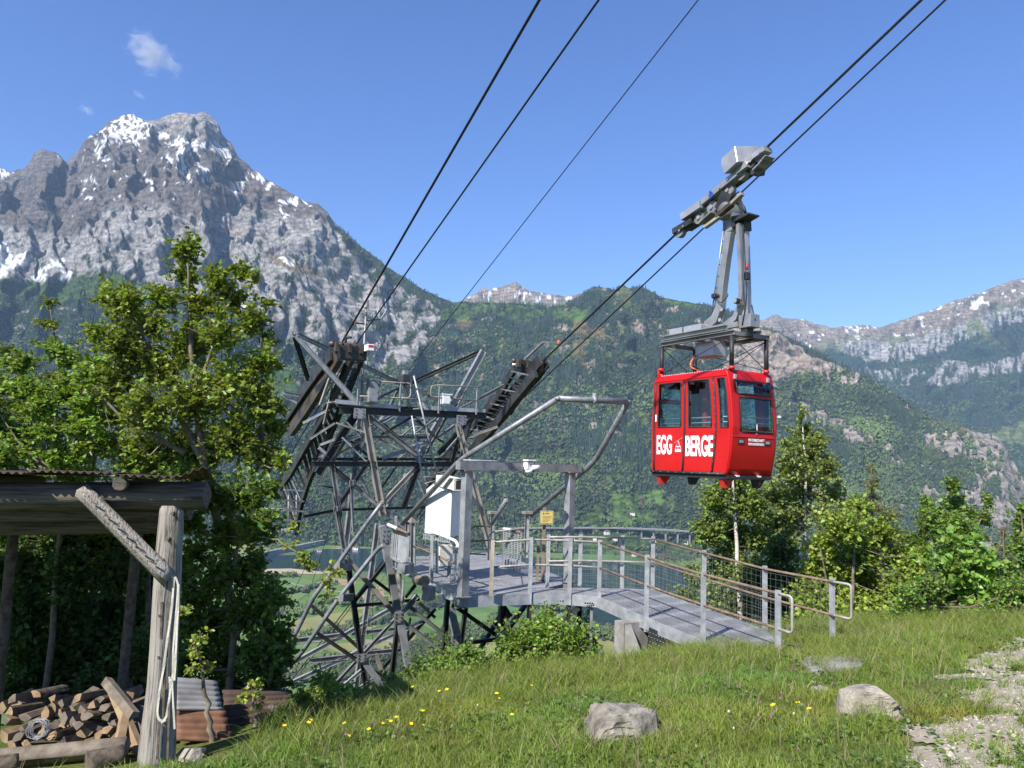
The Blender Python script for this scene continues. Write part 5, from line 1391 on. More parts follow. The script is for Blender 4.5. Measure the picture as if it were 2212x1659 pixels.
out = N(nt, 'ShaderNodeOutputMaterial'); tr = N(nt, 'ShaderNodeBsdfTransparent'); tr.inputs[0].default_value = (.50, .74, .80, 1); gl = N(nt, 'ShaderNodeBsdfGlossy'); gl.inputs['Roughness'].default_value = .02; gl.inputs['Color'].default_value = (.9, .95, 1, 1)
ms = N(nt, 'ShaderNodeMixShader'); ms.inputs[0].default_value = .07
nt.links.new(tr.outputs[0], ms.inputs[1]); nt.links.new(gl.outputs[0], ms.inputs[2]); nt.links.new(ms.outputs[0], out.inputs[0])

VC = 11.30                                        # the plane of the track rope
CW, CLEN = 1.20, 2.22
v_side = VC-CW/2                                  # door side, towards the camera and left
uN = (on_v(c2(850, 1300), v_side) @ UH)-.12       # uphill end at belt height
zB = on_v(c2(720, 1490), v_side)[2]; zT = on_v(c2(720, 640), v_side)[2]
H = zT-zB
car = empty('cable_car', tuple(uvz(uN+CLEN/2, VC, zB)), 'red cable car cabin hanging from its carriage on the right hand rope', 'cable car')
def prof(f):                                      # how far the end wall leans out at height f (0 floor, 1 roof)
    return np.interp(f, [0, .06, .22, .45, .60, .80, .93, .975, 1.0], [.13, .10, .03, -.01, .0, .05, .10, .13, .20])
def prof2(f): return np.interp(f, [0, .5, .93, 1.0], [.02, .0, .05, .16])
def side_u(s, f):                                 # s 0 = uphill end, 1 = downhill end
    a = uN+prof(f); c = uN+CLEN-prof2(f); return a+(c-a)*s
def shell(name, S, T, holes, fn, th, mat, parent, smooth=False):
    nS, nT = len(S), len(T)
    V = [tuple(fn(s, t)) for t in T for s in S]
    F = [(j*nS+i, j*nS+i+1, (j+1)*nS+i+1, (j+1)*nS+i) for j in range(nT-1) for i in range(nS-1)
         if not any(a <= (S[i]+S[i+1])/2 <= b2 and c <= (T[j]+T[j+1])/2 <= d for a, b2, c, d in holes)]
    me = bpy.data.meshes.new(name); me.from_pydata(V, [], F); me.update()
    o = link(name, me, mat, parent)
    if smooth:
        for p in me.polygons: p.use_smooth = True
    md = o.modifiers.new('thickness', 'SOLIDIFY'); md.thickness = th; md.offset = 0
    return o
def us(px, py): P = on_v(c2(px, py), v_side); return P @ UH, P[2]
def sf(px, py):                                   # side wall coordinates of a point in the photograph
    u, z = us(px, py); f = (z-zB)/H; a = uN+prof(f); c = uN+CLEN-prof(f); return (u-a)/(c-a), f
def ef(px, py):
    P = on_u(c2(px, py), uN); return (P @ VH-v_side)/CW, (P[2]-zB)/H
# window extents on the door side, in (s, f)
wA = (*sf(875, 1120), *sf(790, 715)); wB = (*sf(735, 1105), *sf(550, 710)); wC = (*sf(485, 1090), *sf(325, 705))
def fix(w): return (min(w[0], w[2]), max(w[0], w[2]), min(w[1], w[3]), max(w[1], w[3]))
wA, wB, wC = fix(wA), fix(wB), fix(wC)
wA = (.035, .14, wB[2]-.01, wB[3]); wB = (.22, .50, wB[2], wB[3]); wC = (.60, .91, wC[2]+.0, wC[3])
wl, wh = .455, .915
wA = (.03, .120, wl-.01, wh); wB = (.225, .505, wl, wh); wC = (.605, .915, wl+.01, wh)
T = np.unique(np.round(np.concatenate([np.linspace(0, 1, 15), [wl-.01, wl, wl+.01, wh, .93, .975, .985, .995]]), 4))
for sgn, nm in ((0, 'side_wall'), (1, 'side_wall')):
    Vv = v_side+CW*sgn
    def fn(s, t, Vv=Vv, sgn=sgn):
        inset = .07*max(0, (t-.95)/.05)**2*(1 if sgn == 0 else -1)
        return uvz(side_u(s, t), Vv+inset, zB+H*t)
    S = np.unique(np.round([0, .02, wA[0], wA[1], .17, wB[0], wB[1], .56, wC[0], wC[1], .98, 1.0], 4))
    shell(nm, S, T, [wA, wB, wC], fn, .025, m_red, car)
    for w in (wA, wB, wC):
        e = .004
        n = 6; TT = np.linspace(w[2], w[3], n)
        V = []
        for t_ in TT:
            for s_ in (w[0], w[1]): V.append(tuple(uvz(side_u(s_, t_), Vv+(.004 if sgn == 0 else -.004), zB+H*t_)))
        me = bpy.data.meshes.new('window_pane'); me.from_pydata(V, [], [(2*i, 2*i+1, 2*i+3, 2*i+2) for i in range(n-1)]); me.update()
        wp = link('window_pane', me, m_glass, car)
        if sgn == 0 or True:
            o_ = -.014 if sgn == 0 else .014
            loop = [uvz(side_u(w[0], t_), Vv+o_, zB+H*t_) for t_ in TT]+[uvz(side_u(w[1], t_), Vv+o_, zB+H*t_) for t_ in TT[::-1]]
            tube('window_seal', loop+[loop[0]], .014, m_black, wp, 5)
# rubber edges between the doors and along the sill
for s_ in (.17, .555, .965):
    tube('door_edge', [uvz(side_u(s_, t_), v_side-.016, zB+H*t_) for t_ in np.linspace(.01, .93, 8)], .024, m_black, car, 6)
tube('sill_strip', [uvz(side_u(s_, .01), v_side-.02, zB+.02) for s_ in (0.0, .5, 1.0)], .028, m_black, car, 6)
for k in range(9): centred('rivet', uvz(side_u(.08+.11*k, .01), v_side-.048, zB+.02), .016, .01, .016, m_galv2, car)
for k in range(12): centred('rivet', uvz(side_u(.17, .05+.075*k), v_side-.034, zB+H*(.05+.075*k)), .012, .008, .012, m_galv2, car)
centred('door_handle', uvz(side_u(.94, .56), v_side-.02, zB+H*.56), .03, .03, .15, m_white, car, .008)
beam('cant_rail', uvz(side_u(.0, .94), v_side-.012, zB+H*.94), uvz(side_u(1, .94), v_side-.012, zB+H*.94), .02, .015, m_red, car)
for k in range(26): centred('roof_rivet', uvz(side_u(.05+.036*k, .99), v_side+.05, zB+H*1.004), .018, .018, .014, m_white, car)
# end walls, with the hinged upper window
ew = [(.20, .90, .415, .735), (.16, .90, .77, .895)]
for sgn in (0, 1):
    def fn(s, t, sgn=sgn):
        return uvz((uN+prof(t)) if sgn == 0 else (uN+CLEN-prof2(t)), v_side+CW*s, zB+H*t)
    S = np.unique([0, .04, .16, .20, .5, .90, .96, 1.0]); T2 = np.unique(np.round(np.concatenate([T, [.415, .735, .77, .895]]), 4))
    shell('end_wall', S, T2, ew, fn, .025, m_red, car, True)
    for (a, c, d, e) in ew:
        n = 7; TT = np.linspace(d, e, n)
        V = [tuple(fn(s_, t_)+UH*(.004 if sgn == 0 else -.004)) for t_ in TT for s_ in (a, c)]
        me = bpy.data.meshes.new('window_pane'); me.from_pydata(V, [], [(2*i, 2*i+1, 2*i+3, 2*i+2) for i in range(n-1)]); me.update()
        wp = link('window_pane', me, m_glass, car)
        o_ = -UH*.014 if sgn == 0 else UH*.014
        loop = [fn(a, t_)+o_ for t_ in TT]+[fn(c, t_)+o_ for t_ in TT[::-1]]
        tube('window_seal', loop+[loop[0]], .016, m_black, wp, 5)
def efn(s, t, o=0.0): return uvz(uN+prof(t)-o, v_side+CW*s, zB+H*t)
# tilted vent flap
fa, fb_ = efn(.13, .90, .03), efn(.93, .90, .03)
dn = -UH*.20-ZU*.13
fl_ = box('vent_flap', fa, fb_-fa, dn, np.cross((fb_-fa)/np.linalg.norm(fb_-fa), dn/np.linalg.norm(dn))*.008, m_glass, car)
beam('flap_edge', fa+dn, fb_+dn, .012, .012, m_black, fl_)
for s_ in (.14, .88):
    centred('hinge', efn(s_, .93, .03), .03, .05, .09, m_galv2, car)
    beam('stay', efn(s_, .82, .02), fa+(fb_-fa)*((s_-.1)/.83)+dn*.6, .012, .02, m_black, car)
for sgn in (0, 1):                                   # inside: grab rails, a post and a dark bench
    pass
tube('grab_rail', [uvz(uN+.15, v_side+.10, zB+H*.55), uvz(uN+CLEN-.15, v_side+.10, zB+H*.55)], .016, m_alul, car, 8)
tube('grab_rail', [uvz(uN+.15, v_side+.10, zB+H*.50), uvz(uN+CLEN-.15, v_side+.10, zB+H*.50)], .016, m_alul, car, 8)
for zz_ in (.50, .555):
    tube('grab_rail', [uvz(uN+.12, v_side+.08, zB+H*zz_), uvz(uN+.12, v_side+CW-.08, zB+H*zz_)], .016, m_alul, car, 8)
for s_, vv_ in ((.45, .9), (.05, .95), (.95, .95)): beam('inner_post', uvz(side_u(s_, .1), v_side+CW*vv_, zB+.05), uvz(side_u(s_, .1), v_side+CW*vv_, zB+H*.95), .08, .08, m_black, car)
beam('inner_panel', uvz(side_u(.58, .5), v_side+CW*.6, zB+.06), uvz(side_u(.58, .5), v_side+CW*.6, zB+H*.93), .10, .30, m_redp, car, up=VH)
# floor, roof
slab('floor', [uvz(side_u(s_, .0), v_side+CW*q2, zB) for s_, q2 in ((0, 0), (1, 0), (1, 1), (0, 1))], .07, m_black, car)
V = []; nS = 9
for j, vv_ in enumerate(np.linspace(.06, .94, 7)):
    for s_ in np.linspace(0, 1, nS): V.append(tuple(uvz(side_u(s_, 1.0), v_side+CW*vv_, zT+.035*(1-(2*vv_-1)**4)*(1-(2*s_-1)**6))))
me = bpy.data.meshes.new('roof'); me.from_pydata(V, [], [(j*nS+i, j*nS+i+1, (j+1)*nS+i+1, (j+1)*nS+i) for j in range(6) for i in range(nS-1)]); me.update()
link('roof', me, m_red, car, True)
# feet, bumpers, lamps at the bottom
for s_, vv_ in ((.05, .02), (.05, .72), (.9, .02), (.9, .72)):
    C = uvz(side_u(s_, 0), v_side+CW*vv_, zB-.07)
    bm = bmesh.new(); pr = [C, C+VH*.30, C+VH*.16-ZU*.17, C+VH*.06-ZU*.17]
    a = [bm.verts.new(Vector(p)) for p in pr]; c = [bm.verts.new(Vector(p+UH*.10)) for p in pr]
    bm.faces.new(a); bm.faces.new(c[::-1])
    for i in range(4): bm.faces.new((a[i], c[i], c[(i+1) % 4], a[(i+1) % 4]))
    bmesh.ops.recalc_face_normals(bm, faces=bm.faces); me = bpy.data.meshes.new('foot'); bm.to_mesh(me); bm.free()
    ft = link('foot', me, m_redp if vv_ < .1 else m_black, car)
    if s_ < .1: tube('tail_lamp', [C+VH*.12-ZU*.08-UH*.002, C+VH*.12-ZU*.08-UH*.02], .028, m_redl if 'm_redl' in globals() else m_redp, ft, 10)
beam('bumper', efn(.02, 0, .02)-ZU*.035, efn(.98, 0, .02)-ZU*.035, .05, .06, m_black, car)
for s_ in (.22, .70): centred('floor_lamp', efn(s_, .0, .03)-ZU*.01, .05, .08, .03, m_white, car)
for s_ in (.21, .80):
    g = centred('ventilator', efn(s_, .318, .012), .02, .17, .085, m_black, car); centred('ventilator_cover', efn(s_, .318, .025), .012, .10, .05, m_alul, g)
centred('lock', efn(.54, .395, .015), .02, .03, .03, m_alul, car)
beam('belt_line', efn(.02, .365, .014), efn(.98, .365, .014), .015, .015, m_redp, car)
# writing
m_wht, nt, b = newmat('white_lettering'); b.inputs['Base Color'].default_value = (.82, .82, .82, 1); b.inputs['Roughness'].default_value = .5
def on_side(s, f, o=.02): return uvz(side_u(s, f), v_side-o, zB+H*f)
zc = .25
xd = -UH                                             # reading direction on the door side
def face_text(body, s0, s1, f, hgt, bold):
    """lettering fitted between two places on the door side"""
    o = text(body, np.zeros(3), xd, ZU, 1.0, m_wht, car, 'lettering', 1.0, bold, 'LEFT', 1.0, .002)
    me = o.data; co = np.empty(len(me.vertices)*3, np.float32); me.vertices.foreach_get('co', co); co = co.reshape(-1, 3)
    x = co @ xd; z = co[:, 2]; y = co @ VH
    fx = (x-x.min())/(x.max()-x.min()); fz2 = (z-z.min())/(z.max()-z.min())
    A = on_side(s0, f); B = on_side(s1, f)
    W = A+(B-A)*fx[:, None]+ZU*((fz2-.5)*hgt)[:, None]+VH*y[:, None]
    me.vertices.foreach_set('co', np.ascontiguousarray(W, np.float32).ravel()); me.update(); return o
face_text('EGG', .925, .715, zc+.035, .40, .03)
face_text('BERGE', .535, .190, zc+.022, .41, .03)
# small cable car emblem
Cg = on_side(.632, zc+.02)
lg = beam('emblem', Cg+xd*-.085-ZU*.09, Cg+xd*.085-ZU*.09, .003, .05, m_wht, car)
beam('emblem_roof', Cg-xd*.07-ZU*.005, Cg+xd*.07-ZU*.005, .003, .012, m_wht, lg)
for d in (-.07, -.023, .023, .07): beam('emblem_post', Cg+xd*d-ZU*.005, Cg+xd*d*1.1-ZU*.07, .003, .010, m_wht, lg, up=VH)
for d in (-.05, .05): beam('emblem_hanger', Cg+xd*d-ZU*.0, Cg+ZU*.115, .003, .010, m_wht, lg, up=VH)
beam('emblem_rope', Cg-xd*.11+ZU*.06, Cg+xd*.13+ZU*.17, .003, .016, m_wht, lg, up=VH)
ez = np.array([0, 0, 1.0])
text('PATENSCHAFT', efn(.55, .334, .02), VH, ez, .075, m_wht, car, 'lettering', .86, .002)
text('BERGGEMEINDEN', efn(.55, .297, .02), VH, ez, .066, m_wht, car, 'lettering', .80, .0005)
text('1', efn(.54, .455, .02), VH, ez, .15, m_wht, car, 'lettering', 1.0, .006)
# ------------------------------------------------------------------ frame between cabin and hanger
zF0 = on_v(c2(570, 385), VC)[2]
def cu(px, py, k=0): return on_v(c2(px, py), VC+k)
fz0 = zT+.42
uu = (uN+.12, uN+CLEN-.12); vv = (VC-CW/2+.13, VC+CW/2-.13)
for a in uu:
    for c in vv:
        tube('strut', [uvz(a, c, zT), uvz(a, c, zT+.66)], .045, m_black, car, 10)
        tube('strut_foot', [uvz(a, c, zT), uvz(a, c, zT+.06)], .06, m_redp, car, 10)
for c in vv:
    beam('frame_beam', uvz(uu[0]-.05, c, zT+.70), uvz(uu[1]+.05, c, zT+.70), .08, .09, m_tower, car, 'C')
    beam('frame_beam', uvz(uu[0]+.15, c, zT+.82), uvz(uu[1]-.02, c, zT+.82), .09, .10, m_alu, car, 'C')
for a in uu+((uu[0]+uu[1])/2,): beam('frame_beam', uvz(a, vv[0], zT+.70), uvz(a, vv[1], zT+.70), .07, .08, m_tower, car, 'C')
for a in uu:
    beam('cross_wire', uvz(a, vv[0], zT+.04), uvz(a, vv[1], zT+.63), .012, .012, m_dark, car); beam('cross_wire', uvz(a, vv[1], zT+.04), uvz(a, vv[0], zT+.63), .012, .012, m_dark, car)
for c in vv:
    beam('cross_wire', uvz(uu[0], c, zT+.04), uvz(uu[1], c, zT+.63), .012, .012, m_dark, car); beam('cross_wire', uvz(uu[1], c, zT+.04), uvz(uu[0], c, zT+.63), .012, .012, m_dark, car)
centred('control_box', uvz(uN+CLEN*.5, VC-.05, zT+.52), .5, .35, .30, m_alul, car, .01)
for k in range(3): tube('hose', bend([uvz(uN+CLEN*.62-.05*k, VC-.2, zT+.45), uvz(uN+CLEN*.68-.06*k, VC-.25, zT+.2), uvz(uN+CLEN*.5, VC-.25, zT+.05)], .12), .022, m_black if k else m_orange, car, 8)
tube('breather_pipe', bend([uvz(uu[1]+.02, vv[0]-.06, zT-.02), uvz(uu[1]+.02, vv[0]-.06, zT+.15), uvz(uu[1]-.10, vv[0]-.06, zT+.15)], .05), .035, m_redp, car, 10)
for k, w in ((0, .42), (1, .55)): centred('battery_box', uvz(uu[1]-.25-.5*k, VC-.12, zT+.95), w*.9, .42, .17, m_alul, car, .012)
# ------------------------------------------------------------------ hanger: two box legs
Ptop = cu(1035, 230) if False else on_v(c1(1010, 760), VC)
def hang(crop, pts, w, dv, mat, nm, kv=0):
    P = [on_v(crop(*p), VC+kv) for p in pts]
    return link(nm, prism_chain2(nm, P, w, dv), mat, car)
def prism_chain2(name, pts, widths, dv):
    """flat box section swept in the rope plane, width per station"""
    V = []; F = []; n = len(pts)
    for i, p in enumerate(pts):
        d = pts[min(i+1, n-1)]-pts[max(i-1, 0)]; d /= np.linalg.norm(d)
        y = np.cross(d, VH); y /= np.linalg.norm(y)
        for sx, sy in ((-1, -1), (1, -1), (1, 1), (-1, 1)): V.append(tuple(p+VH*dv/2*sx+y*widths[i]/2*sy))
    for i in range(n-1):
        for k in range(4): F.append((4*i+k, 4*i+(k+1) % 4, 4*i+4+(k+1) % 4, 4*i+4+k))
    F += [(3, 2, 1, 0), tuple(4*n-4+k for k in range(4))]
    me = bpy.data.meshes.new(name); me.from_pydata(V, [], F); me.update(); return me
sc = 15.4/FPX*.2645
hang(c1, [(985, 860), (950, 1100), (925, 1300), (905, 1480), (870, 1570), (800, 1625)], [70*sc, 66*sc, 64*sc, 70*sc, 80*sc, 80*sc], .13, m_alu, 'hanger_leg', -.12)
hang(c1, [(1060, 790), (1075, 1100), (1085, 1350), (1075, 1450), (1035, 1560), (950, 1625)], [34*sc, 36*sc, 38*sc, 42*sc, 50*sc, 50*sc], .12, m_alu, 'hanger_leg', -.05)
hang(c1, [(1110, 780), (1120, 1100), (1132, 1560)], [34*sc, 36*sc, 38*sc], .12, m_alul, 'hanger_leg', .12)
hang(c1, [(1000, 720), (1005, 860)], [110*sc, 100*sc], .26, m_alu, 'hanger_head')
P = on_v(c1(1010, 800), VC-.15); tube('head_hole', [P-VH*.0, P-VH*.012], .05, m_black, car, 14)
for p in ((915, 1490), (900, 1575)):
    P = on_v(c1(*p), VC-.225); tube('leg_hole', [P, P-VH*.006], .038, m_galv2, car, 12)
link('top_cowl', prism_mesh('top_cowl', on_v(c1(1045, 770), VC), on_v(c1(1180, 715), VC), sect('box', .34, .13), B_prof=sect('box', .30, .03)), m_dark, car)
hang(c1, [(1105, 770), (1110, 850)], [60*sc, 58*sc], .2, m_dark, 'hanger_head', .1)
# ladder on the left leg
la = [on_v(c1(*p), VC-.16) for p in ((938, 780), (830, 1560))]; lb = [on_v(c1(*p), VC+.12) for p in ((952, 780), (845, 1560))]
lr = tube('ladder_rail', la, .014, m_alu, car, 6); tube('ladder_rail', lb, .014, m_alu, car, 6)
for k in range(8):
    t_ = (k+.6)/8.2; tube('rung', [la[0]+(la[1]-la[0])*t_, lb[0]+(lb[1]-lb[0])*t_], .012, m_dark, lr, 6)
for p, lit in (((858, 1380), 0), ((1040, 1422), 1)):
    P = on_v(c1(*p), VC-.22); o = centred('spotlight', P, .10, .10, .10, m_black, car, .02); tube('lens', [P-VH*.05, P-VH*.056], .042, m_alul if lit else m_black, o, 12)
    beam('lamp_arm', P, P-UH*.12, .025, .025, m_black, car)
tube('cable', bend([on_v(c1(*p), VC-.24) for p in ((870, 1400), (910, 1440), (970, 1380), (965, 1360))], .05), .01, m_black, car, 6)
tube('cable', bend([on_v(c1(*p), VC-.24) for p in ((1040, 1440), (1052, 1490), (1070, 1430))], .05), .01, m_black, car, 6)
tube('cable', bend([on_v(c1(*p), VC-.18) for p in ((1090, 800), (1095, 1380), (1110, 1480), (1085, 1620))], .06), .016, m_black, car, 6)
P = on_v(c1(1122, 1165), VC-.05); tube('red_lever', [P, P+ZU*.12], .025, m_redp, car, 8); centred('lever_bracket', P-ZU*.13, .08, .1, .14, m_dark, car); 
P = on_v(c1(1140, 1590), VC-.05); centred('motor_box', P, .30, .26, .26, m_alu, car, .012); tube('motor_lever', [P-UH*.15+ZU*.0, P-UH*.06+ZU*.32], .016, m_black, car, 6)
centred('pivot_block', P-ZU*.2+UH*.05, .16, .2, .2, m_dark, car, .02)
link('sole_beam', prism_chain2('sole_beam', [on_v(c1(*p), VC-.18) for p in ((1060, 1610), (790, 1660))], [.10, .12], .1), m_alu, car)
centred('side_box', uvz(uN+CLEN+.05, VC-.35, zB+H*.18), .12, .25, H*.20, m_galv, car, .01)
# ------------------------------------------------------------------ carriage on the rope
RD = -(DIRU)/np.linalg.norm(DIRU)                    # uphill along the rope
RN = np.cross(RD, VH); RN = RN if RN[2] > 0 else -RN
def cr(px, py, k=0): return on_v(c1(px, py), VC+k)
def bar(p, q2, w, dv, mat, nm, kv=0, parent=None): 
    return link(nm, prism_chain2(nm, [cr(*p, kv), cr(*q2, kv)], [w*sc, w*sc], dv), mat, parent or car)
bar((545, 860), (700, 770), 50, .24, m_dark, 'carriage_beam'); bar((620, 745), (775, 640), 62, .30, m_alul, 'carriage_cover', -.03)
bar((775, 620), (1060, 385), 52, .20, m_alu, 'carriage_beam', -.05); bar((840, 590), (1230, 300), 40, .26, m_dark, 'carriage_frame', .08)
bar((1050, 385), (1150, 310), 50, .24, m_alul, 'carriage_cover', -.03); bar((1130, 300), (1200, 240), 62, .22, m_alu, 'carriage_beam')
bar((1195, 250), (1295, 180), 44, .22, m_alul, 'carriage_beam', -.04); bar((1180, 380), (1240, 370), 36, .2, m_dark, 'carriage_bracket')
bar((640, 830), (840, 700), 40, .2, m_dark, 'carriage_frame', .05); bar((760, 790), (860, 700), 14, .24, m_tower, 'brake_comb', -.06); bar((1200, 360), (1300, 270), 14, .24, m_tower, 'brake_comb', -.06)
for k in range(4): bar((1235+17*k, 330-22*k), (1262+17*k, 308-22*k), 6, .26, m_alul, 'comb_tooth', -.08)
for p in ((580, 855), (745, 745), (850, 660), (980, 520), (1085, 385), (1240, 235)):
    C = cr(*p); w = link('wheel', tube_mesh('wheel', [C-VH*.06, C+VH*.06], .135, 16), m_tower, car); tube('hub', [C-VH*.09, C-VH*.06], .045, m_alul, w, 10)
for p in ((1225, 205), (1150, 280), (965, 425), (895, 495), (570, 845), (600, 810)): C = cr(*p, -.17); tube('bolt', [C, C-VH*.012], .022, m_alul, car, 8)
# faceted housing on top
hc = [cr(905, 300), cr(935, 385), cr(1040, 285), cr(1175, 235), cr(1110, 180), cr(1022, 155), cr(912, 258)]
hv = [(905, 300), (938, 388), (1045, 285), (1165, 235), (1105, 178), (1022, 152), (910, 262)]
A = [cr(*p, -.28) for p in ((908, 300), (935, 385), (1045, 285), (1022, 155), (912, 258))]
off = VH*.50+RD*.18
bm = bmesh.new(); a = [bm.verts.new(Vector(p)) for p in A]; c = [bm.verts.new(Vector(p+off)) for p in A]
bm.faces.new(a); bm.faces.new(c[::-1]); n = len(A)
for i in range(n): bm.faces.new((a[i], c[i], c[(i+1) % n], a[(i+1) % n]))
bmesh.ops.recalc_face_normals(bm, faces=bm.faces); bmesh.ops.bevel(bm, geom=bm.edges[:], offset=.01, segments=1, affect='EDGES')
me = bpy.data.meshes.new('drive_housing'); bm.to_mesh(me); bm.free(); link('drive_housing', me, m_alul, car)
for p, s1, s2 in (((828, 558), .11, .09), ((820, 530), .05, .04)):
    C = cr(*p, -.165); centred('type_plate', C, s1*1.1, .004, s2, m_blu, car, U=RD, W=RN)
# pivot head and hauling rope clamp
C = cr(985, 700); link('pivot_head', tube_mesh('pivot_head', [C-VH*.22, C-VH*.18, C+VH*.18, C+VH*.22], [.13, .19, .19, .13], 16), m_tower, car)
bar((930, 600), (1010, 640), 150, .3, m_dark, 'pivot_bracket', .02)
bar((780, 820), (905, 730), 22, .1, m_tan, 'rope_clamp', -.34); bar((880, 730), (1000, 630), 34, .12, m_grease, 'rope_clamp', -.34); bar((985, 640), (1085, 545), 24, .1, m_tan, 'rope_clamp', -.34)
tube('hose', bend([cr(1020, 560), cr(1060, 520), cr(1055, 560), cr(1100, 660)], .05), .014, m_black, car, 6); tube('hose', bend([cr(1040, 600), cr(1095, 650), cr(1110, 700)], .05), .03, m_black, car, 8)
# ================================================================== roads, viaduct and houses across the lake
_QX, _QY = proj(MAIN_P)
_T0 = 11
def slope_at(px, py):
    d = (_QX[_T0:]-px)**2+(_QY[_T0:]-py)**2
    i = np.unravel_index(np.argmin(d+MAIN_P[_T0:, :, 1]*1e-4), d.shape)
    return MAIN_P[_T0:][i].copy()
def strip_mesh(name, pts, w, th):
    P = np.array(pts, float); V = []; F = []; n = len(P)
    for i in range(n):
        d = P[min(i+1, n-1)]-P[max(i-1, 0)]; s = np.array([-d[1], d[0], 0]); s /= np.linalg.norm(s)
        for a, z in ((-.5, 0), (.5, 0), (.5, -th), (-.5, -th)): V.append(tuple(P[i]+s*a*w+np.array([0, 0, z])))
    for i in range(n-1):
        for k in range(4): F.append((4*i+k, 4*i+(k+1) % 4, 4*i+4+(k+1) % 4, 4*i+4+k))
    F += [(3, 2, 1, 0), tuple(4*n-4+k for k in range(4))]
    me = bpy.data.meshes.new(name); me.from_pydata(V, [], F); me.update(); return me
m_asph = noisy('pale_road_concrete', (.20, .20, .19), (.27, .27, .26), .05, .9)
m_pier = noisy('viaduct_concrete', (.15, .15, .145), (.22, .22, .21), .05, .9)
m_hw = noisy('house_plaster', (.50, .48, .44), (.62, .60, .56), .3, .9)
m_hd = noisy('dark_chalet_wood', (.05, .03, .02), (.09, .055, .035), .4, .9)
m_hr = noisy('brown_roof', (.10, .07, .05), (.16, .11, .08), .3, .9)
m_hr2 = noisy('red_roof', (.25, .09, .06), (.32, .13, .09), .3, .9)
m_win = noisy('dark_window', (.03, .035, .04), (.05, .055, .06), .3, .3)
vp_ = [(1040, 1141, 2405), (1090, 1140.5, 2402), (1139, 1140, 2400), (1200, 1139.5, 2398), (1322, 1139.5, 2396), (1380, 1141.5, 2392), (1439, 1144, 2385), (1513, 1149, 2372), (1600, 1156, 2350), (1720, 1166, 2300)]
VP3 = [at(*p) for p in vp_]
via = empty('motorway_viaduct', tuple(VP3[4]-np.array([0, 0, 40])), 'long pale motorway viaduct on piers along the far lake shore', 'viaduct')
link('deck', strip_mesh('deck', VP3, 20, 3.0), m_pier, via); link('carriageway', strip_mesh('carriageway', [p+np.array([0, 0, .25]) for p in VP3], 18, .2), m_asph, via)
for sgn in (-1, 1): link('parapet', strip_mesh('parapet', [p+np.array([0, sgn*10.6, 1.2]) for p in VP3], .6, 1.2), m_asph, via)
for px in range(1048, 1710, 26):
    y = np.interp(px, [q[0] for q in vp_], [q[1] for q in vp_]); Yq = np.interp(px, [q[0] for q in vp_], [q[2] for q in vp_])
    A = at(px, y, Yq); beam('pier', A-np.array([0, 0, 4]), np.array([A[0], A[1], LAKE_Z-1]), 2.0, 5, m_pier, via)
# valley roads
for pts, w, lab in (([(470, 1212), (548, 1197), (600, 1186), (640, 1178), (680, 1170), (722, 1162)], 12, 'access_road'), ([(560, 1205), (640, 1192), (700, 1186)], 6, 'lane'), ([(620, 1258), (650, 1264), (680, 1272), (760, 1280), (860, 1288)], 4, 'lane'), ([(620, 1392), (740, 1380), (900, 1386)], 4, 'lane'), ([(700, 1464), (860, 1460), (1000, 1462)], 7, 'lane')):
    P = np.array([at_z(*p, LAKE_Z+(14 if w == 12 else 1.2)) for p in pts])
    tag(link(lab, strip_mesh(lab, P, w, 14 if w == 12 else .6), m_asph), None, None, None, 'structure')
def house(P, w, d, h, rot, mw, mr, label, group):
    P = np.asarray(P, float); c, s = math.cos(rot), math.sin(rot); X = np.array([c, s, 0]); Y = np.array([-s, c, 0]); Z = np.array([0, 0, 1.0])
    r = empty('house', tuple(P), label, 'house', group)
    box('wall', P-X*w/2-Y*d/2-Z*4, X*w, Y*d, Z*(h+4), mw, r)
    rh = w*.33; e = .9
    A = P-X*(w/2+e)-Y*(d/2+e)+Z*h; V = [A, A+X*(w+2*e), A+X*(w+2*e)+Y*(d+2*e), A+Y*(d+2*e), A+X*(w/2+e)+Z*rh, A+X*(w/2+e)+Y*(d+2*e)+Z*rh]
    me = bpy.data.meshes.new('roof'); me.from_pydata([tuple(v) for v in V], [], [(0, 1, 4), (3, 5, 2), (0, 4, 5, 3), (1, 2, 5, 4), (0, 3, 2, 1)]); me.update(); link('roof', me, mr, r)
    for k in (-.25, .25):
        for z in ((.3, .68) if h > 5 else (.5,)): centred('window', P+X*w*k-Y*(d/2+.06)+Z*h*z, .1, w*.14, h*.16, m_win, r, U=Y, V=X)
r_ = np.random.default_rng(77)
HS = [(1386, 1082, 16, 0, 'upper of two dark chalets on the steep meadow across the lake'), (1384, 1093, 15, 0, 'lower of two dark chalets on the steep meadow across the lake'), (1367, 1111, 15, 1, 'pale farmhouse low on the steep meadow across the lake'), (1682, 900, 12, 2, 'reddish hut on the clearing right of the red cabin'), (1340, 1000, 10, 0, 'small hut in the forest clearing above the steep meadow')]
for px, py, w, k, lab in HS:
    house(slope_at(px, py), w, w*.8, w*.36, r_.uniform(-.4, .4), (m_hd, m_hw, m_hw)[k], (m_hr, m_hr, m_hr2)[k], lab, 'houses on the far slope')
VH_ = [(1255, 1166), (1285, 1165), (1310, 1152), (1330, 1168), (1365, 1180), (1372, 1190), (1398, 1174), (1412, 1168), (1428, 1182), (1440, 1190), (1462, 1183), (1484, 1172), (1500, 1178), (1236, 1163), (1345, 1176), (690, 1180), (660, 1188), (770, 1176), (860, 1178)]
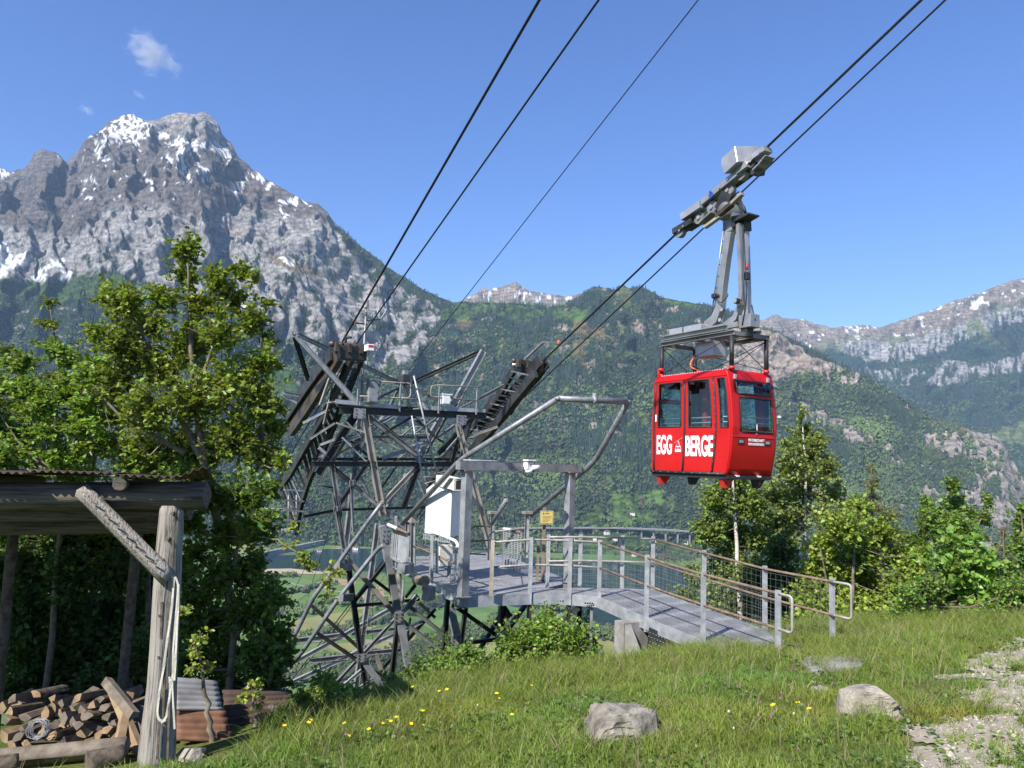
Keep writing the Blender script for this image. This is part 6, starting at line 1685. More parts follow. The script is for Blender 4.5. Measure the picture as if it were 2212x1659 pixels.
for i, (px, py) in enumerate(VH_):
    P = at_z(px, py+12, LAKE_Z) if py > 1172 else slope_at(px, py); w = r_.uniform(11, 17)
    house(P, w, w*.8, w*.42, r_.uniform(-.6, .6), m_hw if i % 4 else m_hd, m_hr if i % 3 else m_hr2, 'small lakeside house on the far shore', 'houses along the far shore')
for px, py, w, k, lab in ((645, 1384, 16, 2, 'red roofed barn on the plain behind the left guide tubes'), (630, 1374, 18, 1, 'long white farm building beside the red roofed barn'), (1118, 1347, 12, 1, 'small farmhouse among the trees on the plain')):
    house(at_z(px, py, LAKE_Z), w, w*.6, 4.5, .3, m_hw, m_hr2 if k == 2 else m_hr, lab, 'farm buildings on the plain')
# ------------------------------------------------------------------ small clouds, far above the haze
def cloud(px, py, w, h, seed, dens, label):
    C = at(px, py, 9000.0); k = 9000/FPX
    bm = bmesh.new(); bmesh.ops.create_icosphere(bm, subdivisions=3, radius=1.0)
    me = bpy.data.meshes.new('cloud'); bm.to_mesh(me); bm.free()
    m = bpy.data.materials.new('cloud_vapour'); m.use_nodes = True; nt = m.node_tree; nt.nodes.clear(); out = N(nt, 'ShaderNodeOutputMaterial')
    tc = N(nt, 'ShaderNodeTexCoord'); mp = N(nt, 'ShaderNodeMapping'); mp.inputs['Location'].default_value = (seed*3.1, seed*1.7, seed); nt.links.new(tc.outputs['Object'], mp.inputs[0])
    t = N(nt, 'ShaderNodeTexNoise'); t.inputs['Scale'].default_value = 1.9; t.inputs['Detail'].default_value = 6; t.inputs['Roughness'].default_value = .62; t.inputs['Distortion'].default_value = 1.0; nt.links.new(mp.outputs[0], t.inputs['Vector'])
    ln = N(nt, 'ShaderNodeVectorMath', operation='LENGTH'); nt.links.new(tc.outputs['Object'], ln.inputs[0])
    fo = N(nt, 'ShaderNodeMapRange'); fo.inputs[1].default_value = .15; fo.inputs[2].default_value = 1.0; fo.inputs[3].default_value = .14; fo.inputs[4].default_value = -.30; nt.links.new(ln.outputs['Value'], fo.inputs[0])
    ad = N(nt, 'ShaderNodeMath', operation='ADD'); nt.links.new(t.outputs['Fac'], ad.inputs[0]); nt.links.new(fo.outputs[0], ad.inputs[1])
    mr = N(nt, 'ShaderNodeMapRange'); mr.inputs[1].default_value = .45; mr.inputs[2].default_value = .75; mr.inputs[3].default_value = 0; mr.inputs[4].default_value = dens; nt.links.new(ad.outputs[0], mr.inputs[0])
    pv = N(nt, 'ShaderNodeVolumePrincipled'); pv.inputs['Color'].default_value = (.98, .98, 1, 1); nt.links.new(mr.outputs[0], pv.inputs['Density']); nt.links.new(pv.outputs[0], out.inputs['Volume'])
    me.materials.append(m); o = bpy.data.objects.new('cloud', me); COL.objects.link(o); o.location = C; o.scale = (w*k, min(w, h)*k*.6, h*k); o.rotation_euler = (0, .5, 0)
    return tag(o, label, 'cloud')
cloud(328, 118, 104, 66, 1, .011, 'white ragged cloud alone in the sky above the left peak')
cloud(188, 238, 36, 20, 2, .009, 'faint wisp of cloud just left of the summit')
cloud(300, 205, 32, 16, 4, .006, 'very faint wisp between the ragged cloud and the summit')
# ================================================================== open wood shed on the left
SY = 7.35
shed = empty('wood_shed', (-3.6, 8.2, -2.9), 'open wood shed of grey logs with a rusty corrugated roof', 'shed')
m_logx = noisy('weathered_log_beam', (.045, .038, .030), (.15, .13, .105), 5, .95, vec_scale=(.5, 7, 7), bmp=.5, bdist=.02, detail=9)
m_logz = noisy('weathered_log_post', (.045, .037, .028), (.26, .235, .20), 5, .95, vec_scale=(9, 9, .4), bmp=.9, bdist=.03, detail=11, lo=.33, hi=.47, c2=(.36, .33, .29), p2=.72)
m_cut = noisy('split_wood', (.19, .125, .068), (.31, .215, .12), 9, .95, bmp=.4, bdist=.01, detail=8)  # colour lowered to carry the partial shade on the heap
m_cutg = noisy('grey_split_wood', (.10, .08, .06), (.20, .165, .125), 9, .95, bmp=.4, bdist=.01, detail=8)
m_bark = noisy('bark', (.05, .038, .028), (.14, .11, .08), 14, 1, bmp=.8, bdist=.02, detail=9)
m_tin = noisy('corrugated_tin', (.20, .19, .18), (.34, .33, .32), 3, .6, .3, detail=8)
m_tinr = noisy('rusty_tin', (.045, .030, .022), (.11, .07, .05), 4, .85, .1, detail=9, c2=(.24, .22, .20), p2=.72)
def rough_log(name, pts, rad, mat, parent, sides=14, seg=10, amp=.06, square=0.0, seed=1):
    pts = [np.asarray(p, float) for p in pts]; P = []; R = []
    rad = [rad]*len(pts) if np.isscalar(rad) else rad
    for i in range(len(pts)-1):
        for k in range(seg):
            t = k/seg; P.append(pts[i]*(1-t)+pts[i+1]*t); R.append(rad[i]*(1-t)+rad[i+1]*t)
    P.append(pts[-1]); R.append(rad[-1])
    me = tube_mesh(name, P, R, sides)
    co = np.empty(len(me.vertices)*3, np.float32); me.vertices.foreach_get('co', co); co = co.reshape(-1, 3)
    C = np.repeat(np.array(P), sides, 0); d = co-C; L = np.linalg.norm(d, axis=1, keepdims=True)
    an = np.tile(np.arange(sides)*2*np.pi/sides, len(P)); s = np.repeat(np.linspace(0, 1, len(P)), sides)
    k = 1+amp*(fbm(np.cos(an)*1.3+seed*7, np.sin(an)*1.3+s*3+seed, 1.0, 3))+amp*.6*fbm(np.cos(an)*4+seed, np.sin(an)*4, 2., 2)
    if square: k = k*(1+square*(1/np.maximum(np.abs(np.cos(an-.785)), np.abs(np.sin(an-.785)))-1.2))
    co = C+d*k[:, None]
    me.vertices.foreach_set('co', np.ascontiguousarray(co, np.float32).ravel()); me.update()
    return link(name, me, mat, parent)
rough_log('beam', [at(-260, 1075, SY), at(447, 1070, SY)], .115, m_logx, shed, square=.7, seed=1)
rough_log('beam', [at(-260, 1110, SY+.25), at(412, 1103, SY+.25)], .085, m_logx, shed, square=.3, seed=2)
rough_log('beam', [at(-260, 1140, SY+.75), at(375, 1130, SY+.75)], .095, m_logx, shed, square=.3, seed=3)
gz = ground_z(-3.1, SY)
rough_log('post', [at(371, 1092, SY+.02), at(362, 1240, SY), at(350, 1480, SY), at(338, 1655, SY)], [.108, .122, .132, .165], m_logz, shed, 20, 8, .05, .35, 4)
rough_log('brace', [at(175, 1058, SY-.16), at(365, 1250, SY-.14)], [.066, .070], m_logz, shed, 16, 10, .03, .95, 5)
bk = at(300, 1140, 9.4); rough_log('rear_post', [np.array([bk[0], bk[1], -.75]), np.array([bk[0]-.1, bk[1], -5.2])], .06, m_bark, shed, 12, 6, .08, 0, 6)
bk = at(30, 1140, 9.4); rough_log('rear_post', [np.array([bk[0], bk[1], -.75]), np.array([bk[0], bk[1], -5.2])], .06, m_bark, shed, 12, 6, .08, 0, 7)
for k, x in enumerate((.35, -1.2, -2.8)):
    A = at(400, 1060, SY-.3)+np.array([-.6-k*1.5, 0, .04]); rough_log('rafter', [A, A+np.array([-1.2, 3.3, -.13])], .06, m_logx, shed, 10, 4, .05, 0, 8+k)
# corrugated roof: sheets with ridges running from front to back
xs = at(452, 1030, SY-.30); x1 = xs[0]; x0 = x1-6.6; zE = -.235
def corr_sheet(name, xa, xb, ya, yb, zfn, mat, parent, pitch=.076, amp=.012, lift=None):
    nx = int((xb-xa)/pitch*6); X = np.linspace(xa, xb, nx); Yv = np.linspace(ya, yb, 8)
    XX, YY = np.meshgrid(X, Yv); Z = zfn(XX, YY)+amp*np.sin(XX/pitch*2*np.pi)
    if lift is not None: Z = Z+lift(XX, YY)
    i = np.arange(XX.size).reshape(XX.shape)
    q = np.stack([i[:-1, :-1], i[:-1, 1:], i[1:, 1:], i[1:, :-1]], -1).reshape(-1, 4)
    o = link(name, mesh_np(name, np.stack([XX-.37*(YY-(SY-.30)), YY, Z], -1).reshape(-1, 3), q, True), mat, parent)
    md = o.modifiers.new('t', 'SOLIDIFY'); md.thickness = .004; return o
zf = lambda X, Y: zE*Y/(SY-.30)
r_ = np.random.default_rng(5)
for k in range(8):  # hidden rear depth extended to shade the space under the roof
    xb = x1-.82*k; xa = xb-.86; o_ = r_.uniform(-.05, .05)
    corr_sheet('roof_sheet', xa, xb, SY-.34+o_, SY+3.3, lambda X, Y, k=k: zf(X, Y)+.006*(k % 2)+.01*math.sin(k*2.1), m_tinr, shed,
               lift=(lambda X, Y: .10*sstep(x1-.35, x1, X)*sstep(SY+2.5, SY-.3, Y)) if k == 0 else None)
# knots, checks and nails on the timber
for a, b2, y in (((376, 1120), (372, 1215), -.118), ((366, 1300), (360, 1420), -.128), ((356, 1440), (352, 1560), -.135), ((344, 1560), (340, 1640), -.15), ((366, 1510), (362, 1640), -.145), ((350, 1300), (347, 1380), -.125)):
    link('drying_crack', prism_mesh('drying_crack', at(*a, SY+y), at(*b2, SY+y), sect('box', .008, .02)), m_bark, shed)
for p, y in (((372, 1110), -.11), ((362, 1165), -.12), ((352, 1210), -.12), ((345, 1330), -.125), ((342, 1420), -.13)):
    P = at(*p, SY+y); tube('knot', [P+np.array([0, .03, 0]), P+np.array([0, -.008, 0])], [.022, .014], m_bark, shed, 8)
for t in (.15, .3, .4, .5, .6, .7, .82):
    P = at(175+190*t, 1058+192*t, SY-.255); beam('saw_notch', P+np.array([-.03, 0, .012]), P+np.array([.03, 0, -.012]), .02, .008, m_bark, shed)
strap = empty('fabric_strap', tuple(at(372, 1500, SY-.16)), 'pale fabric strap hanging in a loop down the shed post', 'strap')
m_strap = noisy('strap_webbing', (.40, .38, .31), (.52, .49, .41), 30, .9)
def ribbon(name, pts, w, mat, parent, nrm=(0, -1, 0)):
    pts = bend(pts, .05, 3); V = []; F = []; n = len(pts)
    for i, p in enumerate(pts):
        d = pts[min(i+1, n-1)]-pts[max(i-1, 0)]; d /= np.linalg.norm(d); s = np.cross(d, np.asarray(nrm, float)); s /= np.linalg.norm(s)+1e-9
        tw = .35*math.sin(i*1.1); s = s*math.cos(tw)+np.asarray(nrm)*math.sin(tw)
        V += [tuple(p-s*w/2), tuple(p+s*w/2)]
    F = [(2*i, 2*i+1, 2*i+3, 2*i+2) for i in range(n-1)]
    me = bpy.data.meshes.new(name); me.from_pydata(V, [], F); me.update(); o = link(name, me, mat, parent)
    md = o.modifiers.new('t', 'SOLIDIFY'); md.thickness = .004
    return o
sy = SY-.15
ribbon('band', [at(*p, sy) for p in ((362, 1235), (376, 1245), (372, 1300), (363, 1370), (352, 1450), (343, 1500), (339, 1545), (347, 1562), (358, 1555), (366, 1510), (368, 1480), (366, 1462))], .021, m_strap, strap)
ribbon('band', [at(*p, sy) for p in ((378, 1246), (385, 1260), (380, 1330), (374, 1400), (373, 1462), (371, 1470), (374, 1520), (377, 1575))], .018, m_strap, strap)
ribbon('band', [at(*p, sy-.01) for p in ((385, 1262), (384, 1320), (379, 1420), (376, 1470))], .022, m_strap, strap)

# ------------------------------------------------------------------ firewood
r_ = np.random.default_rng(17)
def split_log(C, d, L, R, mat, label, seed, name='firewood_log', sector=None):
    r = np.random.default_rng(seed)
    n = 9; a0 = r.uniform(0, 6.28); span = sector or r.uniform(1.2, 2.6)
    prof_ = [(0, 0)]+[(R*math.cos(a0+span*k/(n-1))*r.uniform(.92, 1.05), R*math.sin(a0+span*k/(n-1))*r.uniform(.92, 1.05)) for k in range(n)]
    if sector and sector > 6: prof_ = prof_[1:-1]
    d = np.asarray(d, float)/np.linalg.norm(d); C = np.asarray(C, float)
    me = prism_mesh(name, C-d*L/2, C+d*L/2, prof_, B_prof=[(x*r.uniform(.9, 1.08), y*r.uniform(.9, 1.08)) for x, y in prof_])
    me.materials.append(mat); me.materials.append(m_bark); me.materials.append(m_cut if mat is not m_cut else m_cutg)
    k = len(prof_)
    for i, p in enumerate(me.polygons):
        if i >= k: p.material_index = 0 if seed % 3 else 2
        elif (0 < i < k-1) or (sector and sector > 6): p.material_index = 1
    o = link(name, me); return tag(o, label, 'log', 'firewood heaped under the shed roof')
LOGS = [(25, 1590, .16, 0, .1), (48, 1600, .14, 1, -.1), (120, 1580, .2, 2, .2), (148, 1560, .18, 3, .1), (165, 1590, .16, 4, -.2), (190, 1575, .2, 5, .15), (205, 1550, .18, 6, .4), (190, 1540, .15, 7, 0), (215, 1585, .14, 8, .3),
        (235, 1600, .16, 9, -.3), (160, 1615, .15, 10, .8), (110, 1612, .16, 11, 1.2), (250, 1575, .17, 12, .5), (240, 1545, .15, 13, .6), (285, 1560, .15, 14, .5), (290, 1585, .13, 15, .3), (305, 1545, .16, 16, .6), (140, 1535, .16, 17, .2), (95, 1550, .16, 18, .1), (60, 1545, .15, 19, -.1), (20, 1550, .15, 20, .2), (265, 1610, .12, 21, .9), (300, 1610, .12, 22, .7), (75, 1612, .12, 23, 1.0), (130, 1600, .12, 24, 0.2), (225, 1525, .14, 25, .3), (180, 1520, .14, 26, .2), (110, 1520, .14, 27, .1), (270, 1525, .14, 28, .4), (40, 1520, .14, 29, 0)]
LOGS += [(15+31*k+r_.uniform(-8, 8), 1532-6*(k % 3)+r_.uniform(-8, 8), r_.uniform(.13, .18), 60+k, r_.uniform(-.3, .5)) for k in range(9)]+[(30+29*k+r_.uniform(-8, 8), 1566+r_.uniform(-8, 8), r_.uniform(.12, .17), 80+k, r_.uniform(-.3, .5)) for k in range(9)]+[(40+27*k+r_.uniform(-8, 8), 1605+r_.uniform(-6, 6), r_.uniform(.11, .15), 100+k, r_.uniform(-.6, .8)) for k in range(9)]
for i, (x, y, R, s, yaw) in enumerate(LOGS):
    dep = SY+.45+.55*max(0, (1600-y)/75.); C = at(x, y, dep); C[2] = max(C[2], ground_z(C[0], C[1])+.04)
    d = np.array([math.sin(yaw)*.35, 1, -.16+.1*r_.normal()])
    split_log(C+np.array([0, .2, 0]), d, .5, R*.52, (m_cut, m_cutg, m_cutg)[i % 3], 'split firewood log with a pale cut end in the heap under the shed', 40+s)
# long split billets leaning on the heap
for i, (a, b2, lab) in enumerate((((278, 1500), (258, 1600), 'orange split billet leaning across the firewood heap beside the post'), ((245, 1490), (302, 1625), 'long bark sided billet leaning right against the firewood heap'), ((230, 1470), (290, 1545), 'grey plank like billet lying on top of the firewood heap'), ((300, 1530), (328, 1620), 'dark board wedged between firewood and post'))):
    A = at(*a, SY+.75); B = at(*b2, SY+.30); B[2] = max(B[2], ground_z(B[0], B[1])+.03)
    me = prism_mesh('billet', A, B, [(-.05, -.03), (.045, -.035), (.05, .02), (-.015, .045)]); me.materials.append((m_cut, m_cut, m_cutg, m_logx)[i])
    tag(link('billet', me), lab, 'log', 'firewood heaped under the shed roof')
# squared beam and round log in front
A = at(-20, 1640, SY+.12); B = at(275, 1612, SY+.20)
o = rough_log('squared_beam', [A, B], .075, m_cutg, None, 12, 8, .05, .8, 31); tag(o, 'long pale squared timber lying in front of the firewood', 'timber')
o = rough_log('round_log', [at(190, 1650, SY-.1), at(265, 1632, SY+.1)], [.11, .10], m_bark, None, 14, 6, .06, 0, 32); tag(o, 'short dark round log at the bottom edge beside the shed post', 'log')
o = rough_log('round_log', [at(-30, 1660, SY-.2), at(38, 1650, SY-.1)], [.10, .09], m_bark, None, 14, 6, .06, 0, 33); tag(o, 'dark log end in the bottom left corner', 'log')
# roll of wire
wr = empty('wire_roll', tuple(at(75, 1590, SY+.25)), 'small roll of shiny fence wire on the firewood', 'wire roll')
C = at(76, 1578, SY+.25); V = []
for k in range(9):
    pts = []
    for j in range(17):
        a = j/16*2*math.pi; rr_ = .085+.012*math.sin(k*3.1+j*.9); pts.append(C+np.array([rr_*math.cos(a), .012*k+.008*math.sin(j+k), rr_*.95*math.sin(a)]))
    tube('wire_coil', pts, .0022, m_galv2, wr, 4)
# corrugated sheets leaning behind the post
def lean_sheet(name, px4, ys, n, mat, label, amp=.026, grey_top=None):
    P = [at(*p, y) for p, y in zip(px4, ys)]          # top-left, top-right, bottom-right, bottom-left
    nu, nv = 8, n*6
    V = []
    nrm = np.cross(P[1]-P[0], P[3]-P[0]); nrm /= np.linalg.norm(nrm)
    for j in range(nv+1):
        f = j/nv
        for i in range(nu+1):
            s = i/nu; p = (P[0]*(1-s)+P[1]*s)*(1-f)+(P[3]*(1-s)+P[2]*s)*f
            V.append(p+nrm*amp*math.sin(f*n*2*math.pi))
    i = np.arange((nu+1)*(nv+1)).reshape(nv+1, nu+1)
    q = np.stack([i[:-1, :-1], i[:-1, 1:], i[1:, 1:], i[1:, :-1]], -1).reshape(-1, 4)
    o = link(name, mesh_np(name, np.array(V), q, True), mat); tag(o, label, 'metal sheet')
    md = o.modifiers.new('t', 'SOLIDIFY'); md.thickness = .004
    return o
lean_sheet('tin_sheet', [(372, 1462), (468, 1470), (480, 1535), (375, 1535)], [SY+1.1, SY+1.35, SY+1.0, SY+.75], 6, m_tin, 'bright corrugated tin sheet leaning behind the shed post')
lean_sheet('tin_sheet', [(374, 1530), (484, 1530), (505, 1605), (378, 1600)], [SY+.85, SY+1.05, SY+.75, SY+.5], 5, m_rustt if 'm_rustt' in globals() else noisy('brown_rust_tin', (.10, .045, .025), (.22, .11, .06), 5, .85, .1, detail=9), 'brown rusted corrugated sheet below the bright one')
lean_sheet('tin_sheet', [(480, 1490), (630, 1490), (640, 1545), (490, 1575)], [SY+1.7, SY+2.0, SY+1.7, SY+1.3], 6, m_tinr, 'dark rusted corrugated sheet lying in the shade under the trees')
# ================================================================== trees and shrubs near by
def leaf_cloud(P, D, L, W, rng, up=.8, fold=.18):
    n = len(P); D = D/np.linalg.norm(D, axis=1, keepdims=True)
    ref = np.array([0, 0, 1.])*up+rng.normal(0, .55, (n, 3)); S = np.cross(D, ref); S /= np.linalg.norm(S, axis=1, keepdims=True)+1e-9
    Nn = np.cross(S, D)
    L = L[:, None]; W = W[:, None]; dr = -np.array([0, 0, 1.])*.18*L
    V = np.stack([P, P+D*.30*L+S*.50*W+Nn*fold*W, P+D*.72*L+S*.40*W+Nn*fold*W+dr*.4, P+D*L+dr, P+D*.72*L-S*.40*W+Nn*fold*W+dr*.4, P+D*.30*L-S*.50*W+Nn*fold*W], 1)
    b0 = np.arange(n)[:, None]*6
    F = np.concatenate([b0+np.array([[0, 1, 2, 3]]), b0+np.array([[0, 3, 4, 5]])], 0)
    return V.reshape(-1, 3), F

def tubes_np(segs, sides=3):
    """many thin tapered twigs as one mesh; segs = list of (A,B,ra,rb)"""
    A = np.array([s[0] for s in segs]); B = np.array([s[1] for s in segs]); ra = np.array([s[2] for s in segs])[:, None]; rb = np.array([s[3] for s in segs])[:, None]
    d = B-A; d /= np.linalg.norm(d, axis=1, keepdims=True)+1e-9
    ref = np.where(np.abs(d[:, 2:3]) < .9, np.array([[0, 0, 1.]]), np.array([[1., 0, 0]]))
    x = np.cross(d, ref); x /= np.linalg.norm(x, axis=1, keepdims=True)+1e-9; y = np.cross(d, x)
    V = []
    for E, r in ((A, ra), (B, rb)):
        for k in range(sides):
            a = k*2*math.pi/sides; V.append(E+(x*math.cos(a)+y*math.sin(a))*r)
    V = np.stack(V, 1); n = len(A); b0 = np.arange(n)[:, None]*2*sides
    F = np.concatenate([b0+np.array([[k, (k+1) % sides, sides+(k+1) % sides, sides+k]]) for k in range(sides)], 0)
    return V.reshape(-1, 3), F

m_twig = noisy('twig_bark', (.10, .08, .055), (.21, .175, .12), 9, .95, detail=6)
m_birch, nt, b = newmat('birch_bark')
t = noise_tex(nt, 6, 6, vec_scale=(1, 1, 5)); r = ramp(nt, t.outputs['Fac'], [(.36, (.04, .035, .03)), (.44, (.48, .44, .37)), (.7, (.62, .58, .50))]); nt.links.new(r.outputs[0], b.inputs['Base Color']); b.inputs['Roughness'].default_value = .8

def plant(name, label, cat, stems, lobes, leafL, leafW, col, per=11, mat=None, seed=1, twig_r=.005, bark=None, group=None, spray=.8, var=.3, limb=True, tw_len=1.0, droop=0.0, dens=1.0, up=.8):
    """stems: list of [(px,py,Y)...] with radii; lobes: (px,py,Y,rx_px,rz_px,twigs)"""
    rng = np.random.default_rng(seed)
    S3 = []
    for pts, r0, r1 in stems:
        P = np.array([np.array(p[:3], float) if len(p) == 4 else at(*p) for p in pts], float)
        S3.append((P, np.linspace(r0, r1, len(P))))
    base = S3[0][0][0]
    root = empty(name, tuple(base), label, cat, group)
    trunkV = []; trunkF = []; nb = 0
    for P, R in S3:
        Q = [P[0]]; RR = [R[0]]
        for i in range(len(P)-1):
            for k in range(1, 5):
                t = k/4; j = rng.normal(0, .012, 3)*(1 if k < 4 else 0); Q.append(P[i]*(1-t)+P[i+1]*t+j); RR.append(R[i]*(1-t)+R[i+1]*t)
        me = tube_mesh('t', Q, RR, 8, False)
        co = np.empty(len(me.vertices)*3, np.float32); me.vertices.foreach_get('co', co); trunkV.append(co.reshape(-1, 3))
        trunkF.append(np.array([list(p.vertices) for p in me.polygons])+nb); nb += len(me.vertices); bpy.data.meshes.remove(me)
    allpts = np.concatenate([np.concatenate([P[:-1]+(P[1:]-P[:-1])*f for f in (0, .33, .66)]+[P[-1:]]) for P, R in S3])
    link('trunk', mesh_np('trunk', np.concatenate(trunkV), np.concatenate(trunkF), True), bark or m_twig, root)
    segs = []; LP = []; LD = []
    for lb in lobes:
        px, py, Yd, rx, rz_, nt_ = lb
        C = at(px, py, Yd); k = Yd/FPX; rx *= k; rz_ *= k
        j = np.argmin(((allpts-C)**2).sum(1)+3*np.maximum(0, allpts[:, 2]-C[2])**2)
        if limb:
            mid = (allpts[j]+C)/2+np.array([0, 0, -.1*np.linalg.norm(C-allpts[j])])
            segs += [(allpts[j], mid, .016, .012), (mid, C, .012, .008)]
        nt_ = int(nt_*dens)
        d = rng.normal(size=(nt_, 3)); d /= np.linalg.norm(d, axis=1, keepdims=True)
        rad = rng.random(nt_)**.42
        E = C+d*rad[:, None]*np.array([rx, rx*.8, rz_])*np.exp(rng.normal(0, .24, (nt_, 1)))
        St = C+(E-C)*rng.uniform(.25, .55, (nt_, 1))+rng.normal(0, .03, (nt_, 3))-np.array([0, 0, .06*rz_])
        tv = (E-St)+np.array([0, 0, .75*rz_])*rng.random((nt_, 1))**2; E = St+tv*tw_len
        for a, e in zip(St, E):
            segs.append((a, e, twig_r, twig_r*.4))
            if rng.random() < .5: segs.append((C, a, twig_r*1.3, twig_r))
        t = rng.random((nt_, per))**.7
        base_p = St[:, None, :]+(E-St)[:, None, :]*t[..., None]+rng.normal(0, .018, (nt_, per, 3))
        dd = (E-St)/np.linalg.norm(E-St, axis=1, keepdims=True)
        LD.append((dd[:, None, :]*.45+rng.normal(0, spray, (nt_, per, 3))*np.array([1, 1, .55])+np.array([0, 0, .12-droop])).reshape(-1, 3)); LP.append(base_p.reshape(-1, 3))
    V, F = tubes_np(segs); link('branches', mesh_np('branches', V, F), bark if bark is not None and bark is not m_birch else m_twig, root)
    P = np.concatenate(LP); D = np.concatenate(LD); n = len(P)
    L = rng.uniform(.65, 1.25, n)*leafL; W = L*leafW/leafL*rng.uniform(.85, 1.15, n)
    V, F = leaf_cloud(P, D, L, W, rng, up)
    me = mesh_np('crown', V, F)
    cl = np.array(col)*(1.8 if base[1] < 13.5 else 2.0)*rng.uniform(1-var, 1+var, (n, 1))*(1+rng.normal(0, .08, (n, 3)))
    cl *= (1+.25*fbm(P[:, 0]*1.2, P[:, 2]*1.2, 3., 2))[:, None]
    vcol(me, np.clip(np.repeat(cl, 6, 0), .002, .9)); link('crown', me, mat or m_leaf, root)
    return root
m_leaf = leaf_mat('leaf', (1, 1, 1), .38, .42)
m_needle = leaf_mat('needles', (1, 1, 1), .1, .7)

G1 = (.104, .142, .022); G2 = (.105, .150, .026); GD = (.045, .085, .018); GY = (.145, .185, .028)  # GD is darkened to carry the shade behind the shed
def gp(px, py_base, Y):                       # foot of a stem on the real ground below the sight line
    p = at(px, py_base, Y); return (p[0], p[1], float(ground_z(p[0], p[1]))-.05, 1)
YA = 10.8
def lob(L, Y, dens=1.0, jit=.5, seed=0):
    r = np.random.default_rng(seed); out = []
    for t in L:
        px, py, rx = t[:3]; rz_ = t[3] if len(t) > 3 else rx*.9
        Yq = Y+r.uniform(-jit, jit); out.append((px, py, Yq, rx, rz_, max(4, int(dens*(rx*rz_)/50.*(2.0 if Y > 13.5 else 1.7)))))
    return out
# the tall leafy tree left of the tower
LA = [(405, 540, 34, 42), (402, 600, 42), (350, 650, 38), (322, 700, 52), (440, 665, 48), (468, 605, 36), (500, 645, 46), (522, 592, 28), (545, 700, 44), (480, 725, 56), (410, 755, 66), (345, 800, 66), (270, 665, 48), (236, 642, 32), (262, 740, 56), (252, 838, 62), (322, 900, 72), (420, 870, 74), (500, 830, 66), (560, 790, 46), (578, 730, 24), (560, 872, 54), (500, 950, 74), (402, 975, 74), (302, 985, 64), (588, 930, 36), (572, 985, 46), (598, 880, 24), (550, 605, 18), (580, 660, 16), (596, 790, 16), (612, 1000, 22)]
plant('broadleaf_tree', 'tall leafy broadleaf tree rising above the shed roof, highest on the left', 'tree',
      [([gp(470, 1560, 11), (492, 1450, 11), (500, 1300, 10.9), (478, 1150, 10.9), (440, 1000, 10.8), (420, 850, 10.8), (408, 650, 10.8), (405, 530, 10.8)], .11, .012),
       ([(478, 1150, 10.9), (560, 1000, 10.9), (576, 850, 10.8), (560, 690, 10.8)], .05, .008), ([(440, 1000, 10.8), (350, 830, 10.8), (300, 700, 10.8), (240, 640, 10.7)], .045, .007), ([(420, 850, 10.8), (470, 730, 10.8), (510, 600, 10.8)], .035, .006), ([(400, 980, 10.8), (260, 900, 10.7), (200, 830, 10.7)], .035, .006)],
      lob(LA, YA, 1.0, .55, 1), .080, .052, G1, 8, seed=1, spray=.75)
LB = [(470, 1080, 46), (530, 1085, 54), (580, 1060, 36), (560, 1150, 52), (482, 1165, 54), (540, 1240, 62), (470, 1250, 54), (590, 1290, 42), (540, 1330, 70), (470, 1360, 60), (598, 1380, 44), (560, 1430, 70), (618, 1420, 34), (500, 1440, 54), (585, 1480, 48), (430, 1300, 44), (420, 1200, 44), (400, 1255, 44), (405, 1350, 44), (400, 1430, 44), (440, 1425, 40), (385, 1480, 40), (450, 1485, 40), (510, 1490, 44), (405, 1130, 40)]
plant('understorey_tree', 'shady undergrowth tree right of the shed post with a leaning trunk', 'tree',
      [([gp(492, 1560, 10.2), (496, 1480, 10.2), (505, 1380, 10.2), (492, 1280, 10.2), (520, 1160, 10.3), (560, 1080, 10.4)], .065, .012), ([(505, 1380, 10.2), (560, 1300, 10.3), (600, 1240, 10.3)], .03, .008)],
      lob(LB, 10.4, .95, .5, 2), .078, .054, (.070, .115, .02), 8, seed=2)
plant('overhanging_branch', 'thin arching branch with bright leaves in front of the lake', 'branch', [([(560, 1160, 9.6), (600, 1165, 9.5), (650, 1200, 9.4), (690, 1225, 9.4), (715, 1250, 9.4), (705, 1285, 9.4)], .012, .003)],
      [(625, 1180, 9.5, 20, 10, 6), (655, 1212, 9.4, 24, 18, 12), (672, 1230, 9.4, 16, 14, 8), (722, 1235, 9.4, 18, 12, 9), (706, 1282, 9.4, 12, 12, 7), (700, 1255, 9.4, 10, 8, 4), (640, 1140, 9.5, 20, 14, 7)], .062, .045, GY, 5, seed=3, limb=False)
# rowan like tree with flat tiers at the far left
LC = [(107, 655, 20, 8), (105, 700, 36, 11), (265, 622, 28, 12), (250, 668, 36, 12), (232, 728, 48, 15), (115, 745, 42, 12), (50, 790, 36, 12), (40, 838, 46, 14), (122, 820, 46, 16), (200, 788, 52, 15), (192, 850, 54, 16), (60, 900, 54, 18), (150, 920, 62, 18), (10, 760, 30, 12), (-30, 820, 50, 20), (-20, 900, 60, 30), (230, 905, 50, 16), (15, 870, 40, 14)]
plant('tiered_tree', 'slender tree with flat fern like tiers at the left edge', 'tree',
      [([gp(175, 1400, 12.2), (190, 1200, 12.2), (200, 1010, 12.2), (165, 900, 12.2), (125, 780, 12.2), (107, 655, 12.2)], .06, .008), ([(200, 1010, 12.2), (225, 850, 12.2), (255, 700, 12.2), (266, 615, 12.2)], .04, .006), ([(190, 1200, 12.2), (70, 1000, 12.2), (55, 880, 12.2), (48, 770, 12.2)], .04, .006)],
      lob(LC, 12.2, 1.9, .4, 3), .075, .026, (.085, .115, .018), 9, seed=4, spray=.6, droop=.25)
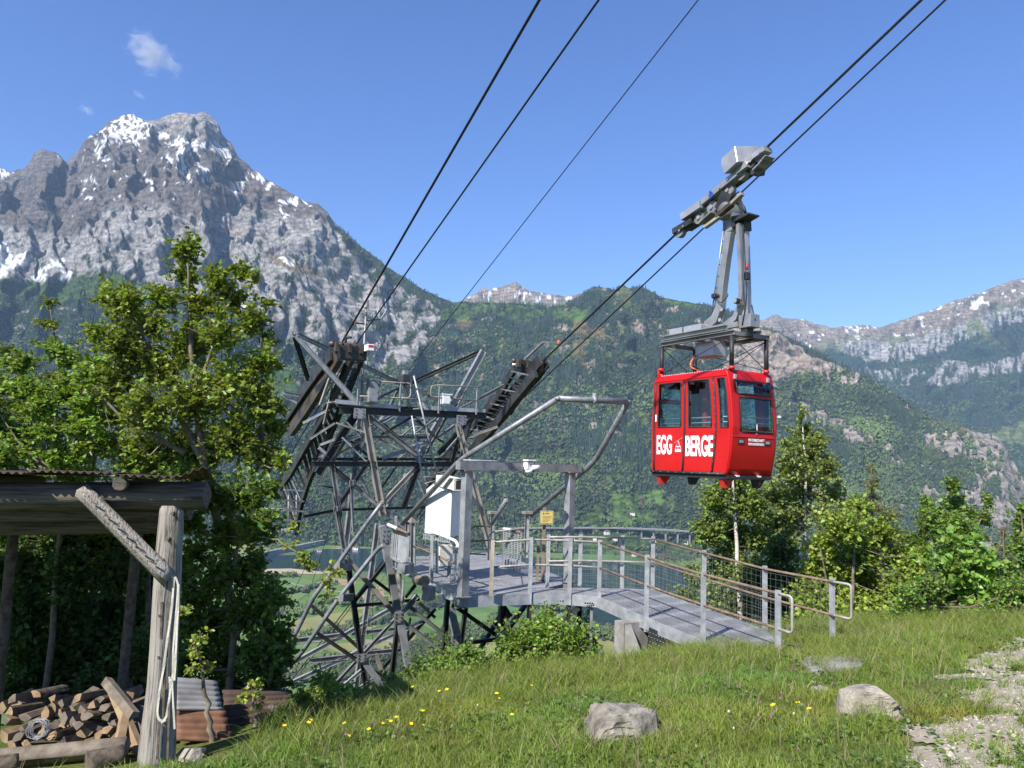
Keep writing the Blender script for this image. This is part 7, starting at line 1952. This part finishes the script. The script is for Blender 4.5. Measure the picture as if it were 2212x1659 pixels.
LD_ = [(50, 985, 64, 36), (140, 995, 64, 36), (220, 965, 60, 36), (0, 1000, 60, 50), (300, 1010, 60, 30), (90, 940, 50, 24), (380, 1000, 60, 30), (180, 930, 44, 24), (-60, 980, 60, 60), (440, 990, 50, 30), (30, 930, 40, 24), (90, 880, 50, 34), (190, 880, 50, 30), (-20, 930, 50, 40), (260, 900, 44, 30), (20, 1030, 70, 24), (160, 1030, 70, 24), (300, 1030, 70, 24), (420, 1030, 60, 24), (60, 850, 50, 36), (150, 850, 50, 36), (40, 790, 44, 30), (130, 770, 40, 28), (205, 810, 50, 34), (215, 720, 36, 26), (-30, 850, 50, 40), (280, 780, 44, 36), (180, 900, 44, 34)]
plant('leafy_thicket', 'bright leafy thicket just above the shed roof', 'bush',
      [([gp(120, 1300, 11.2), (130, 1150, 11.2), (120, 1020, 11.2)], .05, .02), ([gp(300, 1300, 11.4), (290, 1150, 11.4), (280, 1010, 11.4)], .05, .02)],
      lob(LD_, 11.2, 1.6, .5, 4), .078, .052, (.105, .165, .028), 8, seed=5)
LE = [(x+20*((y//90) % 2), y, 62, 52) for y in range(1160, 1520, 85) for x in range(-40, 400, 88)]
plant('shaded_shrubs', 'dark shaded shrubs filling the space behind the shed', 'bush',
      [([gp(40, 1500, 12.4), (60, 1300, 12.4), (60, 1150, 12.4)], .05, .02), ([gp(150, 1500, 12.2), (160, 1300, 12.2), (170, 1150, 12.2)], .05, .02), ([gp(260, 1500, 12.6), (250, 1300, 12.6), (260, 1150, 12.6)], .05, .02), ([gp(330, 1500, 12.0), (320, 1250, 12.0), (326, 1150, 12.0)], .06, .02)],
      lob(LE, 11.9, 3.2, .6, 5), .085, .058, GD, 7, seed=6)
# trees right of the ramp
plant('birch_tree', 'thin birch with white trunk directly below the red cabin', 'tree',
      [([gp(1602, 1400, 20.6), (1598, 1300, 20.6), (1592, 1180, 20.6), (1584, 1060, 20.6), (1582, 990, 20.6)], .085, .02)],
      lob([(1588, 1040, 52), (1550, 1085, 46), (1622, 1095, 48), (1532, 1150, 44), (1580, 1160, 54), (1640, 1170, 46), (1560, 1230, 48), (1618, 1245, 54), (1505, 1250, 34), (1480, 1300, 34), (1540, 1300, 46), (1600, 1310, 50), (1650, 1260, 44), (1510, 1340, 40), (1570, 1360, 44)], 20.8, 2.2, .8, 6), .095, .070, (.095, .135, .030), 8, seed=7, bark=m_birch, droop=.2)
plant('birch_tree', 'tallest birch right of the red cabin with a bare white trunk', 'tree',
      [([gp(1736, 1400, 23), (1738, 1300, 23), (1738, 1150, 23), (1741, 1020, 23), (1733, 890, 23)], .10, .012)],
      lob([(1733, 895, 14, 22), (1736, 940, 34), (1745, 985, 52), (1702, 1010, 40), (1788, 1015, 36), (1728, 1055, 70), (1680, 1080, 46), (1798, 1075, 38), (1700, 1120, 54), (1662, 1140, 44), (1780, 1120, 44), (1690, 1180, 50), (1765, 960, 26), (1705, 960, 22)], 22.6, 1.35, .9, 7), .105, .075, (.105, .135, .036), 8, seed=8, bark=m_birch, droop=.15)
plant('shadow_toned_shrub', 'shrub between the two birches, leaf colour darkened for the cabin shadow', 'bush', [([gp(1690, 1400, 19.2), (1690, 1290, 19.2), (1688, 1180, 19.2)], .04, .015)],
      lob([(1690, 1200, 46), (1670, 1250, 48), (1710, 1260, 46), (1690, 1310, 54), (1660, 1330, 40), (1720, 1330, 44)], 19.2, 1.8, .5, 8), .085, .06, (.042, .078, .018), 8, seed=9)  # leaf colour set dark for the shadow the cabin casts here
plant('maple_tree', 'yellow green maple in the middle of the hedge right of the birches', 'tree', [([gp(1840, 1400, 16.2), (1842, 1300, 16.2), (1846, 1180, 16.2), (1850, 1100, 16.2)], .05, .01), ([gp(1800, 1400, 16.2), (1790, 1280, 16.2), (1770, 1180, 16.2)], .03, .01)],
      lob([(1850, 1105, 34), (1822, 1145, 50), (1900, 1155, 44), (1782, 1195, 50), (1860, 1205, 62), (1938, 1210, 36), (1800, 1265, 60), (1880, 1275, 62), (1948, 1280, 44), (1745, 1300, 44), (1850, 1330, 54), (1910, 1330, 46), (1780, 1330, 50), (1760, 1240, 40), (1710, 1350, 34), (1960, 1330, 36), (1975, 1240, 36), (1990, 1285, 36), (1985, 1200, 30)], 16.3, 2.0, .7, 9), .082, .072, (.128, .175, .028), 7, seed=10)
plant('pine_tree', 'small brownish pine tip behind the maple', 'tree', [([gp(1884, 1400, 20), (1884, 1200, 20), (1882, 1010, 20)], .07, .012)],
      lob([(1882, 1018, 9, 16), (1884, 1048, 22, 14), (1880, 1075, 34, 14), (1886, 1100, 44, 16), (1920, 1115, 32, 16), (1850, 1090, 24, 14), (1930, 1150, 38, 16), (1860, 1130, 36, 14), (1945, 1175, 30, 14)], 20, 3.2, .4, 10), .085, .012, (.085, .100, .032), 12, mat=m_needle, seed=11, spray=.6)
plant('ash_tree', 'young tree with upright shoots standing out above the hedge on the right', 'tree', [([gp(2050, 1400, 17), (2048, 1250, 17), (2056, 1130, 17), (2058, 1040, 17)], .05, .008), ([(2048, 1250, 17), (2010, 1150, 17), (2000, 1090, 17)], .03, .006), ([(2048, 1250, 17), (2110, 1150, 17), (2132, 1080, 17)], .03, .006)],
      lob([(2057, 1050, 18, 24), (2062, 1090, 30), (2000, 1098, 20, 24), (2012, 1140, 36), (2131, 1085, 12, 20), (2120, 1125, 24), (2070, 1150, 46), (1982, 1180, 34), (2040, 1120, 30), (2095, 1110, 18)], 17, 2.0, .5, 11), .085, .05, (.085, .135, .025), 8, seed=12)
plant('hazel_bush', 'broad bush with very large pale leaves at the right', 'bush', [([gp(2085, 1400, 14.6), (2084, 1300, 14.6), (2080, 1190, 14.6)], .035, .01)],
      lob([(2062, 1182, 36), (2100, 1178, 32), (2050, 1230, 54), (2120, 1232, 50), (2082, 1285, 62), (2150, 1290, 40), (2012, 1300, 44), (2110, 1330, 44)], 14.7, .75, .5, 12), .135, .105, (.105, .175, .035), 7, seed=13, up=.5, spray=.6)
plant('conifer', 'brown tinged conifer top peeping over the large leaved bush', 'tree', [([gp(2168, 1400, 19), (2170, 1250, 19), (2168, 1145, 19)], .06, .01)],
      lob([(2168, 1155, 12, 16), (2170, 1185, 24, 14), (2172, 1215, 32, 16), (2165, 1245, 34, 16)], 19, 3.0, .3, 13), .085, .012, (.100, .090, .040), 12, mat=m_needle, seed=14)
plant('edge_tree', 'leafy tree cut by the right edge of the picture', 'tree', [([gp(2215, 1400, 15.5), (2216, 1250, 15.5), (2206, 1110, 15.5)], .05, .01)],
      lob([(2204, 1120, 22, 26), (2196, 1185, 26), (2222, 1160, 40), (2206, 1260, 30), (2240, 1230, 50), (2260, 1120, 40), (2280, 1200, 50), (2300, 1290, 60)], 15.5, 1.8, .5, 14), .085, .06, (.090, .145, .028), 8, seed=15)
plant('low_hedge', 'low mixed hedge running along the top of the meadow at the right', 'hedge', [([gp(2000, 1390, 14.2), (2000, 1340, 14.2), (2000, 1310, 14.2)], .02, .01)],
      lob([(1990, 1330, 40, 26), (2040, 1340, 40, 26), (2090, 1345, 40, 24), (2140, 1335, 42, 28), (2190, 1330, 40, 30), (2230, 1320, 44, 34), (2290, 1320, 50, 40), (1940, 1335, 36, 24), (2180, 1285, 36, 24), (2060, 1370, 30, 12), (2165, 1365, 30, 14), (1985, 1290, 34, 30), (2020, 1270, 34, 30), (2170, 1240, 30, 30), (2185, 1280, 34, 30), (2150, 1300, 36, 28), (1960, 1300, 32, 28), (2215, 1270, 36, 36)], 14.0, 2.0, .4, 15), .065, .042, (.085, .140, .026), 8, seed=16)
# shrubs at the brow of the hill in front of the tower
plant('brow_bush', 'rounded leafy bush under the platform left of the concrete foot', 'bush', [([gp(1180, 1440, 12.2), (1182, 1400, 12.2), (1186, 1360, 12.2)], .02, .008)],
      lob([(1180, 1365, 60, 46), (1120, 1390, 50, 40), (1240, 1380, 48, 38), (1180, 1395, 60, 44), (1122, 1412, 46, 36), (1232, 1402, 46, 36), (1190, 1362, 30, 24), (1262, 1425, 40, 30), (1150, 1440, 50, 30), (1215, 1445, 50, 30), (1085, 1430, 34, 26), (1208, 1372, 28, 26), (1280, 1440, 36, 24)], 12.0, 1.6, .35, 16), .062, .042, (.105, .165, .026), 8, seed=17)
plant('brow_bush', 'sprawling bush at the foot of the tower legs', 'bush', [([gp(960, 1490, 11.5), (962, 1460, 11.5), (966, 1440, 11.5)], .02, .008)],
      lob([(965, 1430, 56, 40), (905, 1455, 46, 32), (1020, 1425, 46, 34), (850, 1480, 36, 26), (965, 1455, 52, 36), (905, 1478, 40, 28), (1015, 1448, 42, 30), (1055, 1455, 40, 26), (935, 1490, 42, 22), (1000, 1482, 42, 22)], 11.4, 1.5, .35, 17), .060, .042, (.085, .140, .024), 8, seed=18)
plant('dark_sapling', 'slender dark sapling behind the walkway posts', 'bush', [([gp(1265, 1480, 17), (1265, 1400, 17), (1268, 1330, 17)], .03, .008)],
      lob([(1268, 1335, 20, 22), (1258, 1370, 30), (1282, 1385, 26), (1260, 1410, 34)], 17, .8, .3, 18), .06, .04, (.060, .095, .025), 7, seed=19)
plant('bramble_patch', 'loose bramble shoots beside the tower leg at the grass edge', 'bush', [([gp(710, 1560, 9.6), (712, 1520, 9.6), (716, 1490, 9.6)], .012, .005)],
      lob([(705, 1478, 38, 32), (755, 1500, 34, 26), (660, 1515, 34, 26), (705, 1500, 34, 28), (750, 1520, 30, 22), (665, 1535, 28, 22), (790, 1520, 24, 14), (630, 1560, 24, 16), (735, 1545, 34, 18), (690, 1555, 30, 16), (600, 1540, 20, 16)], 9.4, 1.2, .3, 19), .060, .044, (.095, .145, .024), 6, seed=20)
plant('sapling', 'young shoot with bright leaves in front of the rusty sheets', 'sapling', [([gp(455, 1620, 8.0), (455, 1560, 8.0), (440, 1490, 8.0), (430, 1400, 8.0), (435, 1370, 8.0)], .035, .006)],
      lob([(425, 1400, 20, 22), (440, 1440, 18, 14), (412, 1445, 14, 10), (445, 1380, 14, 14), (400, 1320, 12, 14)], 8.0, .8, .2, 20), .050, .036, GY, 6, seed=21, limb=False)
plant('sapling', 'small stump shoot with a tuft of bright leaves left of the meadow edge', 'sapling', [([gp(552, 1600, 8.6), (552, 1550, 8.6), (548, 1505, 8.6)], .03, .012)],
      lob([(548, 1492, 20, 18), (560, 1510, 14, 12), (530, 1505, 12, 10)], 8.6, .9, .2, 21), .055, .04, GY, 6, seed=22, limb=False)
# ================================================================== meadow
rg = np.random.default_rng(91)
def tuft(name, nb, h, spread, w, lean, seed, mat, seeds=False):
    r = np.random.default_rng(seed); V = []; F = []
    for k in range(nb):
        a = r.uniform(0, 6.28); q = spread*math.sqrt(r.random()); p = np.array([q*math.cos(a), q*math.sin(a), 0]); hh = h*r.uniform(.55, 1.15)
        d = r.normal(0, lean, 2); s = np.array([math.cos(a+1.3), math.sin(a+1.3), 0])*w/2
        b0 = len(V)
        for f, wd in ((0, 1.), (.4, .9), (.75, .6), (1., .06)):
            c = p+np.array([d[0]*f*f*hh, d[1]*f*f*hh, hh*f*(1-.12*f)]); V += [c-s*wd, c+s*wd]
        F += [(b0, b0+1, b0+3, b0+2), (b0+2, b0+3, b0+5, b0+4), (b0+4, b0+5, b0+7, b0+6)]
    me = mesh_np(name, np.array(V), np.array(F)); me.materials.append(mat); return me
m_grass = leaf_mat('grass_blade', (1, 1, 1), .30, .5, True)
def herb(name, seed, mat):
    r = np.random.default_rng(seed); n = 12
    P = np.stack([r.normal(0, .03, n), r.normal(0, .03, n), r.uniform(.01, .05, n)], -1); D = np.stack([r.normal(0, 1, n), r.normal(0, 1, n), r.uniform(.1, .6, n)], -1)
    V, F = leaf_cloud(P, D, r.uniform(.025, .055, n), r.uniform(.018, .03, n), r); me = mesh_np(name, V, F); me.materials.append(mat); return me
pro = [('short_grass', tuft('grass_tuft', 16, .085, .055, .0055, .55, 1, m_grass)), ('tall_grass', tuft('tall_tuft', 13, .26, .06, .006, .45, 2, m_grass)), ('clover_leaves', herb('herb', 3, m_grass)), ('dry_stalks', tuft('stalk', 3, .34, .05, .004, .25, 4, m_grass))]
def field(n, x0=-4.2, x1=13.5, y0=4.6, y1=17):
    x = rg.uniform(x0, x1, n); y = rg.uniform(y0, y1, n)
    keep = (np.abs(x) < y*.85+2.2) & (y < edge_y(x)+1.3)
    shed_floor = (x < -2.35-.1*(y-7)) & (y > 6.9)
    ramp_in = (x > 2.5) & (x < 5.0) & (y > 11.4) & (np.abs((x-4.5)-(11.73-y)*.56) < .55)
    return x[keep & ~shed_floor & ~ramp_in], y[keep & ~shed_floor & ~ramp_in]
ramp_c = np.array([3.9, 12.6])
x, y = field(70000)
pth = on_path(x, y); dens = fbm(x*.9, y*.9, 4., 3)
k = ~pth | (rg.random(len(x)) < .16); k &= rg.random(len(x)) < np.clip(.80+.5*dens, .15, 1)
x, y, dens = x[k], y[k], dens[k]; n = len(x)
dry = fbm(x*.55, y*.55, 12., 4)
tn = np.array([.172, .232, .038])*rg.uniform(.7, 1.3, (n, 1)); tn = np.where((rg.random(n) < .05+.22*sstep(.15, .6, dry))[:, None], np.array([.26, .22, .10])*rg.uniform(.7, 1.2, (n, 1)), tn)
tn *= (1+.30*dens)[:, None]; tn[:, 0] *= 1+.25*fbm(x*.5, y*.5, 8., 2)
instancer('short_grass', np.stack([x, y, ground_z(x, y)-.005], -1), rg.uniform(.7, 1.35, n)*(1+.35*dens), rg.uniform(0, 6.28, n), tn, pro[0][1], 'short bright meadow grass covering the near slope', 'grass')
x, y = field(17000)
d_r = np.minimum(np.abs(y-edge_y(x)+.6), np.hypot(x-4.2, y-11.9)*.8)
tallm = np.clip(1.15-d_r/1.9, 0, 1)+.28*sstep(.1, .6, fbm(x*.7, y*.7, 14., 3))+.35*sstep(9.5, 12.5, y)
k = (rg.random(len(x)) < tallm) & ~on_path(x, y); x, y = x[k], y[k]; n = len(x)
tn = np.array([.180, .238, .042])*rg.uniform(.7, 1.3, (n, 1)); tn = np.where((rg.random(n) < .12)[:, None], np.array([.30, .26, .13])*rg.uniform(.7, 1.1, (n, 1)), tn)
instancer('tall_grass', np.stack([x, y, ground_z(x, y)-.01], -1), rg.uniform(.55, 1.15, n), rg.uniform(0, 6.28, n), tn, pro[1][1], 'taller tufted grass along the ramp and the brow of the hill', 'grass')
x, y = field(9000); k = ~on_path(x, y) | (rg.random(len(x)) < .25); k &= rg.random(len(x)) < np.clip(.5+.9*fbm(x*.8, y*.8, 22., 3), .05, 1); x, y = x[k], y[k]; n = len(x)
instancer('clover_leaves', np.stack([x, y, ground_z(x, y)], -1), rg.uniform(.7, 1.4, n), rg.uniform(0, 6.28, n), np.array([.110, .180, .040])*rg.uniform(.7, 1.3, (n, 1)), pro[2][1], 'low clover and herb leaves among the grass', 'grass')
x, y = field(2600); k = ~on_path(x, y) & (y < edge_y(x)+.4); x, y = x[k], y[k]; n = len(x)
instancer('dry_stalks', np.stack([x, y, ground_z(x, y)], -1), rg.uniform(.4, 1.0, n), rg.uniform(0, 6.28, n), np.array([.34, .29, .16])*rg.uniform(.7, 1.2, (n, 1)), pro[3][1], 'thin straw coloured stalks standing in the meadow', 'grass')

# ------------------------------------------------------------------ boulders, slab
def boulder(name, px, py, wpx, hpx, label, seed, mat, squash=(1, .8, 1), sink=.22):
    C = atg(np.array([float(px)]), np.array([float(py)]))[0]; w = wpx*C[1]/FPX; h = hpx*C[1]/FPX
    r = np.random.default_rng(seed)
    bm = bmesh.new(); bmesh.ops.create_cube(bm, size=1.0)
    bmesh.ops.bevel(bm, geom=bm.edges[:], offset=.17, segments=1, affect='EDGES')
    bmesh.ops.subdivide_edges(bm, edges=bm.edges[:], cuts=3, use_grid_fill=True); bmesh.ops.triangulate(bm, faces=bm.faces[:]); bmesh.ops.subdivide_edges(bm, edges=bm.edges[:], cuts=2)
    sh = Matrix(((1, r.uniform(-.1, .1), r.uniform(-.15, .15)), (r.uniform(-.1, .1), 1, 0), (r.uniform(-.18, .18), r.uniform(-.1, .1), 1)))
    rot = Matrix.Rotation(r.uniform(-.5, .5), 3, 'Z')
    co = np.array([tuple(rot @ (sh @ v.co)) for v in bm.verts])
    nrm = co/np.linalg.norm(co, axis=1, keepdims=True)
    k = .13*fbm(co[:, 0]*2+seed, co[:, 1]*2, co[:, 2]*2, 4)+.075*ridged(co[:, 0]*6, co[:, 1]*6+seed, co[:, 2]*2.5, 4)-.05
    co = co+nrm*k[:, None]
    for q in range(7):                                 # split faces
        n_ = r.normal(size=3); n_[2] = abs(n_[2])*.6; n_ /= np.linalg.norm(n_); d0 = r.uniform(.40, .54); s = co @ n_; co -= np.where(s > d0, (s-d0)*.9, 0)[:, None]*n_
    for v, c in zip(bm.verts, co): v.co = c
    ext = co.max(0)-co.min(0)
    for v in bm.verts: v.co = Vector((v.co.x/ext[0]*w, v.co.y/ext[1]*w*squash[1], v.co.z/ext[2]*h*1.25))
    for v in bm.verts: v.co += Vector(C)+Vector((0, w*.3, h*.5-h*sink))
    me = bpy.data.meshes.new(name); bm.to_mesh(me); bm.free()
    o = link(name, me, mat); return tag(o, label, 'boulder')
m_rock = noisy('limestone_boulder', (.11, .097, .077), (.30, .272, .225), 7, .95, bmp=1.0, bdist=.07, detail=12, c2=(.13, .105, .08), p2=.62)
m_rock2 = noisy('pale_boulder', (.19, .165, .128), (.38, .34, .275), 7, .95, bmp=1.0, bdist=.07, detail=12, c2=(.33, .27, .2), p2=.7)
boulder('boulder', 1352, 1606, 172, 66, 'squat grey boulder in the grass at the bottom centre', 3, m_rock)
boulder('boulder', 1893, 1562, 150, 66, 'pale wedge shaped boulder beside the gravel track', 8, m_rock2)
boulder('boulder', 1780, 1503, 46, 20, 'small pale stone just left of the wedge shaped boulder', 9, m_rock2)
boulder('boulder', 405, 1640, 60, 26, 'small pale stones at the foot of the shed post', 12, m_rock2)
sp = [(1728, 1441), (1745, 1430), (1790, 1424), (1835, 1430), (1872, 1438), (1860, 1450), (1800, 1457), (1752, 1455)]
PS = atg(np.array([p[0] for p in sp], float), np.array([p[1] for p in sp], float))
slab_ = [p+np.array([0, 0, .05]) for p in PS]
bm = bmesh.new(); a = [bm.verts.new(Vector(p)) for p in slab_]; c = [bm.verts.new(Vector(p)-Vector((0, 0, .15))) for p in slab_]
bm.faces.new(a); n = len(a)
for i in range(n): bm.faces.new((a[i], c[i], c[(i+1) % n], a[(i+1) % n]))
bmesh.ops.recalc_face_normals(bm, faces=bm.faces); me = bpy.data.meshes.new('concrete_slab'); bm.to_mesh(me); bm.free()
tag(link('concrete_slab', me, m_conc), 'flat grey concrete slab in the grass below the railing end', 'slab')

# ------------------------------------------------------------------ flowers one can point at
def flower_mesh(name, kind):
    V = []; F = []; mi = []
    def quad(*p, m): b0 = len(V); V.extend(p); F.append(tuple(range(b0, b0+4))); mi.append(m)
    h = .14 if kind == 'b' else .11
    for a in (0, 1.57): s = np.array([math.cos(a), math.sin(a), 0])*.0016; quad(tuple(-s), tuple(s), tuple(s+[0, 0, h]), tuple(-s+[0, 0, h]), m=0)
    if kind == 'b':
        for k in range(5):
            a = k*1.2566; d = np.array([math.cos(a), math.sin(a), 0]); s = np.array([-math.sin(a), math.cos(a), 0]); c = np.array([0, 0, h])
            quad(tuple(c), tuple(c+d*.010+s*.008+[0, 0, .004]), tuple(c+d*.018+[0, 0, .009]), tuple(c+d*.010-s*.008+[0, 0, .004]), m=1)
    else:
        for i in range(3):
            for k in range(8):
                a = k*.785+i*.4; r0 = .010-.002*i; z = h+.005*i
                d = np.array([math.cos(a), math.sin(a), 0]); s = np.array([-math.sin(a), math.cos(a), 0])*.003; c = np.array([0, 0, z])
                quad(tuple(c+d*.002), tuple(c+d*r0-s), tuple(c+d*r0*.9+[0, 0, .009]), tuple(c+d*r0+s), m=1)
    me = bpy.data.meshes.new(name); me.from_pydata(V, [], F); me.update()
    me.polygons.foreach_set('material_index', mi); return me
m_stem = noisy('flower_stem', (.07, .12, .03), (.09, .15, .04), 5)
m_by, nt, b = newmat('buttercup_yellow'); b.inputs['Base Color'].default_value = (.85, .55, .01, 1)
m_cl, nt, b = newmat('clover_pink'); b.inputs['Base Color'].default_value = (.36, .15, .24, 1)
m_wc, nt, b = newmat('clover_white'); b.inputs['Base Color'].default_value = (.66, .64, .58, 1)
mb = flower_mesh('buttercup', 'b'); mb.materials.append(m_stem); mb.materials.append(m_by)
mc = flower_mesh('red_clover', 'c'); mc.materials.append(m_stem); mc.materials.append(m_cl)
mw = flower_mesh('white_clover', 'c'); mw.materials.append(m_stem); mw.materials.append(m_wc)
BC = [(820, 1590), (828, 1584), (840, 1583), (858, 1582), (862, 1581), (880, 1582), (885, 1584), (755, 1582), (905, 1592), (912, 1570), (955, 1517), (968, 1510), (1072, 1526), (1074, 1530), (1146, 1497), (1105, 1570), (1108, 1572), (640, 1575), (648, 1580), (660, 1590), (612, 1600), (1737, 1562), (1760, 1570), (1785, 1572), (2052, 1358), (1015, 1440), (1123, 1622), (735, 1610), (808, 1600), (902, 1498), (1918, 1345), (1690, 1560)]
for i, (px, py) in enumerate(BC):
    P = atg(np.array([float(px)]), np.array([float(py)+14]))[0]; s = rg.uniform(1.0, 1.5)
    o = bpy.data.objects.new('buttercup', mb); COL.objects.link(o); o.location = P; o.scale = (s,)*3; o.rotation_euler = (rg.uniform(-.5, .1), rg.uniform(-.25, .25), rg.uniform(0, 6)); tag(o, 'yellow buttercup in the meadow grass', 'flower', 'yellow buttercups in the meadow')
CLV = np.concatenate([rg.normal((1680, 1530), (110, 45), (34, 2)), rg.normal((1250, 1540), (200, 50), (16, 2)), rg.normal((950, 1600), (160, 30), (8, 2))])
for i, (px, py) in enumerate(CLV):
    if not (700 < px < 1900 and 1450 < py < 1650): continue
    P = atg(np.array([px]), np.array([py+8]))[0]; s = rg.uniform(.8, 1.15); wh = i % 9 == 0
    o = bpy.data.objects.new('white_clover' if wh else 'red_clover', mw if wh else mc); COL.objects.link(o); o.location = P; o.scale = (s,)*3; o.rotation_euler = (rg.uniform(-.2, .2), rg.uniform(-.2, .2), rg.uniform(0, 6))
    tag(o, 'white clover head in the meadow grass' if wh else 'pink clover head in the meadow grass', 'flower', 'white clover heads in the meadow' if wh else 'pink clover heads in the meadow')
